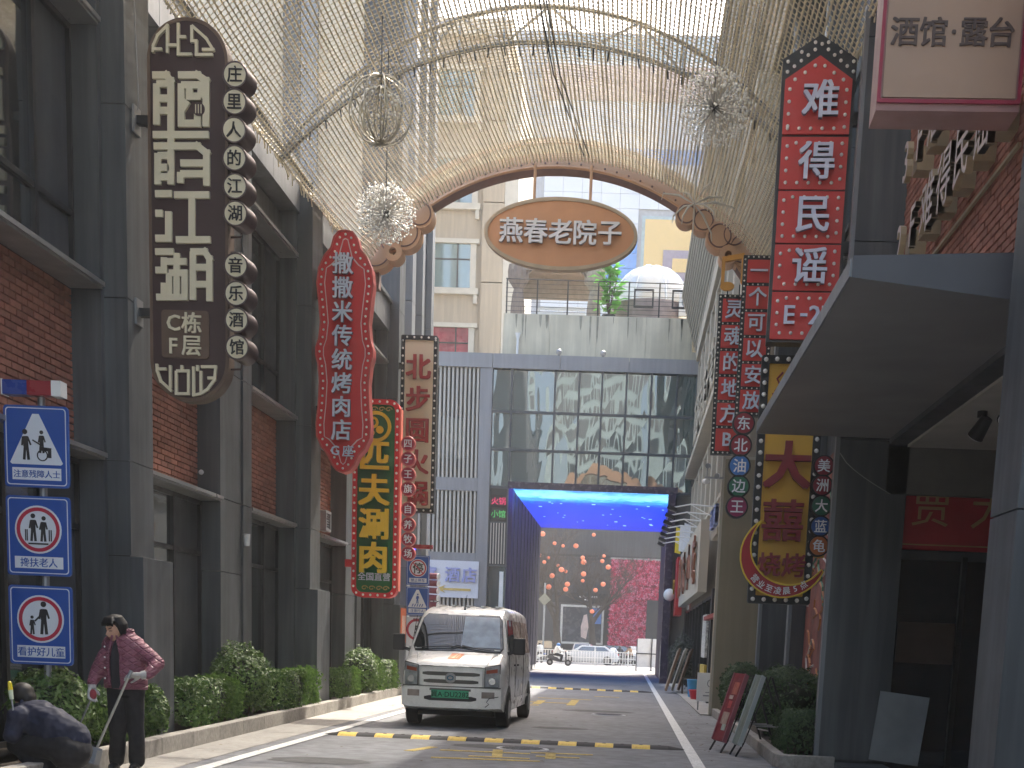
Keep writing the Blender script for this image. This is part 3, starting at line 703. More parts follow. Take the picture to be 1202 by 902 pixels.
# narrow bay left of the screens
for z0, z1, m_ in ((0.1, 2.0, 'curtain_glass'), (2.1, 4.4, 'curtain_glass'), (4.45, 6.1, 'frame_dark'), (6.15, 7.45, 'frame_dark')):
    q = MB(); q.box(-5.8, EY+.02, z0, -5.13, EY+.06, z1); q.build('side_pane', M[m_], EB)
    q = MB(); q.box(-5.81, EY-.01, z1, -5.12, EY+.08, z1+.06); q.build('transom', M['cladding_dark'], EB)
for i in range(6): q = MB(); q.box(-5.76+i*.11, EY-.03, 4.5, -5.72+i*.11, EY+.015, 6.1); q.build('slat', M['slat'], EB)
for z, c, s, lb in ((7.0, (.5, .03, .1), '火锅', 'pink'), (6.5, (.05, .3, .08), '小馆', 'green')):
    t = thing('small_neon_sign', 'small '+lb+' lettered sign beside the upper left corner of the blue screen', 'sign', (-5.46, EY-.05, z-.05))
    q = MB(); q.box(-.32, 0, -.24, .32, .04, .24); q.build('board', M['black'], t); letters(s, mat('neon'+lb, c, emit=c, es=.25), t, 0, 0, -.01, .3, .005, .01)
for (xa, xb, za, zb) in ((-5.35, -5.18, 2.6, 4.2), (-5.45, -5.2, 1.2, 2.0)):
    q = MB(); q.box(xa, EY+.012, za, xb, EY+.018, zb); q.build('paper', M['white_paint'], EB)
# LED passage: one thing with screens as parts
LP = thing('led_screen_passage', 'square passage lined with a glowing deep blue undersea screen', 'led screen')
def led(name, strength, side=False):
    m = bpy.data.materials.new(name); m.use_nodes = True; n = m.node_tree; N = n.nodes; L = n.links; b = N['Principled BSDF']
    tc = N.new('ShaderNodeTexCoord'); sp = N.new('ShaderNodeSeparateXYZ'); L.new(tc.outputs['Object'], sp.inputs[0])
    nz = N.new('ShaderNodeTexNoise'); nz.inputs['Scale'].default_value = 1.3; nz.inputs['Detail'].default_value = 9; nz.inputs['Roughness'].default_value = .7; nz.inputs['Distortion'].default_value = .8; L.new(tc.outputs['Object'], nz.inputs['Vector'])
    cr = N.new('ShaderNodeValToRGB'); r = cr.color_ramp; mr = N.new('ShaderNodeMapRange')
    if side:
        r.elements[0].position = 0; r.elements[0].color = (.003, .002, .016, 1); r.elements[1].position = 1; r.elements[1].color = (.005, .01, .26, 1); e = r.elements.new(.82); e.color = (.006, .004, .035, 1)
        ad = N.new('ShaderNodeMath'); ad.operation = 'MULTIPLY_ADD'; ad.inputs[1].default_value = -.22; L.new(sp.outputs['Y'], ad.inputs[0]); L.new(sp.outputs['Z'], ad.inputs[2])
        mr.inputs[1].default_value = 1.5; mr.inputs[2].default_value = 7.4
    else:
        r.elements[0].position = 0; r.elements[0].color = (.02, .2, .6, 1); r.elements[1].position = 1; r.elements[1].color = (.0, .012, .42, 1)
        for p_, c_ in ((.12, (.25, .75, 1, 1)), (.2, (.03, .3, .9, 1)), (.3, (.0, .035, .7, 1))): e = r.elements.new(p_); e.color = c_
        ad = N.new('ShaderNodeMath'); ad.operation = 'MULTIPLY_ADD'; ad.inputs[1].default_value = -7; L.new(nz.outputs[0], ad.inputs[0]); L.new(sp.outputs['Y'], ad.inputs[2])
        mr.inputs[1].default_value = -3.6; mr.inputs[2].default_value = 13
    L.new(ad.outputs[0], mr.inputs[0]); L.new(mr.outputs[0], cr.inputs[0])
    L.new(cr.outputs[0], b.inputs['Emission Color']); b.inputs['Emission Strength'].default_value = strength; b.inputs['Base Color'].default_value = (.006, .006, .012, 1); b.inputs['Roughness'].default_value = .6; b.inputs['Specular IOR Level'].default_value = .15
    return m
ML = led('led_sea', .42); MS = led('led_side', .3, True)
q = MB(); q.box(TX0, 0.05, TZ, TX1, 16.8, TZ+.25); q.build('ceiling_screen', ML, LP, (0, EY-.1, 0))
q = MB(); q.box(TX0-.05, 0, TZ+.0, TX1+.05, .049, TZ+.27); q.build('front_trim', M['dark_purple'], LP, (0, EY-.1, 0))
q = MB(); q.box(TX0-.0, .9, .3, TX0+.14, 16.8, TZ-.003); q.build('left_side_screen', MS, LP, (0, EY-.1, 0))
q = MB(); q.box(TX1-.14, .9, 0, TX1-.0, 16.8, TZ-.003); q.build('right_side_screen', MS, LP, (0, EY-.1, 0))
q = MB(); q.box(TX0, .0, 0, TX0+.16, .88, TZ-.003); q.build('left_jamb', MS, LP, (0, EY-.1, 0))
q = MB(); q.box(TX1-.3, .0, 0, TX1, .88, TZ-.003); q.build('right_jamb', M['dark_purple'], LP, (0, EY-.1, 0))
for i in range(9): q = MB(); q.box(TX0+.141, 1.2+i*1.75, .1, TX0+.17, 1.28+i*1.75, TZ-.02); q.build('screen_joint', M['black'], LP, (0, EY-.1, 0))
fp = random.Random(4); q = MB()
for i in range(26):
    x, y = fp.uniform(TX0+.4, TX1-.4), fp.uniform(3.5, 15); s = fp.uniform(.03, .09); q.box(x, y, TZ-.012, x+s*1.8, y+s*3, TZ-.004)
q.build('fish_sparkles', mat('sparkle', (.3, .6, .9), emit=(.3, .6, 1), es=.4), LP, (0, EY-.1, 0), kind='stuff')

# hotel board
t = thing('hotel_sign_board', 'white hotel sign board with blue characters and a yellow arrow pointing left', 'sign', (-7.15, EY-.16, 3.82))
q = MB(); q.box(-.98-.9, 0, -.73, .98, .07, .73); q.build('board', mat('hotel_white', (.62, .63, .68), rough=.5, var=.03), t)
for i, ch in enumerate('寓酒店'): letters(ch, mat('hotel_blue', (.3, .33, .6), rough=.4), t, -.75+i*.68 if i else -1.0, .18, -.03, .62, .03, .03)
q = MB(); q.prism([(-.75, -.4), (-.35, -.25), (-.45, -.36), (.68, -.36), (.68, -.45), (-.45, -.45), (-.35, -.55)], -.03, 0); q.build('arrow', mat('arrow_yellow', (.6, .43, .12), rough=.4), t)

# ================================================================ terrace over the end building
TE = thing('concrete_terrace', 'stained concrete parapet of the roof terrace above the glass building', 'wall')
M['stained'] = mat('stained_concrete', (.52, .48, .37), rough=.9, var=.16, scale=.8, streak=.12, bump=.3)
for i, (x0, x1) in enumerate(((-5.85, -3.9), (-3.89, -1.95), (-1.94, .1), (.11, 2.05))):
    q = MB(); q.box(x0, 55.9, 12.4, x1, 56.25, 14.92+.004*i); q.build('parapet_panel', M['stained'], TE)
q = MB(); q.box(-5.85, 56.25, 14.4, 3, 69.3, 14.75); q.build('deck', M['stained'], TE)
dr_ = random.Random(8)
for i in range(17):
    x = dr_.uniform(-5.8, 2.0); w_ = dr_.uniform(.015, .07); l = dr_.uniform(.3, 1.5)*(1.3 if i < 6 else .8); q = MB(); q.add([(x-w_, 55.893, 14.9), (x+w_, 55.893, 14.9), (x+w_*.6, 55.893, 14.9-l*.7), (x, 55.893, 14.9-l), (x-w_*.7, 55.893, 14.9-l*.6)], [(4, 3, 2, 1, 0)]); q.build('damp_stain', mat('damp_stain', (.24, .23, .185), rough=.9, var=.3, scale=3), TE)
q = MB(); q.box(2.05, 55.85, 12.4, 2.4, 56.25, 13.6); q.build('end_upstand', M['beige_trim'], TE)
t = thing('drain_pipe', 'white drain pipe with a hopper on the stained parapet', 'pipe', (-5.22, 55.82, 12.5))
q = MB(); q.cyl((0, 0, 0), (0, 0, 1.4), .05, n=10); q.build('pipe', M['white_paint'], t, smooth=40); q = MB(); q.cyl((0, 0, 1.4), (0, 0, 1.62), .06, .12, 10); q.build('hopper', M['white_paint'], t)
t = thing('terrace_railing', 'thin dark railing with horizontal wires along the terrace edge', 'railing', (0, 56.05, 14.92))
for i in range(7):
    x = -5.75+i*1.27; q = MB(); q.box(x-.03, -.03, 0, x+.03, .03, 1.42); q.build('post', M['black'], t)
for k in range(8): q = MB(); z = .14+k*.18; q.cyl((-5.8, 0, z), (2.0, 0, z), .01 if k < 7 else .022, n=5); q.build('rail', M['black'], t)
# gazebo
t = thing('terrace_gazebo', 'brown fabric gazebo with tied curtains on the terrace', 'gazebo', (-3.9, 59.5, 14.75))
mg = mat('gazebo_brown', (.13, .095, .075), rough=.8, var=.15, scale=3); mc = mat('curtain_taupe', (.3, .25, .2), rough=.9, var=.15, scale=5)
for x, y in ((-1.65, -1.2), (1.75, -1.2), (-1.65, 1.2), (1.75, 1.2)): q = MB(); q.box(x-.06, y-.06, 0, x+.06, y+.06, 2.9); q.build('post', mg, t)
q = MB(); q.add([(-1.9, -1.4, 2.82), (2.0, -1.4, 2.82), (2.0, 1.4, 2.82), (-1.9, 1.4, 2.82), (-.6, 0, 3.5), (.7, 0, 3.5)], [(0, 1, 5, 4), (1, 2, 5), (2, 3, 4, 5), (3, 0, 4), (0, 3, 2, 1)]); q.build('canopy_top', mg, t)
q = MB(); q.box(-1.9, -1.42, 2.5, 2.0, -1.38, 2.9); q.box(-1.9, 1.38, 2.0, 2.0, 1.42, 2.9); q.build('valance', mc, t, kind='stuff')
for x in (-1.6, 1.7):
    rings = []
    for z, r_ in ((2.75, .38), (2.45, .42), (2.1, .4), (1.75, .17), (1.5, .22), (1.0, .27), (.5, .28)):
        rings.append([(x+r_*cos(a*pi/12)*(1+.14*(a % 2)), -1.2+.6*r_*sin(a*pi/12)*(1+.14*(a % 2)), z) for a in range(24)])
    q = MB(); q.loft(rings); q.build('tied_curtain', mc if x > 0 else mat('curtain_brown', (.2, .15, .12)), t)
for sx in (-1, 1): q = MB(); q.bar((.05+sx*1.6, -1.3, 2.0), (.05+sx*1.0, -1.3, 2.6), .08, .08); q.build('brace', mg, t)
t = thing('terrace_bench', 'pale bench with a slatted back under the gazebo', 'bench', (-3.6, 59.3, 14.75))
q = MB(); q.box(-1.2, -.2, .4, 1.0, .3, .46); q.build('seat', M['white_paint'], t)
for i in range(4): q = MB(); q.box(-1.2, .3, .6+i*.22, 1.0, .33, .74+i*.22); q.build('back_slat', M['white_paint'], t)
for x in (-1.15, .9): q = MB(); q.box(x, -.2, 0, x+.06, .33, .4); q.build('leg', M['black'], t)
# dome
t = thing('dome_tent', 'clear bubble dome tent with white ribs on the terrace', 'tent', (.3, 58.6, 14.75))
R_ = 1.72; mr_ = M['white_paint']
md = mat('dome_film', (.75, .8, .85), rough=.1, trans=.0, var=.05); b = md.node_tree.nodes['Principled BSDF']; b.inputs['Alpha'].default_value = .38
q = MB(); P = [[(R_*sin(a)*cos(k*pi/12), R_*sin(a)*sin(k*pi/12), 1.2+R_*cos(a)) for k in range(24)] for a in [pi/2*(j+.02)/8 for j in range(9)]]
q.loft(P, cap=False); q.build('clear_film', md, t, smooth=60)
q = MB(); q.cyl((0, 0, 0), (0, 0, 1.2), R_, n=24, caps=False); q.build('skirt', mat('dome_skirt', (.3, .24, .22), rough=.7, var=.2), t, smooth=60)
for k in range(8):
    a0 = k*pi/4+.35; q = MB(); q.tube([(R_*1.005*sin(a)*cos(a0), R_*1.005*sin(a)*sin(a0), 1.2+R_*1.005*cos(a)) for a in [pi/2*j/8 for j in range(9)]], .03, 5); q.build('rib', mr_, t)
q = MB(); q.tube([(R_*.5*cos(k*pi/12), R_*.5*sin(k*pi/12), 1.2+R_*.87) for k in range(24)], .03, 5, closed=True); q.build('crown_ring', mr_, t)
for x in (-.35, 1.25):
    q = MB(); q.ring(rrect(x-.42, .75, x+.42, 1.5, .02, 1), rrect(x-.35, .82, x+.35, 1.43, .02, 1), -1.95, -1.87); q.build('dark_window_frame', M['black'], t)
t = thing('air_conditioner', 'white air conditioner unit at the right end of the terrace', 'air conditioner', (1.75, 57.0, 14.4))
q = MB(); q.box(-.3, 0, 0.9, .35, .35, 1.95); q.build('casing', M['white_paint'], t); q = MB(); q.cyl((.02, -.01, 1.45), (.02, .0, 1.45), .22, n=20); q.build('fan_grille', M['steel'], t)
# parapet floodlights
for i, x in enumerate((-3.3, -1.55)):
    t = thing('parapet_floodlight', ('small floodlight on the end building roof, left of the pair', 'small floodlight on the end building roof, right of the pair')[i], 'lamp', (x, 52.9, 12.56))
    q = MB(); q.cyl((0, 0, 0), (0, 0, .15), .03, n=6); q.build('stem', M['black'], t); q = MB(); q.sphere((0, 0, .24), .12, 10, 7); q.build('lamp_head', M['steel'], t, smooth=60)

# ================================================================ buildings beyond
M['far_beige'] = mat('far_beige', (.5, .42, .32), rough=.9, var=.05, scale=.3, streak=.1)
M['far_trim'] = mat('far_trim', (.62, .58, .5), rough=.8, var=.05)
BB = thing('beige_apartment_building', 'beige apartment building with white window surrounds behind the arch', 'building')
def facade(t, x0, x1, y, z0, z1, m_, depth=12):
    q = MB(); q.box(x0, y, z0, x1, y+depth, z1); q.build('wall', m_, t)
def window(t, x0, x1, z0, z1, y, sur, pane, ear=True):
    f = MB(); f.box(x0-.3, y-.12, z0, x0, y+.05, z1); f.box(x1, y-.12, z0, x1+.3, y+.05, z1); f.box(x0-.45, y-.2, z1, x1+.45, y+.05, z1+.22); f.box(x0-.45, y-.22, z0-.3, x1+.45, y+.05, z0)
    if ear: f.box(x0-.4, y-.18, z0-.75, x0-.2, y+.02, z0-.3); f.box(x1+.2, y-.18, z0-.75, x1+.4, y+.02, z0-.3)
    o = f.build('window_surround', sur, t)
    q = MB(); q.box(x0, y-.04, z0, x1, y-.02, z1); q.build('window_pane', pane, o)
    q = MB(); q.box(x0+(x1-x0)*.62, y-.07, z0, x0+(x1-x0)*.62+.07, y-.041, z1); q.box(x0, y-.07, (z0+z1)/2+.3, x1, y-.042, (z0+z1)/2+.37); q.build('window_bar', M['frame_dark'], o)
facade(BB, -12.3, -7.5, 70.2, 0, 31.6, M['far_beige'], 10)
pt = glass('teal_pane', (.12, .2, .2), rough=.08); pr = mat('red_pane', (.3, .04, .06), rough=.3, var=.5, scale=1.2)
for z in (15.6, 19.75, 23.9, 28.05):
    window(BB, -11.0, -9.15, z-.25, z+1.95, 70.18, M['far_trim'], pr if z < 16 else pt)
for i in range(5):
    z = 12+i*3.9; q = MB(); q.box(-8.55, 69.9, z+.02, -7.45, 70.19, z+3.86); q.build('corner_pilaster', M['far_beige'], BB)
q = MB(); q.box(-12.35, 69.8, 31.6, -7.3, 80, 32.3); q.build('cornice', M['far_trim'], BB)
g = MB(); g.box(-7.44, 70.0, 0, -6.75, 80, 30); g.build('pale_side_strip', M['far_trim'], BB)
# cream tower with grey stripes further left
CT = thing('cream_tower', 'tall cream tower with grey vertical stripes seen through the net at the upper left', 'building')
g = MB(); g.box(-40, 62, 0, -12.6, 80, 46); g.build('wall', mat('cream_wall', (.58, .5, .38), rough=.9, var=.06, scale=.2), CT)
for px0, px1, m_ in ((332, 352, 'cladding_dark'), (353, 372, 'cladding_pale'), (440, 458, 'cladding'), (470, 482, 'cladding_pale')):
    a, b_ = at(px0, 200, Y=61.8), at(px1, 200, Y=61.8); q = MB(); q.box(a.x, 61.7, 0, b_.x, 62.0, 45.9); q.build('stripe', M[m_], CT)
for i in range(7):
    for k in range(9):
        x = -37+i*3.1
        if any(abs(x-c) < 1.6 for c in (-17.2, -16, -12)): continue
        q = MB(); q.box(x, 61.93, 12+k*3.6, x+1.5, 61.99, 13.7+k*3.6); q.build('window_pane', pt, CT)
# white tiled building far behind the terrace
WT = thing('white_tiled_building', 'white tiled building with a blue band and a yellow panel behind the terrace', 'building')
M['white_tile'] = mat('white_tile', (.62, .65, .68), rough=.5, var=.03, scale=.4, rnd=.02)
KS = 145/85
def wx(v): return v*KS
def wz(v): return 1.4+(v-1.4)*KS
g = MB(); g.box(wx(-9.6), 145.4, 0, wx(30), 170, wz(38.5)); g.build('backing_wall', mat('tile_joint', (.33, .35, .38), rough=.8), WT)
TW, TH = 2.0, 1.46
tile = MB(); tile.box(0, 0, 0, TW, .1, TH); tm = tile.mesh('tile', M['white_tile'])
tiles = MB(); blue_ = MB(); cnt = 0
z = wz(20.5)
while z < wz(37):
    x = wx(-6.6); zz = (z+.7-1.4)/KS+1.4
    while x < wx(7.5):
        if wx(-.4) < x+TW and x < wx(6.2) and 22.9-.6 < zz < 28.0+.3: x += TW+.04; continue
        if 24.4 < zz < 26.2 or 30.9 < zz < 32.0: blue_.box(x, 145.2, z, x+TW, 145.3, z+TH)
        elif cnt < 290: link('tile', tm, WT, (x, 145.2, z)); cnt += 1
        else: tiles.box(x, 145.2, z, x+TW, 145.3, z+TH)
        x += TW+.04
    z += TH+.04
tiles.build('tiles', M['white_tile'], WT, kind='stuff'); blue_.build('blue_band', mat('band_blue', (.05, .24, .6), rough=.4), WT, kind='stuff')
def wbox(nm, m_, x0, x1, z0, z1, y): g = MB(); g.box(wx(x0), y, wz(z0), wx(x1), y+.08, wz(z1)); g.build(nm, m_, WT)
wbox('yellow_panel_frame', mat('teal_frame', (.3, .4, .42)), -.4, 6.2, 22.9, 28.0, 145.1)
wbox('yellow_panel', mat('panel_yellow', (.68, .45, .15), rough=.6, var=.03), -.2, 6.1, 23.0, 27.8, 145.0)
wbox('mauve_block', mat('mauve', (.25, .2, .26), rough=.6), 1.0, 6.0, 24.2, 26.0, 144.9)
for x in (1.6, 3.1): wbox('yellow_square', mat('panel_yellow', (.68, .45, .15)), x, x+1, 24.7, 25.5, 144.8)
wbox('pink_band', mat('pink_band', (.5, .36, .32), rough=.7), -6.9, 8, 34.6, 36.6, 145.05)
for i in range(9): wbox('window_pane', pt, -6.6+i*1.5, -5.4+i*1.5, 36.9, 38.3, 145.1)
# ================================================================ place across the road
OB = thing('dark_facade_building', 'dark grey building across the road seen through the passage', 'building')
g = MB(); g.box(-40, 126.4, 0, 30, 140, 26); g.build('wall', mat('far_grey', (.065, .068, .07), rough=.7, var=.2, scale=.25, streak=.2), OB)
g = MB(); g.box(-9, 126.2, 5.4, -2.2, 126.39, 6.4); g.build('dark_fascia', M['frame_dark'], OB)
for z in (9.8, 13.5): q = MB(); q.box(-20, 126.25, z, 8, 126.4, z+.25); q.build('facade_band', M['frame_dark'], OB)
q = MB()
for i in range(9): q.box(-5.0+i*.2, 126.17, 5.98, -4.86+i*.2, 126.19, 6.14)
for i in range(4): q.box(-4.5+i*.2, 126.17, 5.72, -4.36+i*.2, 126.19, 5.84)
q.build('small_lettering', M['white_paint'], OB)
q = MB(); q.ring(rrect(-6.75, 1.5, -2.55, 5.25, .02, 1), rrect(-6.55, 1.7, -2.75, 5.05, .02, 1), 126.05, 126.3); q.build('shop_window_frame', mat('pale_frame', (.5, .52, .5), rough=.4), OB)
q = MB(); q.box(-6.55, 126.2, 1.7, -2.75, 126.25, 5.05); q.build('shop_window', mat('poster_dark', (.05, .06, .075), rough=.25, var=.5, scale=.8), OB)
q = MB(); q.box(-3.75, 126.15, 3.5, -2.8, 126.2, 5.0); q.build('poster_sky', mat('poster_blue', (.08, .2, .5), rough=.4), OB)
q = MB(); q.prism([(-4.7, 2.2), (-4.2, 2.0), (-4.0, 3.2), (-4.2, 4.4), (-4.5, 4.3), (-4.75, 3.2)], 126.14, 126.2); q.build('poster_figure', mat('poster_fig', (.55, .45, .42), rough=.5), OB)
FW = thing('pink_flower_wall', 'tall wall covered in pink and crimson flowers across the road', 'flower wall', (0, 124.2, 0))
q = MB(); q.box(-1.98, .1, 0, 2.75, .6, 9.6); q.build('backing', mat('crimson_back', (.2, .01, .03), rough=.8), FW)
fr_ = random.Random(12); pet = [MB(), MB(), MB()]
for i in range(4200):
    x, z = fr_.uniform(-1.98, 2.72), fr_.uniform(.2, 9.62)
    if x > 1.55 and z < 5.9: continue
    b = pet[0 if fr_.random() < .45 else (1 if fr_.random() < .6 else 2)]; s = fr_.uniform(.07, .15); c = Vector((x, fr_.uniform(-.06, .08), z))
    n_ = Vector((fr_.uniform(-.6, .6), -1, fr_.uniform(-.6, .8))).normalized(); u = n_.cross(Vector((fr_.random(), 0, 1))).normalized(); v = n_.cross(u)
    for k in range(3):
        a = k*2.1+fr_.random(); d = u*cos(a)+v*sin(a); e = u*-sin(a)+v*cos(a)
        b.add([c, c+d*s+e*s*.5-n_*.02, c+d*s*1.3+n_*.02, c+d*s-e*s*.5-n_*.02], [(0, 1, 2, 3)])
for b, c, n_ in zip(pet, ((.6, .02, .09), (.68, .2, .3), (.24, .01, .035)), ('crimson_flowers', 'pale_pink_flowers', 'dark_red_flowers')): b.build(n_, mat(n_, c, rough=.7, rnd=.2), FW, kind='stuff')
q = MB(); q.box(1.55, -.1, 0, 2.75, .05, 5.9); q.build('dark_door', M['frame_dark'], FW)
q = MB(); q.box(-2.1, -.05, 9.62, 2.85, .62, 9.75); q.build('coping', M['ledge'], FW)
# high rise opposite the glass, behind the viewer, mirrored in the curtain wall
for (x, y, w_, h, col, lab) in ((-4, -75, 16, 70, (.34, .44, .45), 'pale high rise with a window grid standing behind the viewpoint'), (16, -60, 14, 48, (.17, .25, .27), 'grey green block standing behind the viewpoint on the right'), (-26, -60, 14, 42, (.2, .23, .24), 'beige block standing behind the viewpoint on the left')):
    t = thing('high_rise', lab, 'building', (x, y, 0))
    q = MB(); q.box(-w_/2, -10, 0, w_/2, 0, h); q.build('wall', mat('tower%d' % x, col, rough=.8), t)
    wn = MB(); z = 3
    while z < h-2:
        k = -w_/2+.8
        while k < w_/2-1.8: wn.box(k, .0, z, k+1.5, .05, z+2.0); k += 2.1
        z += 3
    wn.build('windows', M['window_glass'], t, kind='stuff')
# ================================================================ light net over the lane
XC, HS = -1.65, 4.12
def net_profile(Y):
    """base height, crown height of the net at distance Y"""
    if Y < 21.2: return 8.65, 10.42
    t = min((Y-21.2)/6.6, 1); return 8.65+.4*t, 10.42+.72*t
def net_z(x, Y):
    zb, zc = net_profile(Y); u = (x-XC)/HS; h = zc-zb; R = (HS*HS+h*h)/(2*h)
    return zc-(R-sqrt(max(R*R-(x-XC)**2, 0)))
NT = thing('light_net_canopy', 'cream net canopy of beaded light strings arched over the lane', 'net canopy')
mstr = mat('net_string', (.66, .58, .42), rough=.6, var=.15, scale=6, rnd=.12)
NS = 132; nr_ = random.Random(21)
for i in range(NS):
    th = -1+2*(i+.5)/NS; x0 = XC+HS*sin(th*pi/2*.985)/sin(pi/2*.985) if False else XC+HS*th
    # equal spacing along the arc
    zb, zc = net_profile(20); h = zc-zb; R = (HS*HS+h*h)/(2*h); am = math.asin(HS/R); x0 = XC+R*sin(am*th)
    ph, am2 = nr_.uniform(0, 9), nr_.uniform(.002, .006); P = []; rad = []
    y = 7.0+nr_.uniform(0, .06); k = 0; r0 = nr_.uniform(.012, .0162)
    while y < 27.85:
        fr_ = ((y-3.2) % 6)/6; sag = -.10*4*fr_*(1-fr_)
        P.append((x0+am2*sin(y*1.7+ph), y, net_z(x0, y)+sag+am2*cos(y*2.3+ph))); rad.append(r0*(1.45 if k % 2 else .75)); y += .062; k += 1
    b = MB(); b.tube(P, rad, 4); b.build('light_string', mstr, NT)
b = MB(); y = 7.2
while y < 27.8:
    P = []; fr_ = ((y-3.2) % 6)/6; sag = -.10*4*fr_*(1-fr_)
    for i in range(29): x = XC-HS+2*HS*i/28; P.append((x, y+nr_.uniform(-.02, .02), net_z(x, y)+sag+.01))
    b.tube(P, .008, 3); y += .12
b.build('cross_threads', mat('net_thread', (.55, .49, .36), rough=.7), NT, kind='stuff')
# edge fringe
b = MB()
for sx in (-1, 1):
    y = 7
    while y < 27.6:
        x = XC+sx*HS; z = net_z(x*.999, y); b.tube([(x, y, z+.02), (x-sx*nr_.uniform(-.03, .1), y+nr_.uniform(-.05, .05), z-nr_.uniform(.05, .2))], .012, 3); y += .11
b.build('edge_fringe', mstr, NT, kind='stuff')
# steel ribs
def rib(Y, lab):
    t = thing('steel_arch_rib', lab, 'arch', (0, Y, 0))
    arc = lambda dz, sc_=1.: [(XC+HS*sc_*u, 0, net_z(XC+HS*u, Y)+dz) for u in [-1+2*i/36 for i in range(37)]]
    q = MB(); q.tube(arc(.06), .042, 8); q.build('lower_chord', mat('rib_steel', (.14, .145, .15), rough=.5, metal=.3), t, smooth=60)
    up = [(XC+HS*u, 0, net_z(XC+HS*u, Y)+.16+.40*(1-abs(u)**2.2)) for u in [-1+2*i/36 for i in range(37)]]
    q = MB(); q.tube(up, .035, 6); q.build('upper_chord', mat('rib_steel', (.14, .145, .15)), t, smooth=60)
    lo = arc(.06)
    q = MB()
    for i in range(3, 33, 3):
        q.tube([lo[i], up[i]], .018, 5)
    q.build('struts', M['steel'], t, kind='stuff')
    for i in range(3, 33, 6):
        q = MB(); q.tube([lo[i], up[i+3]], .022, 5); q.build('brace', M['steel'], t); q = MB(); q.tube([up[i+3], lo[min(i+6, 36)]], .022, 5); q.build('brace', M['steel'], t)
    q = MB()
    for i in range(2, 35): q.tube([(lo[i][0], 0, lo[i][2]-.04), (lo[i][0]+nr_.uniform(-.03, .03), nr_.uniform(-.03, .03), lo[i][2]-nr_.uniform(.14, .2))], .014, 4)
    q.build('cable_ties', M['frame_dark'], t, kind='stuff')
rib(9.2, 'steel truss rib nearest the viewpoint carrying the light net'); rib(15.2, 'steel truss rib crossing the top corners of the view'); rib(21.2, 'steel truss rib crossing the middle of the light net')
for x in (-.62, -.5): 
    pass
t = thing('net_cable', 'pair of dark cables running from the rib to the crown of the orange arch', 'cable')
for dx in (0, .1):
    q = MB(); q.tube([(-1.75+dx, 17, 10.3), (-1.62+dx, 22, 10.35), (-1.35+dx, 27.6, 11.1)], .012, 5); q.build('wire', M['black'], t)

# ================================================================ orange arch
AY = 28.0; AX = -1.85
M['arch_orange'] = mat('arch_orange', (.52, .33, .21), rough=.6, var=.06, scale=1)
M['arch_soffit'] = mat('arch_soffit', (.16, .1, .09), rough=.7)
AR = thing('ornamental_arch', 'peach orange ornamental arch with scroll ends spanning the lane', 'arch')
def aprof(u, r): # u along x
    zc, R = (11.02, 4.75) if r == 0 else (11.6, 5.0)
    return zc-(R-sqrt(max(R*R-(u-AX)**2, .01)))
N_ = 60; xi = [-5.35+(2.0+5.35)*i/N_ for i in range(N_+1)]
inner = [(x, aprof(x, 0)) for x in xi]; outer = [(x*1.02+.0, aprof(x, 1)) for x in xi]
q = MB(); o = 0
for i in range(N_):
    q.add([(inner[i][0], 0, inner[i][1]), (inner[i+1][0], 0, inner[i+1][1]), (outer[i+1][0], 0, outer[i+1][1]), (outer[i][0], 0, outer[i][1]),
           (inner[i][0], .45, inner[i][1]), (inner[i+1][0], .45, inner[i+1][1]), (outer[i+1][0], .45, outer[i+1][1]), (outer[i][0], .45, outer[i][1])],
          [(0, 1, 2, 3), (5, 4, 7, 6), (3, 2, 6, 7)], 0)
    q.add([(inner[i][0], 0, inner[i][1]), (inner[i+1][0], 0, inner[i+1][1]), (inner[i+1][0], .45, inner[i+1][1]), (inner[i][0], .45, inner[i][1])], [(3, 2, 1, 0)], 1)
q.build('arch_band', [M['arch_orange'], M['arch_soffit']], AR, (0, AY, 0))
# raised edge moulding and front rims
for rr_, dz, th in ((inner, .02, .035), (outer, -.1, .03)):
    q = MB(); q.tube([(p[0], -.02, p[1]+dz) for p in rr_], th, 6); q.build('edge_moulding', M['arch_orange'], AR, (0, AY, 0), smooth=60)
q = MB()
for i in range(N_): 
    P4 = [(u, aprof(u, 0)+(aprof(u, 1)-aprof(u, 0))*k) for u, k in ((xi[i], .5), (xi[i+1], .5), (xi[i+1], .97), (xi[i], .97))]
    q.add([(x, -.008, z) for x, z in P4], [(0, 1, 2, 3)])
q.build('lattice_strip', mat('lattice_tan', (.62, .5, .32), rough=.7, var=.1, scale=4), AR, (0, AY, 0))
# slots of the pierced strip
q = MB()
for i in range(2, N_*2-2):
    u = xi[0]+(xi[-1]-xi[0])*i/(N_*2); z = aprof(u, 0)+(aprof(u, 1)-aprof(u, 0))*.72; q.box(u-.012, -.012, z-.05, u+.012, -.001, z+.05)
    if i % 4 == 0: z = aprof(u, 0)+.09; q.sphere((u, -.02, z), .022, 6, 4)
q.build('slots_and_bolts', M['arch_soffit'], AR, (0, AY, 0), kind='stuff')
discs = [(493, 251, .28), (474, 272, .35), (440, 294, .38), (458, 282, .25), (806, 251, .22), (826, 258, .24), (845, 277, .28), (872, 292, .33), (862, 275, .26)]
for px, py, r_ in discs:
    p = at(px, py, Y=27.9); dy = nr_.uniform(-.02, .05)
    q = MB(); q.cyl((0, dy, 0), (0, .42, 0), r_, n=28); s_ = q.build('scroll_disc', [M['arch_orange']], AR, (p.x, 27.9, p.z), smooth=30)
    q = MB(); q.tube([(r_*.8*cos(k*pi/14), dy-.01, r_*.8*sin(k*pi/14)) for k in range(29)], .015, 4); q.build('disc_groove', M['arch_soffit'], s_)
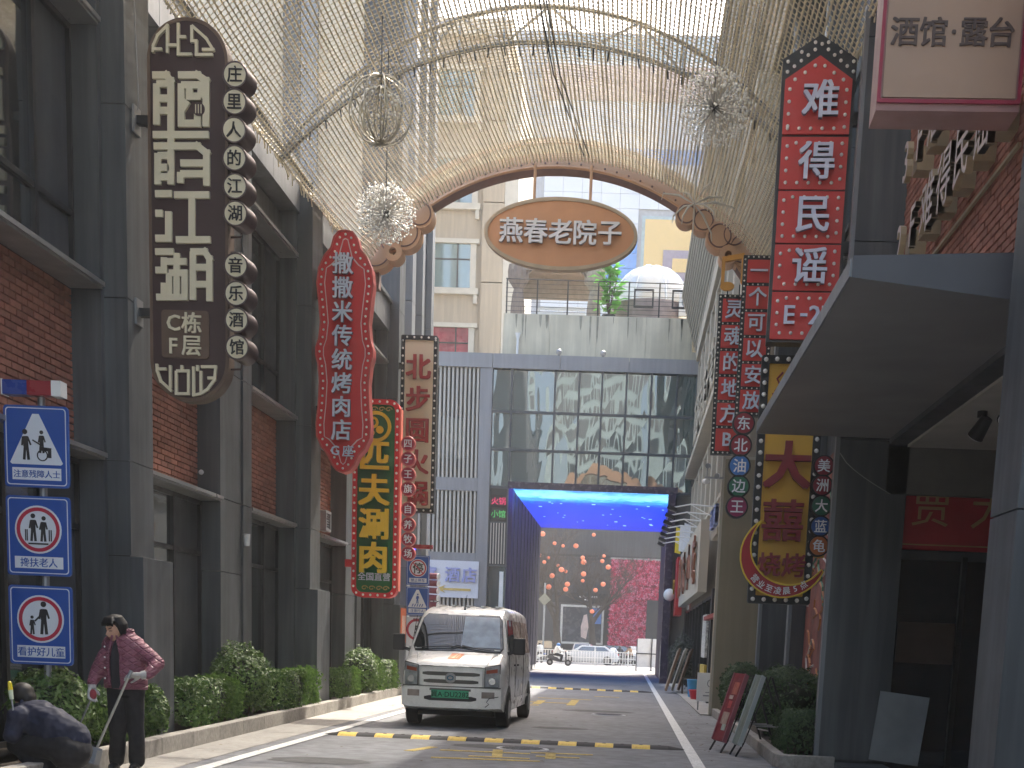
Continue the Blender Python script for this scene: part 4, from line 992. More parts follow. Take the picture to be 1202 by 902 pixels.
for px, py in ((461, 295), (855, 299)):
    p = at(px, py, Y=27.75); q = MB(); q.ring(ell(0, 0, .19, .19, 24), ell(0, 0, .075, .075, 24), 0, .45); q.build('scroll_ring', M['arch_orange'], AR, (p.x, 27.75, p.z))
for sx, x in ((-1, -5.7), (1, 2.3)):
    q = MB(); q.box(x-.12, .1, 8.6, x+.12, .35, 9.7); q.build('wall_bracket', M['arch_soffit'], AR, (0, AY, 0))
# oval sign
t = thing('oval_sign', 'orange oval sign with raised white characters hanging under the arch', 'sign', (-1.77, 27.55, 9.62))
q = MB(); q.prism(ell(0, 0, 1.5, .64, 64), 0, .14); q.build('board', mat('oval_orange', (.6, .31, .16), rough=.55, var=.05), t)
q = MB(); q.ring(ell(0, 0, 1.56, .70, 64), ell(0, 0, 1.49, .63, 64), -.03, .17); q.build('rim', mat('oval_rim', (.45, .36, .25), rough=.5), t)
ml = mat('letter_white', (.72, .72, .74), rough=.4); mls = mat('letter_side', (.3, .3, .32), rough=.5)
for i, ch in enumerate('燕春老院子'): letters(ch, ml, t, -1.0+i*.5, .02-.002*i, -.05, .5, .035, .022, side=mls)
for x in (-.57, .57): q = MB(); q.cyl((x, .08, .6), (x, .12, 1.35), .03, n=8); q.build('hanger_rod', M['arch_orange'], t)

# ================================================================ hanging light balls
def hang(t, p, Y):
    q = MB(); q.cyl((0, 0, 0), (0, 0, net_z(p.x, Y)-p.z), .008, n=5); q.build('cord', M['black'], t)
def cage_ball(px, py, Y, r, lab):
    p = at(px, py, Y=Y); t = thing('wire_globe_light', lab, 'light', p); hang(t, p, Y)
    m_ = mat('wire_champagne', (.35, .32, .24), rough=.4, metal=.4)
    for k in range(5):
        q = MB(); a = k*pi/5; q.tube([(r*cos(a)*sin(s*pi/16), r*sin(a)*sin(s*pi/16), r*cos(s*pi/16)) for s in range(32)], .011, 4, closed=True); q.build('outer_hoop', m_, t)
    for k in range(9):
        q = MB(); a = k*pi/9; q.tube([(r*.62*cos(a)*sin(s*pi/12), r*.62*sin(a)*sin(s*pi/12), -.05+r*.8*cos(s*pi/12)) for s in range(24)], .009, 4, closed=True); q.build('inner_hoop', m_, t)
    q = MB(); 
    for k in range(60): a, b_ = nr_.uniform(0, 2*pi), nr_.uniform(-.8, .8); q.sphere((r*.6*cos(a)*cos(b_), r*.6*sin(a)*cos(b_), r*.75*sin(b_)), .02, 5, 4)
    q.build('led_beads', M['bulb'], t, kind='stuff')
def crystal_ball(px, py, Y, r, lab):
    p = at(px, py, Y=Y); t = thing('crystal_ball_light', lab, 'light', p); hang(t, p, Y)
    q = MB(); n = 150; ends = []
    for i in range(n):
        z = 1-2*(i+.5)/n; a = i*2.39996; s = sqrt(1-z*z); d = Vector((s*cos(a), s*sin(a), z)); q.cyl(d*.06, d*r*.86, .006, n=3, caps=False); ends.append(d)
    q.build('spokes', mat('spoke_grey', (.5, .48, .43), rough=.35, metal=.3), t, kind='stuff')
    q = MB()
    for d in ends:
        for k in range(5):
            c = d*r*nr_.uniform(.88, 1.01)+Vector((nr_.uniform(-.05, .05), nr_.uniform(-.05, .05), nr_.uniform(-.05, .05))); s = nr_.uniform(.010, .023)
            q.add([c+Vector((s, 0, 0)), c+Vector((-s, 0, 0)), c+Vector((0, s, 0)), c+Vector((0, -s, 0)), c+Vector((0, 0, s)), c+Vector((0, 0, -s))], [(0,2,4),(2,1,4),(1,3,4),(3,0,4),(2,0,5),(1,2,5),(3,1,5),(0,3,5)])
    q.build('crystals', mat('crystal', (.95, .93, .86), rough=.3, var=.1, scale=20), t, kind='stuff')
    q = MB(); q.sphere((0, 0, 0), .075, 10, 8); q.build('hub', M['frame_dark'], t, smooth=60)
cage_ball(447, 130, 19.2, .45, 'oval globe of wire hoops hanging highest at the left of the net')
crystal_ball(453, 251, 20.2, .41, 'sparkling crystal ball light hanging below the wire globe')
crystal_ball(838, 127, 19.6, .49, 'sparkling crystal ball light hanging at the right of the net')
p = at(815, 240, Y=24); t = thing('starburst_light', 'pale starburst light of thin petals in front of the arch at the right', 'light', p); hang(t, p, 24)
for k in range(11):
    a = -2.6+k*.52; L_ = nr_.uniform(.35, .7); q = MB(); d = Vector((cos(a), nr_.uniform(-.4, .4), sin(a)*.7)); q.tube([(0, 0, 0), d*L_*.5+Vector((0, 0, .06)), d*L_, d*L_*1.05-Vector((0, 0, .12))], [.006, .022, .016, .006], 5); q.build('petal', mat('petal', (.5, .47, .4), rough=.5), t)
# ================================================================ hanging signs
def bulbs(t, pts, r, y=0, name='bulbs', m=None):
    q = MB()
    for p in pts: q.sphere((p[0], y, p[1]), r, 6, 4, sc_=(1, .7, 1))
    return q.build(name, m or M['bulb'], t, kind='stuff', smooth=80)
def arm(t, x0, x1, z, y=.12, m='frame_dark', th=.07):
    q = MB(); q.box(x0, y, z-th, x1, y+.09, z+th); q.build('wall_bracket', M[m], t)

# --- tall brown restaurant sign
ivory = mat('ivory', (.7, .64, .46), rough=.5, var=.03); brown = mat('sign_brown', (.05, .026, .027), rough=.5, var=.08); brown2 = mat('sign_brown_light', (.13, .085, .06), rough=.6)
Y1 = 14.98
t = thing('brown_vertical_sign', 'tall dark brown rounded sign with big ivory characters on the first left pier', 'sign', (-5.115, Y1, 5.96))
# local px mapping : photo px -> local metres
def lp(px, py, Y, org): p = at(px, py, Y=Y); return (p.x-org.x, p.z-org.z)
org = t.location
W_, H_ = .435, 1.99
out = rrect(-W_, -H_, W_, H_, .42, 14)
q = MB(); q.prism(out, 0, .2); q.build('board', brown, t)
q = MB(); q.ring(rrect(-W_-.012, -H_-.012, W_+.012, H_+.012, .43, 14), rrect(-W_+.02, -H_+.02, W_-.02, H_-.02, .41, 14), -.012, .21); q.build('rim', brown2, t)
# glyphs drawn on the zoomed photo : coordinates are px/3.007
def G(pl, wd, off=(0, 0), y0=-.035, mm=None, closed=False):
    P = [lp(a/3.007+off[0], b/3.007+off[1], Y1, org) for a, b in pl]; stroke(mm, P, wd, y0, 0, closed=closed)
def glyph(lines, off, wd, name='character'):
    mm = MB()
    for pl in lines: G(pl, wd, off, mm=mm)
    mm.build(name, ivory, t)
th = .074
glyph([[(541,270),(590,270),(606,290),(606,650)], [(556,300),(556,445)], [(556,300),(596,300)], [(556,352),(596,352)], [(556,395),(600,395)]], (0, 0), th)
glyph([[(632,270),(700,270),(730,290),(730,452)], [(643,300),(643,440),(680,440)], [(643,305),(712,305),(712,350)], [(660,345),(712,345)], [(672,300),(672,345)], [(645,392),(665,360)], [(700,380),(700,440),(680,440)]], (0, 0), th)
glyph([[(543,480),(740,480)], [(546,520),(700,520),(732,545),(732,660)], [(560,545),(560,655)], [(560,553),(612,553)], [(606,520),(606,655)], [(560,595),(600,595)], [(560,628),(600,628)], [(640,580),(730,580)], [(640,618),(730,618)], [(640,650),(640,612)]], (0, 0), th)
glyph([[(551,688),(610,688)], [(552,757),(578,757)], [(598,700+50),(598,845),(552,845)], [(618,692),(742,692)], [(680,692),(680,850)], [(624,850),(746,850)]], (0, 0), th)
# second zoom origin (0,250)
glyph([[(551,140),(616,140)], [(552,205),(582,205),(582,160)], [(555,300),(582,300),(582,250)], [(590,175),(662,175)], [(627,145),(627,300)], [(600,215),(655,215),(655,300),(600,300),(600,215)], [(675,140),(725,140),(742,165),(742,315)], [(684,140),(684,310)], [(690,195),(736,195)], [(690,255),(736,255)]], (0, 250), th*.95)
# crest at top and foot
mm = MB()
for pl in ([(543,190),(545,165),(560,130),(594,96),(594,192)], [(545,178),(575,178)], [(594,164),(632,164)], [(632,86),(632,196),(680,196)], [(632,135),(660,135)], [(680,95),(730,140),(755,180),(716,180)], [(680,95),(680,150),(696,150),(696,198),(754,198)]):
    G(pl, .03, mm=mm)
mm.build('top_emblem', ivory, t); mm = MB()
for pl in ([(556,535),(558,560),(570,595),(610,632)], [(558,553),(590,553)], [(604,540),(604,620)], [(625,560),(668,560),(668,640),(625,640),(625,560)], [(645,540),(645,560)], [(700,540),(700,560)], [(686,545),(686,645),(712,640)], [(712,560),(712,640)], [(712,545),(764,545),(760,590),(735,625),(712,640)], [(735,585),(760,585)]):
    G(pl, .03, (0, 250), mm=mm)
mm.build('foot_emblem', ivory, t)
q = MB(); a, b_ = lp(190, 364, Y1, org), lp(246, 422, Y1, org); q.prism(rrect(a[0], b_[1], b_[0], a[1], .04), -.02, 0); q.build('floor_plate', brown2, t)
for ch, px, py in (('C', 205, 380), ('栋', 226, 380), ('F', 205, 407), ('层', 226, 407)):
    x, z = lp(px, py, Y1, org); letters(ch, ivory, t, x, z, -.03, .235, .008, .02)
q = MB(); x, z = lp(234.5, 130, Y1, org); q.prism(ell(x, z, .07, .07, 20), -.045, -.035); q.build('seal', brown, t)
q = MB()
for dx in (-.03, 0, .03): q.box(x+dx-.005, -.05, z-.045, x+dx+.005, -.0452, z+.045)
q.build('seal_lines', ivory, t)
for py in (138, 365):
    z = lp(170, py, Y1, org)[1]; q = MB(); q.box(-.62, .06, z-.045, -.42, .15, z+.045); q.build('wall_bracket', M['frame_dark'], t); q = MB(); q.box(-.63, .0, z-.14, -.6, .2, z+.14); q.build('fixing_plate', M['steel'], t)
q = MB(); q.tube([(-.6, .0, 2.6), (-.55, 0, 1.2), (-.56, 0, 1.05)], .006, 4); q.build('stay_wire', M['ledge'], t)
# --- round drum lightboxes
ink = mat('ink', (.02, .018, .02), rough=.6)
def drum(ch, px, py, Y, r, dep, lab, fc, rc, tc_, rr_=True, grp=None, yd=.0):
    p = at(px, py, Y=Y); t = thing('drum_lightbox', lab, 'lightbox', p)
    q = MB(); c28 = [(r*cos(k*pi/14), r*sin(k*pi/14)) for k in range(28)]; q.loft([[(x, 0, z) for x, z in c28], [(x+yd, dep, z-yd*.4) for x, z in c28]][::-1]); q.build('drum', rc, t, smooth=40)
    q = MB(); q.cyl((0, -.012, 0), (0, 0, 0), r*.86, n=28); q.build('face', fc, t)
    q = MB(); q.tube([(r*.93*cos(k*pi/14), -.008, r*.93*sin(k*pi/14)) for k in range(28)], r*.085, 5, closed=True); q.build('rim', rc, t, smooth=60)
    letters(ch, tc_, t, 0, 0, -.02, r*1.25, .004, .012)
    return t
drum_c = mat('drum_metal', (.1, .07, .07), rough=.35, metal=.4)
for i, (ch, px, py) in enumerate(zip('庄里人的江湖音乐酒馆', (276, 275.5, 275, 275.5, 276, 276.5, 277, 277.5, 278, 278.5), (88, 120, 153, 186, 219, 251, 312, 345, 376, 408))):
    drum(ch, px, py, Y1-.1, .138, .22, 'round brown character lightbox beside the tall brown sign, %s' % ('topmost of all', 'second from the top', 'third from the top', 'fourth from the top', 'fifth from the top', 'lowest of the upper six', 'topmost of the lower four', 'second of the lower four', 'third of the lower four', 'lowest of all')[i], ivory, drum_c, ink, yd=.04)
t = thing('drum_rack', 'thin bent metal rods holding the round lightboxes to the brown sign', 'bracket', (0, Y1+.05, 0))
for (y0, y1) in ((70, 276), (294, 432)):
    P = [at(262, y0, Y=Y1), at(274, y0, Y=Y1), at(277, y0+6, Y=Y1), at(282, y1-8, Y=Y1), at(280, y1, Y=Y1), at(266, y1, Y=Y1)]
    q = MB(); q.tube([(p.x, .04, p.z) for p in P], .012, 5); q.build('rod', drum_c, t)

# --- red barbecue shop sign with wavy outline
red = mat('sign_bright_red', (.6, .03, .035), rough=.5, var=.06); redd = mat('sign_edge_red', (.5, .08, .07), rough=.5)
t = thing('red_wavy_sign', 'tall red sign with wavy outline, bulbs and pale characters on the second big pier', 'sign', (-5.215, 23.3, 6.28))
half = [(0, 2.02), (.12, 2.0), (.2, 1.9), (.25, 1.72), (.36, 1.6), (.46, 1.4), (.49, 1.15), (.45, .8), (.42, .5), (.45, .22), (.5, .08), (.5, -.05), (.46, -.2), (.43, -.5), (.45, -.9), (.48, -1.2), (.47, -1.42), (.38, -1.6), (.27, -1.72), (.2, -1.88), (.12, -1.98), (0, -2.02)]
full = half+[(-x, z) for x, z in half[-2:0:-1]]
def shrink(P, k): # move towards axis
    return [(x-k*(1 if x > 0 else -1 if x < 0 else 0)*min(1, abs(x)/.2), z-k*(1 if z > 0 else -1)*(1 if abs(z) > 1.5 else .0)) for x, z in P]
q = MB(); q.prism(full, 0, .24); q.build('board', red, t)
q = MB(); q.ring(shrink(full, -.012), shrink(full, .01), -.02, .245); q.build('rim', redd, t)
q = MB(); inn = shrink(full, .125); q.ring(inn, shrink(full, .14), -.008, 0); q.build('white_outline', mat('outline_pink', (.65, .45, .45), rough=.5), t)
bulbs(t, along(shrink(full, .065), .125), .022, -.012)
lil = mat('letter_lilac', (.6, .62, .74), rough=.4); lils = mat('letter_lilac_side', (.25, .22, .3), rough=.5)
for i, ch in enumerate('撒撒米传统烤肉店'): letters(ch, lil, t, -.02, 1.46-i*.396, -.055, .37, .03, .02, side=lils)
letters('G', lil, t, -.13, -1.66, -.04, .22, .02, .02, side=lils); letters('座', lil, t, .1, -1.66, -.04, .21, .02, .015, side=lils)
for z in (.98, -.95): arm(t, -.62, -.45, z)

# --- green mutton sign
t = thing('green_vertical_sign', 'green sign with yellow characters and a red bulb border behind the red wavy sign', 'sign', (-5.26, 26.5, 4.14))
green = mat('sign_green', (.012, .13, .035), rough=.5, var=.08); yel = mat('sign_yellow', (.72, .5, .03), rough=.45, var=.04); olv = mat('sign_gold', (.36, .3, .09), rough=.5)
o1 = rrect(-.47, -1.95, .47, 1.95, .2, 5); i1 = rrect(-.375, -1.85, .375, 1.85, .13, 5)
q = MB(); q.prism(i1, .01, .2); q.build('board', green, t)
q = MB(); q.ring(o1, i1, -.03, .22); q.build('border', red, t)
bulbs(t, along(rrect(-.423, -1.9, .423, 1.9, .16, 5), .15), .026, -.045)
q = MB(); q.box(.471, -.02, -1.8, .5, .2, 1.78); q.build('salmon_side', mat('side_salmon', (.75, .2, .14), rough=.4), t)  # plain salmon panel along the right side of the sign
for i, ch in enumerate('匹夫涮肉'): letters(ch, yel, t, .0, .84-i*.665, -.08, .64, .045, .035, side=olv)
q = MB(); q.ring(ell(0, 1.42, .3, .3, 32), ell(0, 1.42, .235, .235, 32), -.05, 0); q.ring(ell(-.06, 1.5, .1, .11, 16), ell(-.06, 1.5, .055, .065, 16), -.05, 0); q.prism(ell(.07, 1.36, .075, .075, 16), -.05, 0); q.prism(ell(-.1, 1.3, .06, .06, 12), -.05, 0); q.build('round_emblem', yel, t)
letters('全国直营', lil, t, 0, -1.53, -.03, .17, .01, .012, side=lils)
for sz in (1, -1):
    q = MB()
    for cx in (-.2, -.05, .1, .24):
        q.tube([(cx+.07*cos(a)*(1-a/9), -.012, sz*1.76+.05*sin(a)*(1-a/9)) for a in [k*.6 for k in range(12)]], .012, 4)
    q.build('cloud_scroll', olv, t)
q = MB(); q.box(-.62, .05, -1.35, -.47, .15, -1.2); q.build('wall_bracket', red, t)
dr = mat('disc_crimson', (.3, .02, .05), rough=.5); drr = mat('disc_rim', (.5, .12, .1), rough=.4)
for i, (ch, py) in enumerate(zip('四子王旗自养牧场', (521, 539, 557, 574, 598, 616, 633, 650))):
    drum(ch, 479, py, 26.5, .145, .12, 'small crimson disc beside the green sign, %s' % ('topmost of the upper four', 'second of the upper four', 'third of the upper four', 'lowest of the upper four', 'topmost of the lower four', 'second of the lower four', 'third of the lower four', 'lowest of all')[i], dr, drr, ml)
t = thing('blue_beacon', 'small glowing blue light over the far traffic signs', 'light', at(485, 643, Y=32.8)); q = MB(); q.cyl((0, 0, -.05), (0, 0, .07), .07, n=12); q.build('lamp_dome', mat('beacon_blue', (.02, .05, .6), emit=(.03, .06, 1), es=.8), t)

# --- cream hotpot sign
t = thing('cream_vertical_sign', 'cream sign with dark red characters in a black bulb frame beyond the green sign', 'sign', (-5.24, 31.35, 6.4))
crm = mat('sign_cream', (.72, .6, .42), rough=.6, var=.04); dred = mat('sign_dark_red', (.32, .02, .02), rough=.5)
q = MB(); q.box(-.34, .02, -1.92, .34, .2, 1.92); q.build('board', crm, t)
q = MB(); q.ring(rrect(-.43, -2.02, .43, 2.02, .02, 1), rrect(-.34, -1.92, .34, 1.92, .01, 1), -.02, .22); q.build('frame', M['black'], t)
bulbs(t, along(rrect(-.385, -1.97, .385, 1.97, .01, 1), .17), .026, -.03)
for i, ch in enumerate('北步圆火锅'): letters(ch, dred, t, 0, 1.3-i*.72, -.05, .6, .03, .028)
q = MB(); stroke(q, [(-.12, -1.85), (-.12, -1.72), (.1, -1.72)], .06, -.04, .019); q.prism([(.08, -1.82), (.08, -1.62), (.24, -1.72)], -.04, .019); q.build('arrow', dred, t)
arm(t, -.52, -.43, 1.35)

# --- right : tall red bulb sign
def bulb_panel(t, x0, z0, x1, z1, m_, step=.15, r=.022, inset=.07, y=0):
    q = MB(); q.box(x0, y, z0, x1, .2, z1); o = q.build('lit_panel', m_, t)
    bulbs(t, along(rrect(x0+inset, z0+inset, x1-inset, z1-inset, .005, 1), step), r, y-.01)
sred = mat('panel_red', (.58, .055, .05), rough=.55, var=.05)
t = thing('tall_red_bulb_sign', 'tall red sign of five bulb edged panels with a pointed top on the right pier', 'sign', (1.92, 16.35, 6.85), radians(-4))
W2 = .39
q = MB(); q.prism([(-W2-.04, -1.72), (W2+.04, -1.72), (W2+.04, 1.45), (0, 1.72), (-W2-.04, 1.45)], .01, .24); q.build('frame', M['frame_dark'], t)
q = MB(); q.prism([(-W2, .62), (W2, .62), (W2, 1.22), (0, 1.48), (-W2, 1.22)], -.02, .01); q.build('top_panel', sred, t)
bulbs(t, along([(-W2+.06, .68), (W2-.06, .68), (W2-.06, 1.18), (0, 1.4), (-W2+.06, 1.18)], .135), .022, -.03)
bulbs(t, [(-W2+.02+i*W2*2/10*1.0*.98, 1.31+.3*(1-abs(i-5)/5)) for i in range(11)]+[(-W2+.02+i*.152, 1.42+.26*(1-abs(i-2.5)/2.5)) for i in range(6)], .022, 0, name='crown_bulbs')
zs_ = [.6, -.0, -.6, -1.14, -1.7]
for i in range(4):
    bulb_panel(t, -W2, zs_[i+1]+.01, W2, zs_[i]-.01, sred, .135, y=-.02)
for i, (ch, z) in enumerate(zip('难得民谣', (.97, .3, -.3, -.87))): letters(ch, lil, t, .03, z, -.07, .44, .03, .018, side=lils)
for ch, x in (('E', -.17), ('-', .0), ('2', .13), ('F', .27)): letters(ch, lil, t, x, -1.42, -.05, .3, .015, .02, side=lils)
for z in (.85, -.6): arm(t, .42, .7, z)
q = MB(); q.box(.5, -.02, -2.2, .54, .06, 2.6); q.build('pole', M['ledge'], t)

# --- two stepped red signs beyond
def stack_sign(name, lab, px, py0, Y, text, wdt, hh, z0shift=0):
    p = at(px, py0, Y=Y); t = thing(name, lab, 'sign', p, radians(-3)); n = len(text)
    q = MB(); q.box(-wdt/2-.05, .02, -n*hh-.03, wdt/2+.05, .2, .05); q.build('frame', M['frame_dark'], t)
    for i, ch in enumerate(text):
        q = MB(); q.box(-wdt/2+.03, 0, -(i+1)*hh+.03, wdt/2-.03, .02, -i*hh-.03); q.build('lit_panel', sred, t)
        letters(ch, lil, t, 0, -(i+.5)*hh, -.03, hh*.74, .02, .018, side=lils)
    bulbs(t, along(rrect(-wdt/2-.015, -n*hh, wdt/2+.015, .02, .01, 1), .09), .017, .01)
    bulbs(t, [(-wdt/2+.05+k*.09, -i*hh) for i in range(1, n) for k in range(int((wdt-.05)/.09))], .015, .012, name='cross_bulbs')
    return t
s1 = stack_sign('stepped_red_sign', 'narrow red sign of stacked bulb panels under the music note, lower of two', 863, 349, 25, '灵魂的地方B', .5, .462)
s2 = stack_sign('stepped_red_sign', 'narrow red sign of stacked bulb panels partly hidden behind the tall red sign', 892, 303, 24.0, '一个可以安放', .47, .44)
t = thing('music_note', 'orange music note standing on two rods above the lower stepped red sign', 'ornament', at(863, 320, Y=24.9))
mo = mat('note_orange', (.62, .3, .06), rough=.5)
q = MB(); stroke(q, [(-.22, -.2), (-.22, .22)], .06, 0, .08); stroke(q, [(.14, -.1), (.14, .3)], .06, 0, .08); stroke(q, [(-.24, .22), (.16, .3)], .09, -.001, .081)
q.prism(ell(-.13, -.24, .13, .075, 16), .002, .079); q.prism(ell(.23, -.14, .13, .075, 16), .003, .078); q.build('note', mo, t)
for x in (-.12, .1): q = MB(); q.cyl((x, .04, -.2), (x, .04, -.5), .012, n=6); q.build('rod', M['black'], t)

# --- yellow barbecue sign
t = thing('yellow_barbecue_sign', 'tall yellow barbecue sign with dark red characters in a black bulb frame', 'sign', (1.955, 17.35, 3.62), radians(-3))
yb = mat('sign_amber', (.62, .35, .04), rough=.55, var=.05); mred = mat('sign_maroon', (.2, .012, .02), rough=.5)
q = MB(); q.box(-.31, 0, -1.47, .31, .16, 1.47); q.build('board', yb, t)
q = MB(); q.ring(rrect(-.41, -1.57, .41, 1.57, .02, 1), rrect(-.31, -1.47, .31, 1.47, .01, 1), -.03, .2); q.build('frame', M['black'], t)
bulbs(t, along(rrect(-.36, -1.52, .36, 1.52, .01, 1), .145), .03, -.04)
letters('大', mred, t, 0, .2, -.06, .62, .04, .035); letters('囍', mred, t, -.02, -.5, -.06, .56, .04, .02)
letters('烧', mred, t, -.16, -1.07, -.06, .32, .035, .02); letters('烤', mred, t, .16, -1.07, -.06, .32, .035, .02)
q = MB()
for dx in (0, .09, .18): q.tube([(-.22+dx, -.02, 1.12), (-.16+dx, -.02, 1.2), (-.2+dx, -.02, 1.28), (-.13+dx, -.02, 1.36)], .014, 5)
q.tube([(-.24, -.02, 1.1), (-.22, -.02, 1.0), (-.1, -.02, .96), (.05, -.02, 1.05), (.2, -.02, 1.25)], .018, 5); q.build('flame_pot', mred, t)
# crescent ribbon
cx, cz = .02, -.96
P = []
for k in range(25):
    a = radians(125+k*215/24); P.append((cx+.56*cos(a)*1.0, cz+.56*sin(a)*.95+.0))
Q = []
for k in range(25):
    a = radians(125+k*215/24); w_ = .17*sin(pi*(k+.6)/25.2)+.01; Q.append((cx+(.56-w_)*cos(a), cz+(.56-w_)*sin(a)*.95+.02))
q = MB(); q.prism(P+Q[::-1], -.13, -.05); q.build('crescent_ribbon', mat('ribbon_red', (.33, .012, .02), rough=.5), t)
q = MB(); q.tube([(x, -.13, z) for x, z in P+Q[::-1]], .012, 5, closed=True); q.build('ribbon_edge', yel, t)
for i, ch in enumerate('营业至凌晨5点'):
    a = radians(222+i*14); letters(ch, ml, t, cx+.475*cos(a), cz+.475*sin(a)*.95+.005, -.14, .105, .003, .01, rot=-(a-radians(270)))
q = MB(); q.box(.41, .05, -.95, .56, .12, -.86); q.build('wall_bracket', yb, t)
# disc chains
cc = [(.25, .015, .03), (.25, .015, .03), (.04, .16, .45), (.02, .13, .07), (.25, .015, .08)]
for i, (ch, px, py) in enumerate(zip('东北油边王', (873, 869.5, 868, 867, 865), (497, 523, 547, 571, 595))):
    drum(ch, px, py, 17.2, .145, .1, '%s disc at the left of the yellow barbecue sign' % ('topmost dark red', 'second, crimson', 'blue', 'green', 'lowest, plum')[i], mat('disc%d' % i, cc[i], rough=.5), M['black'], ml)
cc = [(.2, .015, .03), (.2, .015, .03), (.015, .1, .06), (.03, .09, .28), (.42, .12, .03)]
for i, (ch, px, py) in enumerate(zip('美洲大蓝龟', (967, 965, 964, 963, 961), (547, 570, 594, 618, 641))):
    drum(ch, px, py, 16.95, .135, .1, '%s disc at the right of the yellow barbecue sign' % ('topmost dark red', 'second, crimson', 'green', 'blue', 'lowest, orange')[i], mat('disc_r%d' % i, cc[i], rough=.5), M['black'], ml)

# --- overhead box sign
t = thing('overhead_box_sign', 'tan box sign edged in crimson jutting out overhead at the top right', 'sign', (2.2, 10.45, 6.42), radians(-2))
q = MB(); q.box(-.53, .0, -.95, .53, .35, 1.3); q.build('box', mat('box_rose', (.33, .18, .16), rough=.5), t)
q = MB(); q.box(-.49, -.012, -.86, .49, 0, 1.26); q.build('face', mat('box_tan', (.4, .265, .18), rough=.5, var=.03), t)
q = MB(); q.ring(rrect(-.53, -.9, .53, 1.3, .01, 1), rrect(-.505, -.875, .505, 1.275, .01, 1), -.02, 0); q.build('crimson_edge', mat('edge_crimson', (.3, .02, .05), rough=.5), t)
for ch, x in zip('酒馆·露台', (-.36, -.15, -.0, .15, .35)): letters(ch, mat('char_brown', (.09, .06, .05), rough=.6), t, x, -.41, -.02, .215, .003, .018)
for ch, x in zip('民谣', (-.1, .12)): letters(ch, mat('char_brown', (.12, .08, .06)), t, x, .05, -.02, .2, .003, .018)
# --- raised wall letters on the brick
def wall_letters(lab, text, z, y0, dy, size):
    t = thing('raised_wall_letters', lab, 'sign', (2.98, y0, z), -pi/2)
    for i, ch in enumerate(text):
        if ch == ' ': continue
        letters(ch, mat('char_rose', (.45, .38, .36), rough=.4), t, i*dy, 0, -.22, size*.92, .03, .008, side=mat('char_gold', (.35, .28, .17), rough=.4))
        q = MB(); q.box(i*dy-.12, -.18, -.12, i*dy+.12, -.003, .12); q.build('stand_off', mat('char_gold', (.35, .28, .17)), t)
    q = MB(); q.box(-.3, -.05, -.3, (len(text)-1)*dy+.3, -.02, -.27); q.build('rail', mat('char_gold', (.35, .28, .17)), t)
wall_letters('raised pale characters 2F 难得民谣 on the red brick wall above the canopy', '2F难得民谣', 5.8, 14.75, .66, .62)
wall_letters('raised pale characters 3F on the red brick wall under the overhead box sign', '3F酒', 6.62, 14.7, .66, .62)

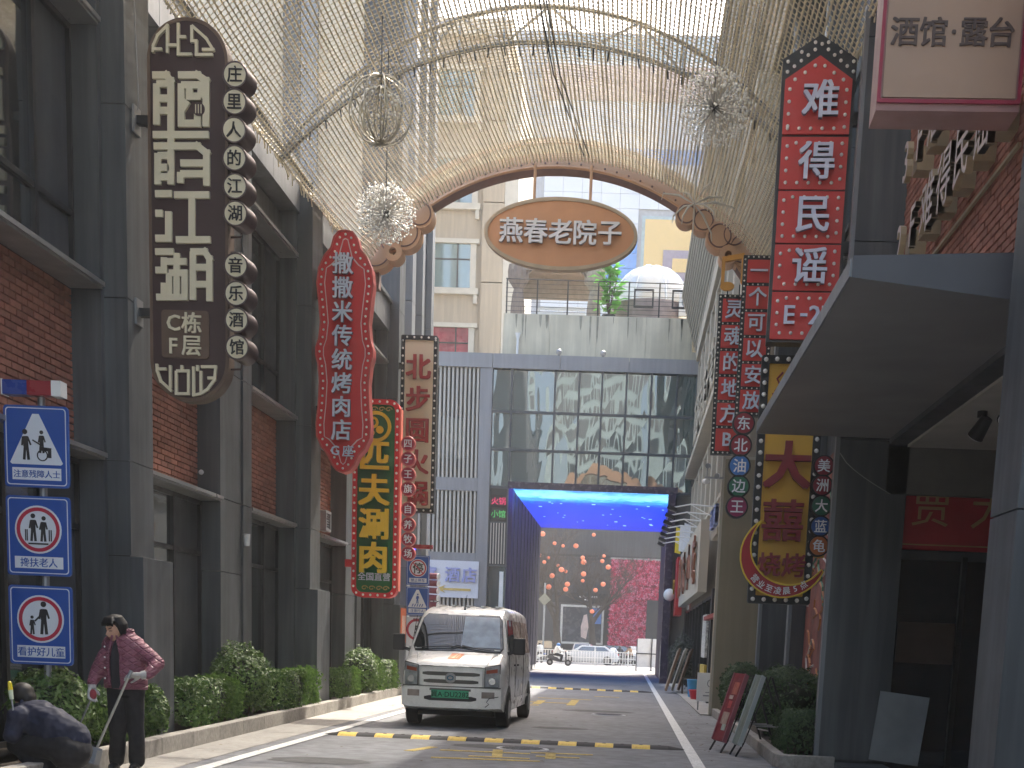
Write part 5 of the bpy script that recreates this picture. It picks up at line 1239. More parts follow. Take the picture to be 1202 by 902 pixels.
# --- traffic signs on poles
blue = mat('traffic_blue', (.012, .07, .32), rough=.4, var=.04); twh = mat('traffic_white', (.62, .65, .7), rough=.45, var=.02); trd = mat('traffic_red', (.42, .02, .05), rough=.45)
def sign_plate(t, z0, z1, w_, caption, kind, y=0, part='sign_plate'):
    q = MB(); q.prism(rrect(-w_, z0, w_, z1, .035), y, y+.03); o = q.build(part, blue, t)
    q = MB(); q.ring(rrect(-w_+.02, z0+.02, w_-.02, z1-.02, .03), rrect(-w_+.028, z0+.028, w_-.028, z1-.028, .027), y-.003, y); q.build('white_outline', twh, o)
    cx, H2 = 0, z1-z0; cz = z1-H2*.42
    q = MB(); q.box(-w_*.76, y-.003, z0+H2*.09, w_*.76, y, z0+H2*.24); q.build('caption_plate', twh, o)
    me = text_mesh(caption, H2*.122 if len(caption) < 6 else H2*.1, .001, .012); me.materials.append(blue); c = link('caption', me, o, (0, y-.004, z0+H2*.165))
    K = MB(); R_ = H2*.285
    if kind in ('wheel', 'cross'):
        T_ = MB(); T_.prism([(-w_*.82, cz-R_*.98), (-w_*.76, cz-R_*1.05), (w_*.76, cz-R_*1.05), (w_*.82, cz-R_*.98), (.03, cz+R_*1.12), (-.03, cz+R_*1.12)], y-.003, y); T_.build('white_triangle', twh, o)
    else:
        T_ = MB(); T_.prism(ell(0, cz, R_*1.06, R_*1.06, 36), y-.003, y); T_.build('white_disc', twh, o)
        T_ = MB(); T_.ring(ell(0, cz, R_*.98, R_*.98, 36), ell(0, cz, R_*.82, R_*.82, 36), y-.006, y-.003); T_.build('red_ring', trd, o)
    s = R_/.2; ya, yb = y-.007, y-.0035
    def man(x, z, h, lean=0, arm_=1):
        K.prism(ell(x+lean*h*.3, z+h*.44, h*.085, h*.085, 14), ya, yb)
        stroke(K, [(x+lean*h*.22, z+h*.3), (x, z-h*.02)], h*.17, ya, yb); stroke(K, [(x-h*.03, z), (x-h*.07, z-h*.45)], h*.085, ya, yb); stroke(K, [(x+h*.04, z), (x+h*.08, z-h*.45)], h*.085, ya, yb)
        stroke(K, [(x+lean*h*.2-h*.08, z+h*.28), (x-h*.13, z+h*.0)], h*.055, ya, yb); stroke(K, [(x+lean*h*.2+h*.08, z+h*.28), (x+h*.14+arm_*h*.02, z+h*.02)], h*.055, ya, yb)
    if kind == 'wheel':
        man(-.09*s, cz-.05*s, .27*s, -.1); man(.05*s, cz-.02*s, .2*s, 0); stroke(K, [(-.03*s, cz+.0), (.04*s, cz-.04*s)], .012*s, ya, yb); stroke(K, [(.03*s, cz-.07*s), (.12*s, cz-.08*s), (.12*s, cz-.15*s)], .03*s, ya, yb)
        K.ring(ell(.055*s, cz-.13*s, .05*s, .05*s, 20), ell(.055*s, cz-.13*s, .04*s, .04*s, 20), ya, yb)
    elif kind == 'elder':
        man(-.045*s, cz+.01*s, .25*s); man(.045*s, cz, .23*s, .1); stroke(K, [(-.09*s, cz-.125*s), (.09*s, cz-.125*s)], .014*s, ya, yb)
        for x in (-.115, -.1, .1, .118): stroke(K, [(x*s, cz-.1*s), (x*s, cz)], .01*s, ya, yb)
    elif kind == 'child':
        man(.03*s, cz, .3*s); man(-.075*s, cz-.06*s, .17*s); stroke(K, [(-.01*s, cz+.02*s), (-.05*s, cz-.02*s)], .014*s, ya, yb)
    elif kind == 'stop':
        me = text_mesh('停', R_*1.35, .001, .02); me.materials.append(ink); link('symbol', me, o, (0, y-.006, cz))
        stroke(K, [(-R_*.62, cz+R_*.62), (R_*.62, cz-R_*.62)], R_*.13, y-.011, y-.008)
        K.m = [0]*len(K.f); K.build('red_slash', trd, o); return o
    elif kind == 'cross':
        man(.0, cz+.0*s, .25*s, .1)
        for i in range(5): stroke(K, [((-.13+i*.06)*s, cz-.19*s), ((-.1+i*.06)*s, cz-.12*s)], .022*s, ya, yb)
    K.build('pictogram', ink if kind != 'cross' else blue, o); return o
t = thing('traffic_sign_post', 'pole with three blue pictogram signs and a warning light at the left edge', 'sign', (-5.67, 12.3, 0), radians(1.5))
q = MB(); q.cyl((.02, .09, .1), (.02, .09, 3.5), .035, n=12); q.build('pole', M['steel'], t, smooth=40)
sign_plate(t, 2.665, 3.41, .305, '注意残障人士', 'wheel'); sign_plate(t, 1.845, 2.585, .305, '搀扶老人', 'elder'); sign_plate(t, 1.0, 1.75, .305, '看护好儿童', 'child')
q = MB(); q.box(-.29, -.04, 3.5, -.06, .1, 3.63); q.build('blue_lamp', mat('lamp_blue', (.02, .05, .25), rough=.3), t)
q = MB(); q.box(-.06, -.04, 3.5, .17, .1, 3.63); q.build('red_lamp', mat('lamp_red', (.25, .02, .03), rough=.3), t)
q = MB(); q.box(.17, -.045, 3.495, .26, .105, 3.635); q.box(-.3, -.045, 3.495, -.29, .105, 3.635); q.build('end_caps', M['white_paint'], t, kind='stuff')
t = thing('traffic_sign_post', 'farther pole with no stopping, crossing and speed signs behind the white van', 'sign', (-5.37, 32.6, 0))
q = MB(); q.cyl((.0, .09, .1), (.0, .09, 3.7), .04, n=12); q.build('pole', M['steel'], t, smooth=40)
sign_plate(t, 2.72, 3.45, .29, '禁止停车', 'stop'); sign_plate(t, 1.97, 2.68, .29, '注意行人', 'cross')
q = MB(); q.prism(rrect(-.29, 1.2, .29, 1.93, .04), 0, .03); o = q.build('speed_plate', twh, t)
q = MB(); q.ring(ell(0, 1.62, .27, .27, 32), ell(0, 1.62, .21, .21, 32), -.006, 0); q.build('red_ring', trd, o)
me = text_mesh('5', .28, .002, .02); me.materials.append(ink); link('digit', me, o, (0, -.004, 1.62)); me = text_mesh('限速', .1, .002, .01); me.materials.append(ink); link('caption', me, o, (0, -.004, 1.86))
q = MB(); q.box(-.2, 0, 3.62, .35, .12, 3.72); q.build('red_lamp', mat('lamp_red', (.25, .02, .03)), t)
t = thing('stacked_drum_lights', 'stack of dark red drum lights beside the far blue traffic signs', 'light', at(509, 694, Y=36.8))
for i in range(5):
    z = .42-i*.2; q = MB(); q.cyl((-.2, .1, z), (.12, 0, z-.01), .085, n=16); d = q.build('drum', mat('drum_red', (.16, .03, .04), rough=.4), t, smooth=40)
    q = MB(); q.cyl((.12, 0, z-.01), (.15, -.01, z-.012), .088, n=16); q.build('rim', M['white_paint'], d)

# --- A frame boards on the right
def aframe(x, y, rz, lab, front, side):
    t = thing('a_frame_sign', lab, 'sign', (x, y, 0), rz)
    lean = .36
    q = MB(); q.obox((0, lean*.55, .74), (.33, 0, 0), (0, lean*.46, .56), (0, .018, -.012)); q.build('board', front, t)
    q = MB(); q.obox((-.36, lean*.55, .74), (.028, 0, 0), (0, lean*.46, .56), (0, .03, -.02)); q.obox((.36, lean*.55, .74), (.028, 0, 0), (0, lean*.46, .56), (0, .03, -.02)); q.build('board_frame', side, t)
    for sx in (-.36, .36):
        q = MB(); q.bar((sx, 0-.02, 0), (sx, .1, .22), .03, .03); q.bar((sx, .48, 1.3), (sx*.95, .1, .2), .02, .02); q.build('front_leg', M['black'], t)
        q = MB(); q.bar((sx, .95, 0), (sx, .5, 1.28), .03, .03); q.build('rear_leg', M['black'], t)
    q = MB(); q.bar((-.36, .82, .38), (.36, .82, .38), .02, .02); q.bar((-.36, .28, .5), (-.36, .78, .5), .02, .02); q.bar((.36, .28, .5), (.36, .78, .5), .02, .02); q.build('cross_bar', M['ledge'], t)
    return t
pr_ = mat('poster_red', (.2, .012, .025), rough=.5, var=.25, scale=2.5); t = aframe(1.3, 18.1, radians(-76), 'dark red poster board on an A frame, the nearer to the road of two', pr_, mat('board_edge_rose', (.26, .08, .1), rough=.5))
for (x, z, w_, h, c) in ((.05, 1.05, .16, .1, (.45, .12, .08)), (-.05, .9, .12, .03, (.6, .5, .45)), (.02, .78, .1, .06, (.5, .06, .06)), (0, .55, .2, .1, (.35, .25, .2)), (.1, .4, .12, .05, (.3, .35, .3))):
    q = MB(); q.obox((x, .36*.55+(z-.74)*.46/.56*.36-.022, z+.014), (w_, 0, 0), (0, .36*.46*h/.56, h), (0, .001, -.0007)); q.build('printed_picture', mat('pp%d' % int(z*100), c, rough=.5, var=.3, scale=8), t)
t2 = aframe(1.5, 17.5, radians(-82), 'pale green edged poster board on an A frame, the one against the planter', mat('poster_green', (.16, .2, .17), rough=.4, var=.3, scale=3), mat('board_edge_pale', (.36, .4, .39), rough=.4))

t2.scale = (.5, .84, .84); t.scale = (.68, .84, .84)
# ================================================================ white van
vw = mat('van_white', (.8, .79, .75), rough=.3, var=.04, scale=2, coat=.5, spots=.03); vdirt = mat('van_plastic', (.03, .03, .032), rough=.55)
vgl = glass('van_glass', (.012, .016, .018), rough=.03, wave=.004, wscale=1.2, spec=.5); tyre = mat('tyre', (.02, .02, .021), rough=.85, bump=.3); rimm = mat('rim_steel', (.3, .3, .3), rough=.4, metal=.6)
def interp(tab, x):
    for (a, p), (b_, q_) in zip(tab[:-1], tab[1:]):
        if x <= b_: t = (x-a)/(b_-a) if b_ > a else 0; t = max(t, 0); return p+(q_-p)*t
    return tab[-1][1]
def build_van():
    t = thing('white_van', 'white minivan with a green number plate driving towards the viewer', 'van', (-2.80, 20.42, 0), radians(-1.5))
    top = [(0, .98), (.05, 1.03), (.2, 1.09), (.42, 1.16), (.55, 1.21), (.8, 1.47), (1.05, 1.72), (1.2, 1.84), (1.4, 1.91), (1.7, 1.95), (2.4, 1.97), (3.6, 1.96), (4.3, 1.93), (4.45, 1.88), (4.52, 1.75)]
    bot = [(0, .34), (.3, .27), (4.2, .27), (4.52, .4)]
    wmax = [(0, .78), (.1, .82), (.5, .825), (4.2, .825), (4.52, .79)]
    def halfw(y, z):
        w0 = interp(wmax, y)
        if z > 1.12: w0 -= (z-1.12)*.155
        if z < .5: w0 -= (.5-z)*.1
        return w0
    def bow(x, y): return .13*(abs(x)/.8)**2.4*max(0, 1-y/2.0)
    def ring_at(y, zt=None):
        zt = zt or interp(top, y); zb = interp(bot, y); P = []
        r = min(.13, (zt-zb)*.3); n = 7
        side = [zb+(zt-r-zb)*k/9 for k in range(10)]
        def wv(z): return halfw(y, z)
        pts = [(0, zb)]+[(wv(zb)*.9, zb)]+[(wv(z), z) for z in side]
        wr = wv(zt-r)
        for k in range(1, n): a = pi/2*k/n; pts.append((wr-.0-r*(1-cos(a)), zt-r+r*sin(a)))
        pts += [(wr*.66, zt+.006), (wr*.33, zt+.012), (0, zt+.014)]
        full = pts+[(-x, z) for x, z in pts[-2:0:-1]]
        return [(x, y+bow(x, y), z) for x, z in full]
    ys = [0, .02, .06, .12, .2, .32, .42, .5, .55, .62, .7, .8, .9, 1.0, 1.1, 1.2, 1.3, 1.45, 1.7, 2.1, 2.6, 3.1, 3.6, 4.0, 4.3, 4.42, 4.5, 4.52]
    q = MB(); rings = [ring_at(y) for y in ys]
    rings.insert(0, [(p[0]*.97, p[1]-.012, p[2]*.98+.012) for p in rings[0]]); q.loft(rings)
    q.build('body', vw, t, smooth=50)
    # windscreen
    def ws(u, v, o=.012): # u -1..1, v 0..1
        z = 1.215+.585*v; 
        y = None
        for (a, p), (b_, q_) in zip(top[:-1], top[1:]):
            if p <= z <= q_: y = a+(b_-a)*(z-p)/(q_-p)
        x = u*(halfw(y, z)-.055-.03*v-.015*(1-v)); return Vector((x, y+bow(x, y)-o, z+o*1.1))
    # rounded corners
    def patch(name, m_, f, nu=16, nv=8, r=.08):
        q = MB(); V = []
        for j in range(nv+1):
            for i in range(nu+1):
                u, v = -1+2*i/nu, j/nv; e = max(0, abs(2*v-1)-.8)/.2; u2 = u*(1-r*e*e); V.append(f(u2, v))
        q.add(V, [(j*(nu+1)+i, j*(nu+1)+i+1, (j+1)*(nu+1)+i+1, (j+1)*(nu+1)+i) for j in range(nv) for i in range(nu)]); return q.build(name, m_, t, smooth=60)
    patch('windscreen_seal', vdirt, lambda u, v: ws(u*1.025, -.02+v*1.05, .006)); patch('windscreen', vgl, lambda u, v: ws(u, v, .014))
    # pale blue glossy sheet over the right half of the windscreen
    patch('pale_half_pane', mat('pane_blue', (.3, .36, .42), rough=.12, var=.25, scale=6, spec=.8), lambda u, v: ws(.07+(u+1)/2*.88, .1+v*.86, .017), r=0)
    q = MB()
    for a, b_ in (((-.92, .03), (-.1, .09)), ((-.15, .05), (.05, .13)), ((-.05, .12), (.75, .0)), ((.35, .06), (.1, .12))): q.tube([ws(a[0]+(b_[0]-a[0])*k/5, a[1]+(b_[1]-a[1])*k/5, .03) for k in range(6)], .009, 4)
    q.build('wipers', M['black'], t)
    for sx in (-1, 1): q = MB(); p = ws(sx*.88, .03, .02); q.box(p.x-.05, p.y-.005, p.z-.008, p.x+.05, p.y+.005, p.z+.012); q.build('registration_sticker', M['white_paint'], t)
    fy = lambda x, d=0: bow(x, 0)-.014-d
    # bonnet crease and panel gap
    q = MB(); q.tube([(x/10*.8, fy(x/10*.8)+.012, .985-.03*abs(x/10)**3) for x in range(-8, 9)], .006, 4); q.build('bonnet_gap', M['black'], t)
    for sx in (-1, 1): q = MB(); q.tube([(sx*.56, fy(.56)+.03, 1.02), (sx*.6, .3+bow(.6, .3), 1.135), (sx*.66, .52+bow(.66, .5), 1.2)], .008, 4); q.build('bonnet_crease', vw, t)
    # grille
    def slab(name, m_, x0, x1, z0, z1, d0, d1, n=10, rz=0.):
        q = MB(); V = []
        for i in range(n+1):
            x = x0+(x1-x0)*i/n; e = rz*max(0, (abs(2*i/n-1)-.75)/.25)**2
            V.append([(x, fy(x, d1), z0+e), (x, fy(x, d1), z1-e), (x, fy(x, d0), z1-e), (x, fy(x, d0), z0+e)])
        q.loft(V); return q.build(name, m_, t)
    slab('grille_surround', vw, -.5, .5, .66, .95, 0, .015, rz=.03)
    gm = mat('grille_grey', (.1, .095, .085), rough=.5, var=.1)
    slab('grille_slot', gm, -.46, .46, .835, .895, .012, .018, rz=.012); slab('grille_slot', gm, -.44, .44, .715, .775, .012, .018, rz=.012)
    slab('bar', vw, -.48, .48, .79, .82, .012, .03)
    q = MB(); q.prism(ell(0, .805, .085, .08, 24), fy(0, .06), fy(0)); o = q.build('badge', rimm, t)
    q = MB(); q.ring(ell(0, .805, .055, .04, 20), ell(0, .805, .038, .025, 20), fy(0, .066), fy(0, .06)); q.build('badge_mark', mat('badge_blue', (.02, .1, .18), rough=.3), o)
    slab('bumper', vw, -.8, .8, .33, .655, -.0, .06, n=16, rz=.02)
    slab('bumper_groove', gm, -.79, .79, .66, .672, 0, .03, n=14)
    slab('lower_intake', vdirt, -.42, .42, .44, .52, .055, .065, rz=.02)
    slab('number_plate', mat('plate_green', (.05, .38, .2), rough=.4, var=.06), -.3, .3, .485, .61, .062, .075)
    slab('plate_holder', gm, -.33, .33, .6, .635, .055, .068)
    letters('冀A·DU2282', mat('plate_ink', (.01, .05, .03)), t, 0, .548, fy(0, .078), .115, .001, .012, name='plate_lettering', sx=1.0)
    for sx in (-1, 1):
        # headlight housings follow the corner
        def hl(u, v, o): # u 0..1 inboard->outboard
            z = .665+.33*v+.05*u*v; x = sx*(.53+.245*u-.0*v); y = bow(x, 0)+ (0.0 if v < .9 else .02); return Vector((x, y-.016-o+.02*u, z))
        for nm, m_, o, a0, a1, b0, b1 in (('headlight_bezel', vdirt, .004, 0, 1, 0, 1), ('headlight', mat('lamp_clear', (.42, .44, .45), rough=.15, metal=.3, var=.35, scale=9), .012, .07, .93, .04, .95)):
            q = MB(); q.add([hl(a0+(a1-a0)*i/6, b0+(b1-b0)*j/4, o) for j in range(5) for i in range(7)], [(j*7+i, j*7+i+1, (j+1)*7+i+1, (j+1)*7+i) for j in range(4) for i in range(6)]); q.build(nm, m_, t, smooth=50)
        q = MB(); q.add([hl(.12+.7*i, .66+.16*j, .016) for j in range(2) for i in range(2)], [(0, 1, 3, 2)]); q.build('indicator', mat('indicator_amber', (.3, .08, .05), rough=.2), t)
        q = MB(); c = hl(.5, .3, .02); q.cyl(c, c+Vector((0, -.014, 0)), .062, .055, 16); q.build('reflector', mat('reflector', (.6, .6, .6), rough=.2, metal=.6), t)
        q = MB(); q.tube([hl(.06+.88*(k in (1, 2)), .04+.91*(k in (2, 3)), .016) for k in range(4)], .006, 4, closed=True); q.build('chrome_edge', rimm, t)
        x0, x1 = sorted((sx*.5, sx*.7)); slab('fog_lamp', mat('fog', (.3, .25, .22), rough=.3, var=.3), x0, x1, .5, .6, .058, .066, n=4)
        # mirrors
        q = MB(); q.bar((sx*.78, .75, 1.2), (sx*.93, .72, 1.25), .05, .05); q.build('mirror_arm', vdirt, t)
        q = MB(); q.box(sx*.90, .68, 1.2, sx*1.09, .78, 1.47); q.build('mirror', vdirt, t, bevel=.02)
        # side glass
        for ya, yb in ((.95, 1.75), (1.85, 2.95), (3.05, 4.1)):
            q = MB(); V = [(sx*(halfw(y, z)+.006), y, z) for z in (1.22, 1.5, 1.76) for y in (ya if z < 1.6 or ya > 1 else ya+.18, yb)]
            q.add(V, [(0, 1, 3, 2), (2, 3, 5, 4)] if sx > 0 else [(2, 3, 1, 0), (4, 5, 3, 2)]); q.build('side_window', vgl if sx < 0 or ya < 1.8 else mat('van_tan_reflection', (.5, .4, .33), rough=.25), t)  # right rear panes take the warm building reflections as plain tan
        for y in (.86, 1.8, 3.0): q = MB(); q.tube([(sx*(halfw(y, z)+.002), y, z) for z in (.36, .7, 1.12, 1.78)], .005, 4); q.build('door_gap', M['black'], t)
        for y in (1.55, 2.0): q = MB(); q.box(sx*.826, y, 1.0, sx*.842, y+.17, 1.03); q.build('door_handle', vdirt, t)
        q = MB(); q.box(sx*.826, .9, .42, sx*.838, 4.3, .47); q.build('side_trim', vw, t)
        for y in (.86, 4.0):
            q = MB(); V = [(sx*.829, y+.37*cos(pi*k/12), .33+.37*sin(pi*k/12)) for k in range(13)]; q.add(V+[(sx*.829, y-.37, .25), (sx*.829, y+.37, .25)], [tuple(range(15))]); q.build('wheel_arch', M['black'], t)
            q = MB(); xa, xb = sx*.65, sx*.845; q.cyl((xa, y, .3), (xb-sx*.02, y, .3), .3, .3, 26); q.cyl((xb-sx*.02, y, .3), (xb, y, .3), .3, .27, 26); o = q.build('tyre', tyre, t, smooth=30)
            q = MB(); q.cyl((xb-sx*.01, y, .3), (xb+sx*.005, y, .3), .17, .15, 20); q.build('rim', rimm, o)
    q = MB(); q.box(-.62, .5, .18, .62, 4.2, .3); q.build('underbody', M['black'], t)
    # orange mark, antenna, crack
    def bon(x, y, o=.02): return (x, y+bow(x, y), interp(top, y)+o)
    q = MB(); q.add([bon(-.1, .18), bon(.1, .18), bon(.14, .44), bon(-.06, .44)], [(0, 1, 2, 3)]); q.build('orange_mark', mat('mark_orange', (.75, .22, .08), rough=.5, var=.1, spots=.2), t)
    q = MB(); q.add([bon(-.04+dx, .2+dy, .024) for dx, dy in ((0, 0), (.05, 0), (.09, .2), (.06, .2))], [(0, 1, 2, 3)]); q.add([bon(.03+dx, .22+dy, .024) for dx, dy in ((0, 0), (.02, 0), (.06, .17), (.035, .17))], [(0, 1, 2, 3)]); q.build('mark_highlight', mat('mark_pale', (.75, .5, .3)), t)
    q = MB(); q.cyl((.0, 1.25, 1.9), (.0, 1.25, 1.95), .018, .012, 8); q.cyl((0, 1.25, 1.94), (.02, 1.32, 2.15), .004, n=4); q.build('antenna', M['black'], t)
    q = MB(); q.tube([(.76, fy(.76, .062), .53), (.62, fy(.62, .066), .50), (.58, fy(.58, .066), .44), (.62, fy(.62, .066), .41), (.56, fy(.56, .066), .36)], .006, 4); q.build('bumper_crack', M['black'], t)
    for k in range(5): q = MB(); x = -.5+k*.25; q.box(x-.03, 1.6, 1.965, x+.03, 4.1, 1.99); q.build('roof_rib', vw, t)
build_van()

# ================================================================ cars across the road
def car(lab, x, y, rz, col, top_h=1.45, L_=4.6, suv=False, group=None, cars={}):
    t = thing('car', lab, 'car', (x, y, 0), rz, group)
    W2 = .9; H_ = top_h
    cm = mat('car_%s' % str(col)[:14], col, rough=.25, coat=.6, var=.03); cg = glass('car_glass', (.03, .04, .045), rough=.04)
    if suv: prof = [(-.5, .35), (-.5, .75), (-.47, .95), (-.3, 1.03), (-.2, .98*H_), (-.1, H_), (.25, H_), (.32, H_*.95), (.2+.0, 0)]
    # lower body: loft of side stations along x (length)
    st = [(-.5, .42, .72, .80), (-.485, .3, .86, .86), (-.42, .25, .93, .9), (-.3, .22, .97, .9), (-.1, .22, .96, .9), (.15, .22, .95, .9), (.28, .22, .93, .9), (.4, .24, .84, .88), (.48, .3, .72, .82), (.5, .4, .62, .74)]
    if suv: st = [(a, b_, c+(.12 if a < .3 else .08), d) for a, b_, c, d in st]
    q = MB(); rings = []
    for u, zb, zt, w_ in st:
        x_ = u*L_; r = []
        for (yy, zz) in ((-w_*.94, zb), (-w_, zb+.15), (-w_, zt-.12), (-w_*.93, zt-.02), (-w_*.5, zt+.01), (w_*.5, zt+.01), (w_*.93, zt-.02), (w_, zt-.12), (w_, zb+.15), (w_*.94, zb)): r.append((x_, yy, zz))
        rings.append(r)
    q.loft(rings); q.build('body', cm, t, smooth=45)
    zt = 1.0 if suv else .93
    cab = [(-.46 if suv else -.43, 0), (-.4 if suv else -.27, 1), (.05, 1.0), (.12, .97), (.27, 0)]
    q = MB(); rings = []
    for u, h in cab: z = zt-.02+(H_-zt)*h; w_ = .84-.16*h; rings.append([(u*L_, -w_, z), (u*L_, -w_+.08, z+.02), (u*L_, w_-.08, z+.02), (u*L_, w_, z), (u*L_, .86, zt-.05), (u*L_, -.86, zt-.05)])
    q.loft(rings); q.build('roof', cm, t, smooth=35)
    for sy in (-1, 1):
        for (a, b_) in (((-.4 if suv else -.36), -.12), (-.1, .2)):
            top_a, top_b = max(a, -.38 if suv else -.26), min(b_, .1)
            q = MB(); zz0, zz1 = zt+.02, H_-.09; k = (zz1-zt)/(H_-zt)
            wa, wb = sy*(.845), sy*(.84-.15*k+.012); P = [(a*L_, wa, zz0), (b_*L_, wa, zz0), (top_b*L_, wb, zz1), (top_a*L_, wb, zz1)]
            q.add(P, [(0, 1, 2, 3)] if sy < 0 else [(3, 2, 1, 0)]); q.build('side_window', cg, t)
        for u in (-.31, .31):
            q = MB(); q.cyl((u*L_, sy*.72, .33), (u*L_, sy*.915, .33), .33, n=22); o = q.build('tyre', tyre, t, smooth=30)
            q = MB(); q.cyl((u*L_, sy*.9, .33), (u*L_, sy*.925, .33), .21, .19, 16); q.build('rim', rimm, o)
        q = MB(); q.box(-.497*L_, sy*.45, .72, -.47*L_, sy*.82, .84); q.build('tail_light', mat('tail_red', (.5, .02, .02), rough=.2), t)
        q = MB(); q.box(.46*L_, sy*.5, .6, .497*L_, sy*.78, .7); q.build('headlight', mat('lamp_clear', (.5, .5, .5)), t)
        q = MB(); q.box(.16*L_, sy*.9, .98, .2*L_, sy*1.03, 1.1); q.build('mirror', cm, t)
    # rear and front glass
    a, b_ = (-.455, -.405) if suv else (-.405, -.29)
    q = MB(); q.add([(a*L_-.02, -.7, zt+.06), (a*L_-.02, .7, zt+.06), (b_*L_-.02, .6, H_-.06), (b_*L_-.02, -.6, H_-.06)], [(3, 2, 1, 0)]); q.build('rear_window', cg, t)
    q = MB(); q.add([(.262*L_+.02, -.74, zt+.03), (.262*L_+.02, .74, zt+.03), (.14*L_+.02, .62, H_-.08), (.14*L_+.02, -.62, H_-.08)], [(0, 1, 2, 3)]); q.build('windscreen', cg, t)
    q = MB(); q.box(-.503*L_, -.26, .5, -.49*L_, .26, .62); q.build('number_plate', mat('plate_blue', (.05, .15, .5)), t)
    return t
wc = (.5, .52, .54)
car('white saloon car seen side on behind the white railing', -3.0, 97, radians(180), wc, 1.4)
car('white car seen from behind at the right under the flower wall', .9, 108, radians(85), wc, 1.5, suv=False)
car('white car with red tail lights behind the white saloon', -4.9+1.0, 112, radians(88), (.5, .47, .49), 1.55, suv=True)
car('grey car parked at the left beside the passage wall', -10.2, 100, 0, (.3, .36, .38), 1.45)
car('dark car half hidden behind the tree trunk', -6.9, 113, radians(80), (.05, .055, .06), 1.7, suv=True)
car('dark grey car behind the scooters at the right', -.9, 116, radians(5), (.12, .12, .13), 1.5)
# white railing
t = thing('white_railing', 'white steel railing along the road in front of the cars', 'railing', (0, 93.2, 0))
bar_ = MB(); bar_.box(-.022, -.015, .18, .022, .015, 1.0); bm_ = bar_.mesh('bar', M['white_paint']); post = MB(); post.box(-.05, -.05, 0, .05, .05, 1.15); pm = post.mesh('post', M['white_paint'])
x = -12.0; i = 0
while x < 1.7:
    if i % 12 == 0: link('post', pm, t, (x, 0, 0))
    else: link('bar', bm_, t, (x, 0, 0))
    x += .2; i += 1
for z in (.18, .55, 1.0): q = MB(); q.box(-12, -.02, z-.025, 1.7, .02, z+.025); q.build('rail', M['white_paint'], t)
# barrier boards at the passage mouth
for i, (x, lab) in enumerate(((1.15, 'white barrier board with a dark frame at the far end of the right lane line'), (2.05, 'pale barrier board furthest right at the end of the passage'))):
    t = thing('barrier_board', lab, 'barrier', (x-.2, 78.5, 0), radians(6))
    q = MB(); q.box(-.42, 0, .25, .42, .05, 1.95); q.build('board', M['white_paint'], t)
    q = MB(); q.bar((-.5, -.05, 1.05), (.5, -.05, 1.05), .05, .06); q.bar((-.46, -.04, 0), (-.46, -.04, 1.9), .05, .05); q.bar((.46, -.04, 0), (.46, -.04, 1.9), .05, .05); q.bar((-.46, -.3, .04), (-.46, .3, .04), .05, .05); q.bar((.46, -.3, .04), (.46, .3, .04), .05, .05); q.build('frame', M['black'], t)
# utility posts left of the passage
t = thing('metal_post', 'thin pale metal post at the left end of the railing', 'post', (-8.0, 92.5, 0)); q = MB(); q.cyl((0, 0, 0), (0, 0, 9.5), .12, n=8); q.build('shaft', M['steel'], t)
t = thing('road_sign_post', 'post with a diamond road sign beside the bare tree', 'sign', (-6.9, 104, 0)); q = MB(); q.cyl((0, 0, 0), (0, 0, 6.2), .08, n=8); q.build('post', M['steel'], t)
q = MB(); q.prism([(0, 4.4), (.5, 4.9), (0, 5.4), (-.5, 4.9)], -.1, -.05); q.build('sign_plate', mat('plate_pale', (.2, .21, .17)), t)

# ================================================================ bare tree with lanterns
bark = mat('bark', (.06, .05, .04), rough=.9, var=.2, scale=3, bump=.6); rt = random.Random(31)
def bare_tree(x, y, lab, h=11, seed=1, fork=((-2.0, .2, 5), (1.2, .3, 6.5))):
    t = thing('bare_tree', lab, 'tree', (x, y, 0)); r = random.Random(seed); tr = MB(); br = MB(); tw = MB(); tips = []
    tr.tube([(0, 0, 0), (.05, 0, 1.2), (-.1, .05, 2.6), (-.15, 0, 3.4)], [.42, .34, .3, .3], 9); tr.build('trunk', bark, t, smooth=60)
    def grow(p, d, l, r0, lev):
        P = [p]; R_ = [r0]; n = 5
        for k in range(n):
            d = (d+Vector((r.uniform(-.25, .25), r.uniform(-.25, .25), r.uniform(-.08, .16)))).normalized(); P.append(P[-1]+d*l/n); R_.append(r0*(1-.6*(k+1)/n))
        (br if lev < 2 else tw).tube(P, R_, 6 if lev < 2 else 3)
        if lev >= 1: tips.append(P[-1]); tips.append(P[3])
        if lev < 4:
            for k in range(5 if lev < 3 else 7):
                i = r.choice((1, 2, 3, 4, 5)); nd = (d+Vector((r.uniform(-1.1, 1.1), r.uniform(-.9, .9), r.uniform(-.5, .7)))).normalized(); grow(P[i], nd, l*r.uniform(.5, .72), max(R_[i]*.62, .012), lev+1)
    for dx, dy, dz in fork: grow(Vector((-.15, 0, 3.3)), Vector((dx, dy, dz)).normalized(), h*.42, .21, 0)
    grow(Vector((-.15, 0, 3.3)), Vector((-.5, 1, 3)).normalized(), h*.4, .12, 0)
    br.build('limbs', bark, t, smooth=60); tw.build('twigs', mat('twig', (.075, .058, .045), rough=.9), t, kind='stuff'); return t, tips
bare_tree(-6.1, 110, 'bare street tree hung with orange lanterns across the road', 11.5, 3)
bare_tree(-3.3, 117, 'smaller bare tree with a forked trunk before the shop window', 9, 8, ((1.4, 0, 2), (-.8, .2, 3)))
lan = mat('lantern_orange', (.75, .22, .12), rough=.5, emit=(.8, .2, .08), es=.06)
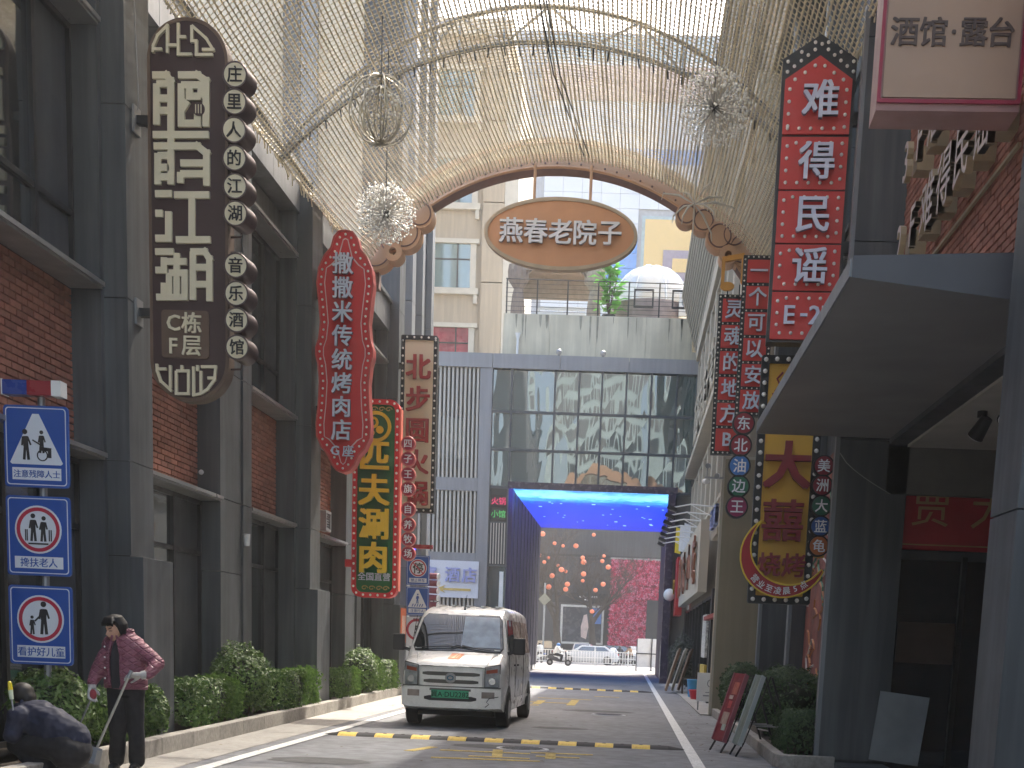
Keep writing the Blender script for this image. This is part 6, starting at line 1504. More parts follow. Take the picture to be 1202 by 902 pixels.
for i, (px, py, r_) in enumerate(((637, 627, .28), (651, 638, .2), (676, 641, .27), (697, 628, .2), (661, 641, .18), (633, 652, .24), (639, 660, .2), (644, 655, .18), (655, 664, .18), (659, 669, .28), (648, 676, .28), (685, 660, .3), (684, 655, .22), (707, 659, .22), (709, 653, .18), (714, 666, .27), (685, 674, .28), (684, 682, .2), (666, 686, .27), (664, 692, .27), (699, 693, .24), (708, 686, .26), (644, 689, .3), (664, 671, .2), (695, 718, .24))):
    p = at(px, py, Y=108.5+(i % 3)); r_ *= .82; t = thing('round_lantern', 'round orange lantern hanging in the bare tree', 'lantern', p, group='orange lanterns in the bare tree')
    q = MB(); q.sphere((0, 0, 0), r_, 10, 8, sc_=(1, 1, .92)); q.build('shade', lan, t, smooth=80); q = MB(); q.cyl((0, 0, r_*.9), (0, 0, r_+.5), .012, n=4); q.build('string', M['black'], t)
# ================================================================ people
skin = mat('skin', (.5, .28, .19), rough=.5, var=.06, scale=12); hairm = mat('hair_black', (.009, .008, .008), rough=.62, var=.3, scale=40)
def quilt(name, col, sc_=11.):
    m = mat(name, col, rough=.6, var=.08, scale=5); n = m.node_tree; N = n.nodes; L = n.links; b = N['Principled BSDF']
    tc = N.new('ShaderNodeTexCoord'); prev = None
    for ang in (35, -35):
        mp = N.new('ShaderNodeMapping'); mp.inputs['Rotation'].default_value = (0, radians(ang), 0); L.new(tc.outputs['Object'], mp.inputs[0])
        wv = N.new('ShaderNodeTexWave'); wv.wave_type = 'BANDS'; wv.bands_direction = 'Z'; wv.inputs['Scale'].default_value = sc_/2; wv.inputs['Distortion'].default_value = .3; L.new(mp.outputs[0], wv.inputs['Vector'])
        r = N.new('ShaderNodeMapRange'); r.inputs[1].default_value = 0; r.inputs[2].default_value = .22; L.new(wv.outputs['Fac'], r.inputs[0])
        if prev: q = N.new('ShaderNodeMath'); q.operation = 'MINIMUM'; L.new(prev, q.inputs[0]); L.new(r.outputs[0], q.inputs[1]); prev = q.outputs[0]
        else: prev = r.outputs[0]
    bp = N.new('ShaderNodeBump'); bp.inputs['Strength'].default_value = 1; bp.inputs['Distance'].default_value = .012; L.new(prev, bp.inputs['Height']); L.new(bp.outputs[0], b.inputs['Normal']); return m
def limb(mb, pts, rad, n=12):
    """tapered limb, ball at every joint"""
    P, R_ = [], []
    for k in range(len(pts)-1):
        for s in range(4): u = s/4; P.append(Vector(pts[k]).lerp(Vector(pts[k+1]), u)); R_.append(rad[k]+(rad[k+1]-rad[k])*u)
    P.append(Vector(pts[-1])); R_.append(rad[-1]); mb.tube(P, R_, n)
    for p, r in zip(pts, rad): mb.sphere(p, r*.99, 12, 8)
def eloft(mb, secs, n=20, yaw=0):
    """elliptic sections (cx,cy,cz,rx,ry)"""
    mb.loft([[(cx+rx*cos(2*pi*i/n)*cos(yaw)-ry*sin(2*pi*i/n)*sin(yaw), cy+rx*cos(2*pi*i/n)*sin(yaw)+ry*sin(2*pi*i/n)*cos(yaw), cz) for i in range(n)] for cx, cy, cz, rx, ry in secs])
def fused(mb, name, m, parent, vox=.012, sm=4, loc=None, disp=0):
    o = mb.build(name, m, parent, loc)
    r = o.modifiers.new('remesh', 'REMESH'); r.mode = 'VOXEL'; r.voxel_size = vox; r.use_smooth_shade = True
    if sm: s = o.modifiers.new('smooth', 'SMOOTH'); s.factor = .6; s.iterations = sm
    if disp:
        tx = bpy.data.textures.new('folds', 'CLOUDS'); tx.noise_scale = .14; d = o.modifiers.new('folds', 'DISPLACE'); d.texture = tx; d.strength = disp; d.mid_level = .5; d.texture_coords = 'LOCAL'
    return o
def hand(mb, wrist, d, palm_n, s=1., curl=.9):
    """palm, five separate bent fingers of different lengths, thumb from the side"""
    wrist, d, pn = Vector(wrist), Vector(d).normalized(), Vector(palm_n).normalized(); side = d.cross(pn).normalized()
    c = wrist+d*.045*s
    for u in (-.022, 0, .022): mb.tube([wrist+side*u*s*.6, c+side*u*s, wrist+d*.085*s+side*u*s*1.15], [.016*s, .0185*s, .014*s], 8)
    for i, (u, l) in enumerate(((-.032, .062), (-.011, .072), (.011, .068), (.031, .053))):
        p = wrist+d*.085*s+side*u*s; P = [p]; dd = d.copy()
        for k in range(3): dd = (dd+pn*curl*(.45+.35*k)).normalized(); P.append(P[-1]+dd*l*s*(.42, .33, .25)[k])
        mb.tube(P, [.0105*s, .0095*s, .0088*s, .0072*s], 7); mb.sphere(P[-1], .0072*s, 7, 5); mb.sphere(P[0], .011*s, 7, 5)
    p = wrist+d*.025*s-side*.022*s; mb.tube([p, p-side*.022*s+d*.02*s+pn*.01*s, p-side*.026*s+d*.045*s+pn*.032*s, p-side*.014*s+d*.058*s+pn*.05*s], [.013*s, .012*s, .010*s, .008*s], 7)
def head(mb, c, yaw, pitch, s=1.):
    """skull, jaw, nose, brow, lips and ears; the face looks along -y before turning"""
    Rm = Matrix.Rotation(yaw, 3, 'Z') @ Matrix.Rotation(pitch, 3, 'X'); T = lambda x, y, z: Vector(c)+Rm @ Vector((x*s, y*s, z*s))
    def sp(x, y, z, r, sc3, n=14):
        b = MB(); b.sphere((0, 0, 0), r*s, n, 10, sc_=sc3); mb.add([T(x, y, z)+Rm @ Vector(v) for v in b.v], b.f)
    sp(0, .012, .035, .088, (.86, 1.08, 1.0)); sp(0, -.018, -.022, .07, (.86, .95, 1.1)); sp(0, -.04, -.082, .032, (1.1, .9, .7)); sp(-.028, -.045, -.012, .03, (1, .9, 1)); sp(.028, -.045, -.012, .03, (1, .9, 1))
    mb.tube([T(0, -.078, .018), T(0, -.092, -.004), T(0, -.102, -.022), T(0, -.088, -.032)], [.009*s, .011*s, .014*s, .011*s], 8)
    sp(0, -.079, -.05, .02, (1.15, .5, .3)); sp(0, -.076, -.058, .018, (1.0, .5, .35)); sp(0, -.07, .03, .045, (1.1, .35, .22))
    for sx in (-1, 1): sp(sx*.078, .012, -.002, .028, (.3, .7, 1.1))
    return T
def face_marks(T, parent, s=1.):
    q = MB()
    for sx in (-1, 1): q.tube([T(sx*(.018+.0065*k), -.0795+.0022*k*k*.35, .008-.0012*abs(k-2)) for k in range(5)], .0035*s, 5)
    q.build('eyelids', mat('lash', (.03, .02, .018)), parent)
    q = MB()
    for sx in (-1, 1): q.tube([T(sx*(.014+.008*k), -.083+.002*k*k*.5, .027+.002*k) for k in range(5)], .0035*s, 5)
    q.build('eyebrows', hairm, parent)
    q = MB(); q.tube([T(-.02+.01*k, -.0875+.0015*abs(k-2)**2, -.054) for k in range(5)], .003*s, 5); q.build('mouth', mat('lip', (.25, .08, .07)), parent)

# --- woman sweeping
WY = 12.35
wo = Vector((at(150, 905, Z=0).x, WY, 0))
def wp(px, py, dy=0): p = at(px, py, Y=WY+dy); return Vector((p.x-wo.x, dy, p.z))
t = thing('person', 'woman in a quilted dusty pink jacket looking down while sweeping with gloves on', 'person', wo)
gl = mat('glove_grey', (.42, .4, .38), rough=.9, var=.15, scale=20); glr = mat('glove_red', (.3, .05, .06), rough=.9)
hc = wp(135, 740, -.05)
B = MB(); T_ = head(B, hc, radians(-30), radians(12), 1.0)
nb = wp(146, 763, .03)
limb(B, [hc+Vector((.03, .03, -.03)), nb+Vector((0, 0, .0))], [.05, .058])
eloft(B, [(nb.x, .02, .84, .15, .1), (nb.x, .02, 1.0, .13, .09), (nb.x, .02, 1.2, .16, .1), (nb.x, .03, 1.3, .12, .07)])
shL, shR = wp(123, 767), wp(168, 763)
elL, wrL = wp(113, 791, -.04), wp(108, 806, -.12); elR, wrR = wp(185, 779, -.02), wp(168, 793, -.18)
limb(B, [shL, elL, wrL], [.055, .04, .028]); limb(B, [shR, elR, wrR], [.055, .04, .028])
hpL, hpR = Vector((nb.x-.07, .02, .86)), Vector((nb.x+.09, .02, .86)); knL, knR = wp(138, 866, -.02), wp(160, 866, 0); anL, anR = wp(137, 897, .02), wp(161, 899, .03); anL.z = .08; anR.z = .08
limb(B, [hpL, knL, anL], [.09, .06, .04]); limb(B, [hpR, knR, anR], [.09, .06, .04])
fused(B, 'body', skin, t, .008, 3); face_marks(T_, t, .98)
G1 = MB(); hand(G1, wrL, Vector((.1, -.3, -1)), Vector((.6, -.5, .3)), 1.15, .7); G1.tube([wrL+Vector((0, .01, .05)), wrL+Vector((0, 0, -.02))], [.042, .04], 10); fused(G1, 'glove', gl, t, .005, 2)
q = MB(); q.sphere(wrL+Vector((.02, -.03, -.075)), .036, 10, 8, sc_=(1, 1, 1.4)); q.build('red_glove_palm', glr, t, smooth=80)
G2 = MB(); hand(G2, wrR, Vector((-1, -.25, -.05)), Vector((-.2, -.5, -1)), 1.2, .8); G2.tube([wrR+Vector((.05, .02, .01)), wrR+Vector((-.02, 0, 0))], [.044, .042], 10); fused(G2, 'glove', gl, t, .005, 2)
# jacket
jm = quilt('jacket_pink', (.22, .07, .1)); J = MB()
cx = nb.x
eloft(J, [(cx+.015, .02, .80, .21, .15), (cx+.015, .02, .88, .21, .15), (cx+.015, .02, 1.02, .20, .14), (cx+.01, .02, 1.14, .205, .135), (cx, .02, 1.22, .215, .125), (cx-.0, .03, 1.285, .185, .11), (cx, .035, 1.335, .10, .085), (cx, .035, 1.37, .07, .07)])
limb(J, [shL+Vector((.02, 0, -.01)), elL, wrL+Vector((0, .01, .045))], [.082, .066, .052]); limb(J, [shR+Vector((-.02, 0, -.01)), elR, wrR+Vector((.045, .02, .01))], [.09, .072, .052])
J.tube([(cx+.078*cos(a), .03+.075*sin(a), 1.36) for a in [k*pi/8 for k in range(16)]], .022, 8, closed=True)
fused(J, 'jacket', jm, t, .011, 3, disp=.022)
# open front with dark jumper showing
q = MB(); V = []
for k in range(9):
    z = 1.275-.47*k/8; wd = .018+.04*min(1, k/3); x0 = cx-.035+.005*k/8; y = -.118-.03*sin(pi*k/9)+ (.035 if k == 0 else 0)
    V.append([(x0-wd*.75, y+.014, z), (x0+wd*.2, y-.006, z), (x0+wd, y+.01, z), (x0+wd, y+.06, z), (x0-wd*.75, y+.06, z)])
q.loft(V); q.build('jumper', mat('jumper_dark', (.022, .02, .026), rough=1), t, smooth=60)
q = MB(); q.tube([(cx-.035+.005*k/8-(.02+.04*min(1, k/3))*1.0, -.122-.03*sin(pi*k/9), 1.31-.48*k/8) for k in range(9)], .011, 6); q.tube([(cx-.035+.005*k/8+(.02+.04*min(1, k/3))*1.05, -.124-.03*sin(pi*k/9), 1.31-.48*k/8) for k in range(9)], .012, 6); q.build('jacket_edge', jm, t, smooth=60)
q = MB()
for k in range(4): q.sphere((cx-.125, -.142, 1.2-.1*k), .009, 8, 6)
q.build('snap_buttons', M['white_paint'], t)
q = MB(); q.box(cx+.07, -.152, .9, cx+.18, -.13, .915); q.build('pocket_flap', jm, t)
# trousers, shoes
tm_ = mat('trousers_black', (.007, .007, .01), rough=.85, var=.2, scale=8); P_ = MB()
eloft(P_, [(cx+.01, .02, .74, .18, .13), (cx+.01, .02, .85, .17, .12)])
limb(P_, [hpL+Vector((0, 0, -.04)), knL, anL+Vector((0, 0, .02))], [.105, .078, .076]); limb(P_, [hpR+Vector((0, 0, -.04)), knR, anR+Vector((0, 0, .02))], [.105, .078, .076]); fused(P_, 'trousers', tm_, t, .012, 3, disp=.02)
for a in (anL, anR): q = MB(); q.sphere((a.x, a.y-.06, .045), .05, 12, 8, sc_=(.9, 2.3, .85)); q.build('shoe', M['black'], t, smooth=80)
# hair
Hh = MB(); Rm = Matrix.Rotation(radians(-30), 3, 'Z') @ Matrix.Rotation(radians(12), 3, 'X'); HT = lambda x, y, z: hc+Rm @ Vector((x, y, z))
def hs(x, y, z, r, s3): b = MB(); b.sphere((0, 0, 0), r, 16, 10, sc_=s3); Hh.add([HT(x, y, z)+Rm @ Vector(v) for v in b.v], b.f)
hs(0, .03, .052, .094, (.93, 1.0, .96)); hs(.01, -.045, .092, .05, (1.45, .75, .6)); hs(0, .08, -.01, .07, (1.0, .8, 1.1)); hs(-.075, .02, .035, .03, (.5, 1.1, 1.4)); hs(.072, .03, .03, .03, (.5, 1.2, 1.4))
rh = random.Random(2)
for k in range(26):
    a = k*2*pi/26; fx, fy = sin(a), cos(a); lo_ = .02 if fy < -.55 else -.035-.02*rh.random()
    if fy < -.55: Hh.tube([HT(.0, .01, .145), HT(fx*.06, -.05, .12), HT(fx*.085+.01, -.086, .078), HT(fx*.09+.015*fx, -.075, .05)], [.012, .017, .014, .006], 6)
    else: Hh.tube([HT(.0, .01, .145), HT(fx*.07, fy*.07+.01, .12), HT(fx*.092, fy*.1+.02, .05), HT(fx*.086, fy*.1+.03, lo_)], [.012, .018, .016, .008], 6)
hs(0, .1, -.06, .045, (1, 1, 1.1)); hs(.02, .12, -.1, .035, (1, 1, 1.6)); fused(Hh, 'hair', hairm, t, .008, 2)
# dustpan on a long handle, held
pole_top, pole_bot = at(153, 790, Y=WY-.26), at(113, 880, Y=WY-.42)
t = thing('long_dustpan', 'grey dustpan on a long metal handle held in the right hand glove', 'dustpan', pole_bot)
q = MB(); a = pole_top-pole_bot; q.cyl(a*1.02, (0, 0, 0), .0125, n=10); q.build('handle', mat('pole_metal', (.38, .36, .31), rough=.4, metal=.5), t, smooth=40)
q = MB(); q.cyl(a*1.03, a*.93, .017, n=10); q.build('grip', M['steel'], t)
q = MB(); q.box(-.11, -.02, -.13, .06, -.008, .02); q.box(-.11, -.14, -.135, .06, -.02, -.125); q.box(-.115, -.14, -.135, -.105, -.008, .0); q.box(.055, -.14, -.135, .065, -.008, .0); o = q.build('pan', mat('pan_grey', (.28, .29, .3), rough=.5, metal=.3), t); o.rotation_euler = (radians(-8), radians(12), 0)
b0, b1 = at(108, 818, Y=WY-.16), at(86, 868, Y=WY-.1)
t = thing('thin_broom', 'thin handled broom held in the left glove behind the crouching worker', 'broom', b1)
q = MB(); q.cyl(b0-b1, (0, 0, 0), .009, n=8); q.build('handle', M['steel'], t); q = MB(); q.loft([[(-.02, -.02, .05), (.02, -.02, .05), (.02, .02, .05), (-.02, .02, .05)], [(-.1, -.03, -.32), (.06, -.03, -.32), (.06, .03, -.32), (-.1, .03, -.32)]]); q.build('bristles', mat('bristle', (.12, .1, .05), rough=.9), t)

# --- crouching worker
CY = 11.0
co = Vector((at(60, 900, Y=CY).x, CY, 0))
def cp(px, py, dy=0): p = at(px, py, Y=CY+dy); return Vector((p.x-co.x, dy, p.z))
t = thing('person', 'worker in a dark navy jacket crouching at the kerb with back to the viewer', 'person', co)
navy = mat('jacket_navy', (.008, .011, .03), rough=.75, var=.15, scale=6)
hipc = cp(82, 873, .02); chest = cp(38, 843, .1); hd = cp(27, 818, .12); shl, shr = cp(22, 842, -.05), cp(48, 838, .25)
B = MB(); T2 = head(B, hd, radians(150), radians(35), 1.0)
limb(B, [hd+Vector((.02, -.01, -.04)), chest], [.055, .07]); limb(B, [chest, cp(60, 853, .05), hipc], [.12, .085, .095])
kn1, kn2 = cp(22, 874, .05), cp(34, 868, .3); an1, an2 = cp(58, 905, .0), cp(66, 903, .28); an1.z = an2.z = .09
limb(B, [hipc+Vector((0, -.09, -.03)), kn1, an1], [.075, .07, .045]); limb(B, [hipc+Vector((0, .12, -.03)), kn2, an2], [.075, .07, .045])
el1, w1 = cp(14, 862, -.1), cp(34, 880, .36); el2, w2 = cp(24, 862, .32), cp(38, 884, .46)
limb(B, [shl, el1, w1], [.06, .045, .03]); limb(B, [shr, el2, w2], [.06, .045, .03]); hand(B, w1, (-.5, .2, -1), (.3, .9, 0), 1.0, .7); hand(B, w2, (-1, .1, -.6), (.3, -.9, 0), 1.0, .7)
fused(B, 'body', skin, t, .01, 3)
J = MB(); limb(J, [cp(30, 835, .1), chest+Vector((0, 0, .0)), cp(62, 853, .05), cp(84, 868, .03)], [.1, .17, .178, .172], 16); J.sphere(shl, .1, 12, 8); J.sphere(shr, .1, 12, 8)
limb(J, [shl, el1, w1+Vector((.02, 0, .04))], [.088, .075, .055]); limb(J, [shr, el2, w2+Vector((.04, 0, .03))], [.088, .075, .055]); fused(J, 'jacket', navy, t, .011, 2, disp=.05)
q = MB(); q.tube([cp(30, 827, .1)+Vector((.0, .085*cos(k*pi/6), .075*sin(k*pi/6)-.02)) for k in range(12)], .018, 6, closed=True); q.build('collar', navy, t, smooth=60)
P_ = MB(); P_.sphere(hipc+Vector((.0, .0, -.06)), .19, 16, 10, sc_=(1, 1.1, .9)); limb(P_, [hipc+Vector((0, -.09, -.03)), kn1, an1], [.125, .105, .08]); limb(P_, [hipc+Vector((0, .12, -.03)), kn2, an2], [.125, .105, .08]); fused(P_, 'trousers', tm_, t, .013, 3, disp=.02)
for a in (an1, an2): q = MB(); q.sphere((a.x-.06, a.y, .045), .05, 12, 8, sc_=(2.3, .9, .85)); q.build('shoe', M['black'], t, smooth=80)
Hh = MB(); Hh.sphere(hd+Vector((0, 0, .03)), .098, 16, 12, sc_=(1, 1.05, 1)); Hh.sphere(hd+Vector((.045, -.02, -.01)), .07, 14, 10); [Hh.tube([hd+Vector((.02+.03*cos(k), .06*sin(k*2.1), .09)), hd+Vector((.07+.02*cos(k), .07*sin(k*2.1), .0)), hd+Vector((.075, .06*sin(k*2.1), -.07))], [.02, .018, .008], 6) for k in range(7)]; fused(Hh, 'hair', mat('hair_dark', (.008, .006, .005), rough=.6), t, .012, 2)
t = thing('yellow_handled_tool', 'small tool with a yellow and white handle held up by the crouching worker', 'tool', cp(15.5, 828, -.12)+co)
q = MB(); q.cyl((0, 0, -.06), (-.012, 0, .05), .008, n=8); q.build('blade', M['steel'], t); q = MB(); q.cyl((-.012, 0, .05), (-.02, 0, .13), .017, .02, 10); q.build('handle', mat('handle_pale', (.55, .6, .45), rough=.5), t); q = MB(); q.cyl((-.02, 0, .13), (-.026, 0, .19), .021, .016, 10); q.sphere((-.026, 0, .19), .016, 8, 6); q.build('handle_cap', mat('handle_yellow', (.7, .55, .02), rough=.4), t)

# --- small figures across the road
def small_figure(p, rz, lab, top_c, leg_c, seated=True, helmet=None, scooter=True):
    t = thing('person', lab, 'person', p, rz)
    B = MB(); hz = 1.28 if seated else 1.55; hip = Vector((0, .25 if seated else 0, .78 if seated else .88)); ch = Vector((0, .12 if seated else 0, 1.12 if seated else 1.3)); hd_ = Vector((0, .06 if seated else -.03, hz+.05))
    head(B, hd_, 0, .1, 1.0); limb(B, [hd_-Vector((0, -.02, .06)), ch], [.05, .07]); limb(B, [ch, hip], [.15, .14])
    kn = [Vector((s*.12, -.18 if seated else .0, .66 if seated else .48)) for s in (-1, 1)]; an = [Vector((s*.13, -.12 if seated else 0, .34 if seated and scooter else .08)) for s in (-1, 1)]
    for s, k, a in zip((-1, 1), kn, an): limb(B, [hip+Vector((s*.09, 0, 0)), k, a], [.09, .065, .045])
    ha = [Vector((s*.24, -.38 if seated else -.1, .98 if seated else .85)) for s in (-1, 1)]
    for s, h in zip((-1, 1), ha): limb(B, [ch+Vector((s*.18, 0, .08)), Vector((s*.27, -.08, .98)), h], [.055, .045, .03]); hand(B, h, (0, -1, -.1), (0, 0, -1), 1, .8)
    fused(B, 'body', skin, t, .02, 2)
    J = MB(); limb(J, [ch+Vector((0, 0, .04)), hip+Vector((0, 0, .04))], [.185, .175]);
    for s, h in zip((-1, 1), ha): limb(J, [ch+Vector((s*.16, 0, .08)), Vector((s*.27, -.08, .98)), h.lerp(Vector((s*.27, -.08, .98)), .2)], [.085, .07, .05])
    fused(J, 'jacket', top_c, t, .022, 2)
    P_ = MB()
    for s, k, a in zip((-1, 1), kn, an): limb(P_, [hip+Vector((s*.09, 0, -.03)), k, a], [.115, .09, .07])
    fused(P_, 'trousers', leg_c, t, .022, 2)
    for a in an: q = MB(); q.sphere(a+Vector((0, -.05, -.04)), .05, 10, 6, sc_=(.9, 2, .8)); q.build('shoe', M['black'], t, smooth=80)
    q = MB(); q.sphere(hd_+Vector((0, .02, .04)), .125 if helmet else .105, 12, 9, sc_=(1, 1.08, .95)); q.build('helmet' if helmet else 'hair', helmet or hairm, t, smooth=80)
def scooter(p, rz, lab, body_c):
    t = thing('scooter', lab, 'scooter', p, rz)
    for y in (-.6, .62):
        q = MB(); q.cyl((-.05, y, .21), (.05, y, .21), .21, n=20); o = q.build('tyre', tyre, t, smooth=30); q = MB(); q.cyl((-.055, y, .21), (.055, y, .21), .1, n=14); q.build('rim', rimm, o)
    q = MB(); q.loft([[(-.1, -.45, .28), (.1, -.45, .28), (.1, -.45, .36), (-.1, -.45, .36)], [(-.16, -.2, .24), (.16, -.2, .24), (.16, -.2, .32), (-.16, -.2, .32)], [(-.16, .1, .26), (.16, .1, .26), (.16, .1, .5), (-.16, .1, .5)], [(-.17, .45, .35), (.17, .45, .35), (.15, .45, .66), (-.15, .45, .66)], [(-.1, .8, .5), (.1, .8, .5), (.08, .8, .66), (-.08, .8, .66)]]); q.build('body', body_c, t, smooth=40)
    q = MB(); q.loft([[(-.15, -.42, .3), (.15, -.42, .3), (.12, -.5, .3), (-.12, -.5, .3)], [(-.18, -.4, .7), (.18, -.4, .7), (.12, -.5, .7), (-.12, -.5, .7)], [(-.1, -.36, .95), (.1, -.36, .95), (.08, -.44, .95), (-.08, -.44, .95)]]); q.build('leg_shield', body_c, t, smooth=40)
    q = MB(); q.tube([(-.3, -.32, 1.0), (-.12, -.4, .98), (.12, -.4, .98), (.3, -.32, 1.0)], .02, 6); q.build('handlebar', M['black'], t)
    q = MB(); q.sphere((0, .35, .72), .16, 12, 8, sc_=(.95, 2.3, .5)); q.build('seat', M['black'], t, smooth=80)
    q = MB(); q.sphere((0, -.5, .88), .07, 10, 7); q.build('headlight', M['white_paint'], t, smooth=80)
pl = at(656, 781.5, Z=0); dark_c = mat('scooter_dark', (.04, .04, .045), rough=.35)
scooter(pl, radians(98), 'dark scooter being ridden along the railing left of the saloon car', dark_c); small_figure(pl, radians(98), 'rider in a white jacket and blue helmet on the dark scooter', mat('jacket_white', (.6, .6, .58), rough=.8), tm_, helmet=mat('helmet_blue', (.03, .16, .42), rough=.3))
for i, (px, yy, c, hh, lab) in enumerate(((720, 98.6, (.6, .62, .65), None, 'person in white beside the scooters near the flower wall'), (727, 99.4, (.02, .02, .025), (.02, .02, .02), 'person in black among the scooters near the flower wall'), (738, 100.2, (.3, .18, .1), None, 'person in a brown jacket right of the scooters near the flower wall'))):
    p = at(px, 770, Y=yy); p.z = 0; scooter(p, radians(160+30*i), ('white scooter beside the person in white', 'black scooter beside the person in black', 'grey scooter beside the person in brown')[i], mat('scooter_c%d' % i, ((.5, .52, .55), (.03, .03, .03), (.3, .3, .3))[i], rough=.3)); small_figure(p, radians(160+30*i), lab, mat('jacket_c%d' % i, c, rough=.8), tm_)
p = at(633, 770, Y=96); p.z = 0; scooter(p, radians(200), 'pale scooter behind the railing left of the bare tree', mat('scooter_pale', (.5, .53, .55), rough=.3)); small_figure(p, radians(200), 'person in a pale top on the pale scooter left of the bare tree', mat('jacket_pale', (.5, .52, .52), rough=.8), tm_)
# ================================================================ planting
leafm = {}
def leaf_mat(name, col, col2):
    m = bpy.data.materials.new(name); m.use_nodes = True; n = m.node_tree; N = n.nodes; L = n.links; b = N['Principled BSDF']
    g_ = N.new('ShaderNodeNewGeometry'); cr = N.new('ShaderNodeValToRGB'); cr.color_ramp.elements[0].color = (*col, 1); cr.color_ramp.elements[1].color = (*col2, 1)
    L.new(g_.outputs['Random Per Island'], cr.inputs[0]); L.new(cr.outputs[0], b.inputs['Base Color']); b.inputs['Roughness'].default_value = .5; b.inputs['Specular IOR Level'].default_value = .35
    tr = N.new('ShaderNodeBsdfTranslucent'); mx = N.new('ShaderNodeMixShader'); mx.inputs[0].default_value = .25; L.new(cr.outputs[0], tr.inputs[0]); L.new(b.outputs[0], mx.inputs[1]); L.new(tr.outputs[0], mx.inputs[2]); L.new(mx.outputs[0], N['Material Output'].inputs[0]); return m
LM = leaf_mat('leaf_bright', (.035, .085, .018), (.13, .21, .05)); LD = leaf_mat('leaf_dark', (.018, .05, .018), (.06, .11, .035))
stem_m = mat('stem_brown', (.06, .04, .025), rough=.9)
def bush(name, lab, cat, c, size, n, m, box=False, leaf=.028, seed=1, group=None):
    r = random.Random(seed); t = thing(name, lab, cat, (c[0], c[1], c[2]), group=group); sx, sy, sz = size
    q = MB(); L_ = MB(); offs = [Vector((r.uniform(-9, 9), r.uniform(-9, 9), r.uniform(-9, 9)))]
    def surf(d):
        """distance to the uneven outline in direction d"""
        if box:
            e = 7; k = (abs(d.x/sx)**e+abs(d.y/sy)**e+abs(d.z/sz)**e)**(-1/e)
        else: k = ((d.x/sx)**2+(d.y/sy)**2+(d.z/sz)**2)**-.5
        P = d*k; return k*(1+.2*noise.noise(P*2.6+offs[0])+.12*noise.noise(P*8+offs[0]))
    for i in range(n):
        z = r.uniform(-.55 if box else -.75, 1); a = r.uniform(0, 2*pi); s = sqrt(1-z*z); d = Vector((s*cos(a), s*sin(a), z))
        if box: d = Vector((r.uniform(-1, 1)*sx, r.uniform(-1, 1)*sy, r.uniform(-.9, 1)*sz)); ax = r.choice((0, 0, 1, 2, 2)); d[ax] = size[ax]*(1 if ax == 2 else r.choice((-1, 1))); d.normalize()
        k = surf(d); depth = 1-abs(r.gauss(0, .09))-(.12 if r.random() < .2 else 0); depth += r.uniform(.03, .14) if r.random() < .08 else 0
        p = d*k*depth; p.z += sz
        if p.z < .02: continue
        nn = (d+Vector((r.uniform(-.8, .8), r.uniform(-.8, .8), r.uniform(-.3, .9)))).normalized(); u = nn.cross(Vector((r.uniform(-1, 1), r.uniform(-1, 1), r.uniform(-1, 1)))).normalized(); v = nn.cross(u); l = leaf*1.22*r.uniform(.6, 1.35)
        L_.add([p-u*l, p+v*l*.5+nn*l*.12, p+u*l, p-v*l*.5+nn*l*.12], [(0, 1, 2, 3)])
    L_.build('foliage', m, t, kind='stuff')
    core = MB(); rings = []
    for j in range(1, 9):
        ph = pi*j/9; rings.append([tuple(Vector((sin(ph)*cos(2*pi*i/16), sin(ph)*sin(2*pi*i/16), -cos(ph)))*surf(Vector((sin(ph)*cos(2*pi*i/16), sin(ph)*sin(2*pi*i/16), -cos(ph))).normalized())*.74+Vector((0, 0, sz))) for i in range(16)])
    core.loft(rings); core.build('dark_hull', mat('bush_core', (.012, .02, .008), rough=1), t, kind='stuff', smooth=80)  # solid near-black hull standing in for the bush's dark inside
    st = MB()
    for i in range(5): a = r.uniform(0, 6); st.tube([(0.1*cos(a), .1*sin(a), 0), (sx*.4*cos(a), sy*.4*sin(a), sz*.8)], [.014, .006], 5)
    st.build('stems', stem_m, t)
# left planter
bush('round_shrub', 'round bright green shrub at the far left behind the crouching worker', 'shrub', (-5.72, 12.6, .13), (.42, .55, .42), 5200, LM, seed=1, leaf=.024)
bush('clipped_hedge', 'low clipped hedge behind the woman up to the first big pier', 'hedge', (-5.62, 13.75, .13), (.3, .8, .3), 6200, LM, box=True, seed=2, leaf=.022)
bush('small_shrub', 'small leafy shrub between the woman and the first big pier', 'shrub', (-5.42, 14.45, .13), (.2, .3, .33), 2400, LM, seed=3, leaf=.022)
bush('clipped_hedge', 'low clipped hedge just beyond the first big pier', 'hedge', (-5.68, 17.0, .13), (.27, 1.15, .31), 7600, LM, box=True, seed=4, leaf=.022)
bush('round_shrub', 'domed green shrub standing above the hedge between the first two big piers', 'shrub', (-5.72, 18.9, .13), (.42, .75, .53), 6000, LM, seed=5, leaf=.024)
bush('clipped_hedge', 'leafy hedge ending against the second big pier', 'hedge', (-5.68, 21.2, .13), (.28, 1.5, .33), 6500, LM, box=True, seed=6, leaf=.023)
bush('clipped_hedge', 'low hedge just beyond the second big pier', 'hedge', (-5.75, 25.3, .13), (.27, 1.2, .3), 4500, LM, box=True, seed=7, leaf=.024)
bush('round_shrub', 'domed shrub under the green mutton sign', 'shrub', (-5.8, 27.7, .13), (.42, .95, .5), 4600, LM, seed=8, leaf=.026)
bush('clipped_hedge', 'hedge beside the white van at the far end of the left planter', 'hedge', (-5.78, 30.0, .13), (.25, 1.2, .36), 4200, LM, box=True, seed=9, leaf=.026)
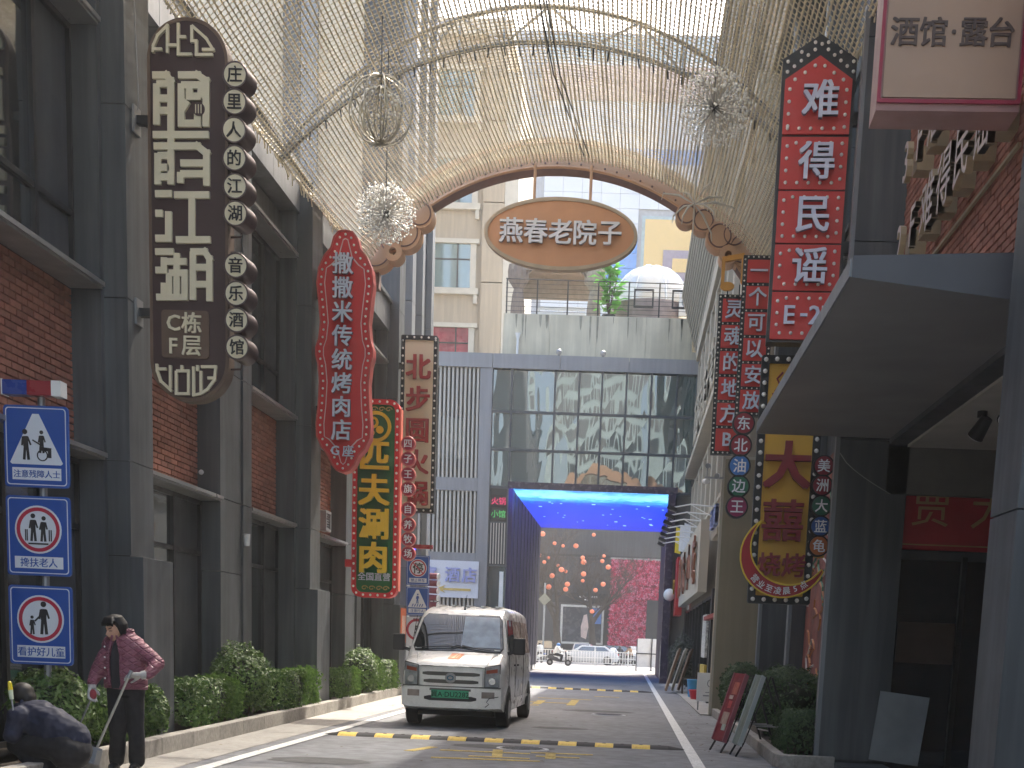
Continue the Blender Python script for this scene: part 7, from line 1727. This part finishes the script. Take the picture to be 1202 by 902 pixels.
# right planter
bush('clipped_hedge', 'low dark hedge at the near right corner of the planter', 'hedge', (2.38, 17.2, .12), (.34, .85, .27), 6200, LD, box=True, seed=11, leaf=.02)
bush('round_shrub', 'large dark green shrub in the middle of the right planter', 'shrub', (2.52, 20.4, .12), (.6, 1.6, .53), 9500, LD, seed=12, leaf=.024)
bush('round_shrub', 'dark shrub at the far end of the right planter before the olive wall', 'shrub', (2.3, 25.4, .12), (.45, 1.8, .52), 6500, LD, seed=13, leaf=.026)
bush('potted_bush', 'grey green bush standing by the far right shops', 'shrub', (1.95, 45.2, .03), (.5, .6, .95), 1800, leaf_mat('leaf_grey', (.05, .06, .05), (.1, .12, .1)), seed=14, leaf=.05)
# broad leaved plant on the terrace
t = thing('broad_leaf_plant', 'bright green broad leaved plant on the terrace between gazebo and dome', 'plant', (-1.5, 56.9, 14.75)); r = random.Random(17)
lf = leaf_mat('leaf_vivid', (.04, .25, .03), (.18, .5, .08))
q = MB(); q.cyl((0, 0, 0), (0, 0, .45), .22, .3, 16); q.build('pot', mat('pot_dark', (.05, .05, .05)), t)
q = MB()
for i in range(8): q.tube([(0, 0, .4), (r.uniform(-.4, .4), r.uniform(-.3, .3), r.uniform(1.4, 2.3))], [.03, .015], 5)
q.build('stems', stem_m, t)
for i in range(110):
    a = r.uniform(0, 2*pi); z0 = r.uniform(.5, 2.5); p = Vector((r.uniform(-.3, .3), r.uniform(-.3, .3), z0)); d = Vector((cos(a), sin(a), r.uniform(.1, .9))).normalized(); l = r.uniform(.4, .75); s = d.cross(Vector((0, 0, 1))).normalized()*r.uniform(.12, .22)
    q = MB(); mid = p+d*l*.5+Vector((0, 0, .04)); e = p+d*l-Vector((0, 0, .12)); q.add([p, mid+s, mid-Vector((0, 0, .02)), mid-s, e], [(0, 1, 2), (0, 2, 3), (1, 4, 2), (2, 4, 3)]); q.build('leaf', lf, t)
# pot plants on the terrace edge seen as a fringe
# fallen leaves on the pavement and lane
q = MB()
for i in range(160):
    x = r.choice((r.uniform(-5.0, -4.3), r.uniform(-4.3, 1.5), r.uniform(1.1, 1.9))); y = r.uniform(11.5, 30); a = r.uniform(0, 6); s = r.uniform(.012, .03)
    q.add([(x+s*cos(a), y+s*sin(a), .012), (x+s*.5*cos(a+1.6), y+s*.5*sin(a+1.6), .017), (x-s*cos(a), y-s*sin(a), .0125), (x-s*.5*cos(a+1.6), y-s*.5*sin(a+1.6), .015)], [(0, 1, 2, 3)])
q.build('fallen_leaves', mat('dry_leaf', (.18, .13, .06), rough=.9), None, kind='stuff', label='scattered dry leaves lying on the lane and pavement', cat='leaves')
# ================================================================ hazy air round everything
HZ = MB(); HZ.box(-138, -108, -1.6, 138, 208, 78)
hm = bpy.data.materials.new('haze'); hm.use_nodes = True; hn = hm.node_tree; hn.nodes.remove(hn.nodes['Principled BSDF'])
pv = hn.nodes.new('ShaderNodeVolumePrincipled'); pv.inputs['Color'].default_value = (.97, .96, .93, 1); pv.inputs['Density'].default_value = .0010; pv.inputs['Anisotropy'].default_value = .2
hn.links.new(pv.outputs[0], hn.nodes['Material Output'].inputs['Volume'])
HZ.build('haze', hm, kind='stuff')
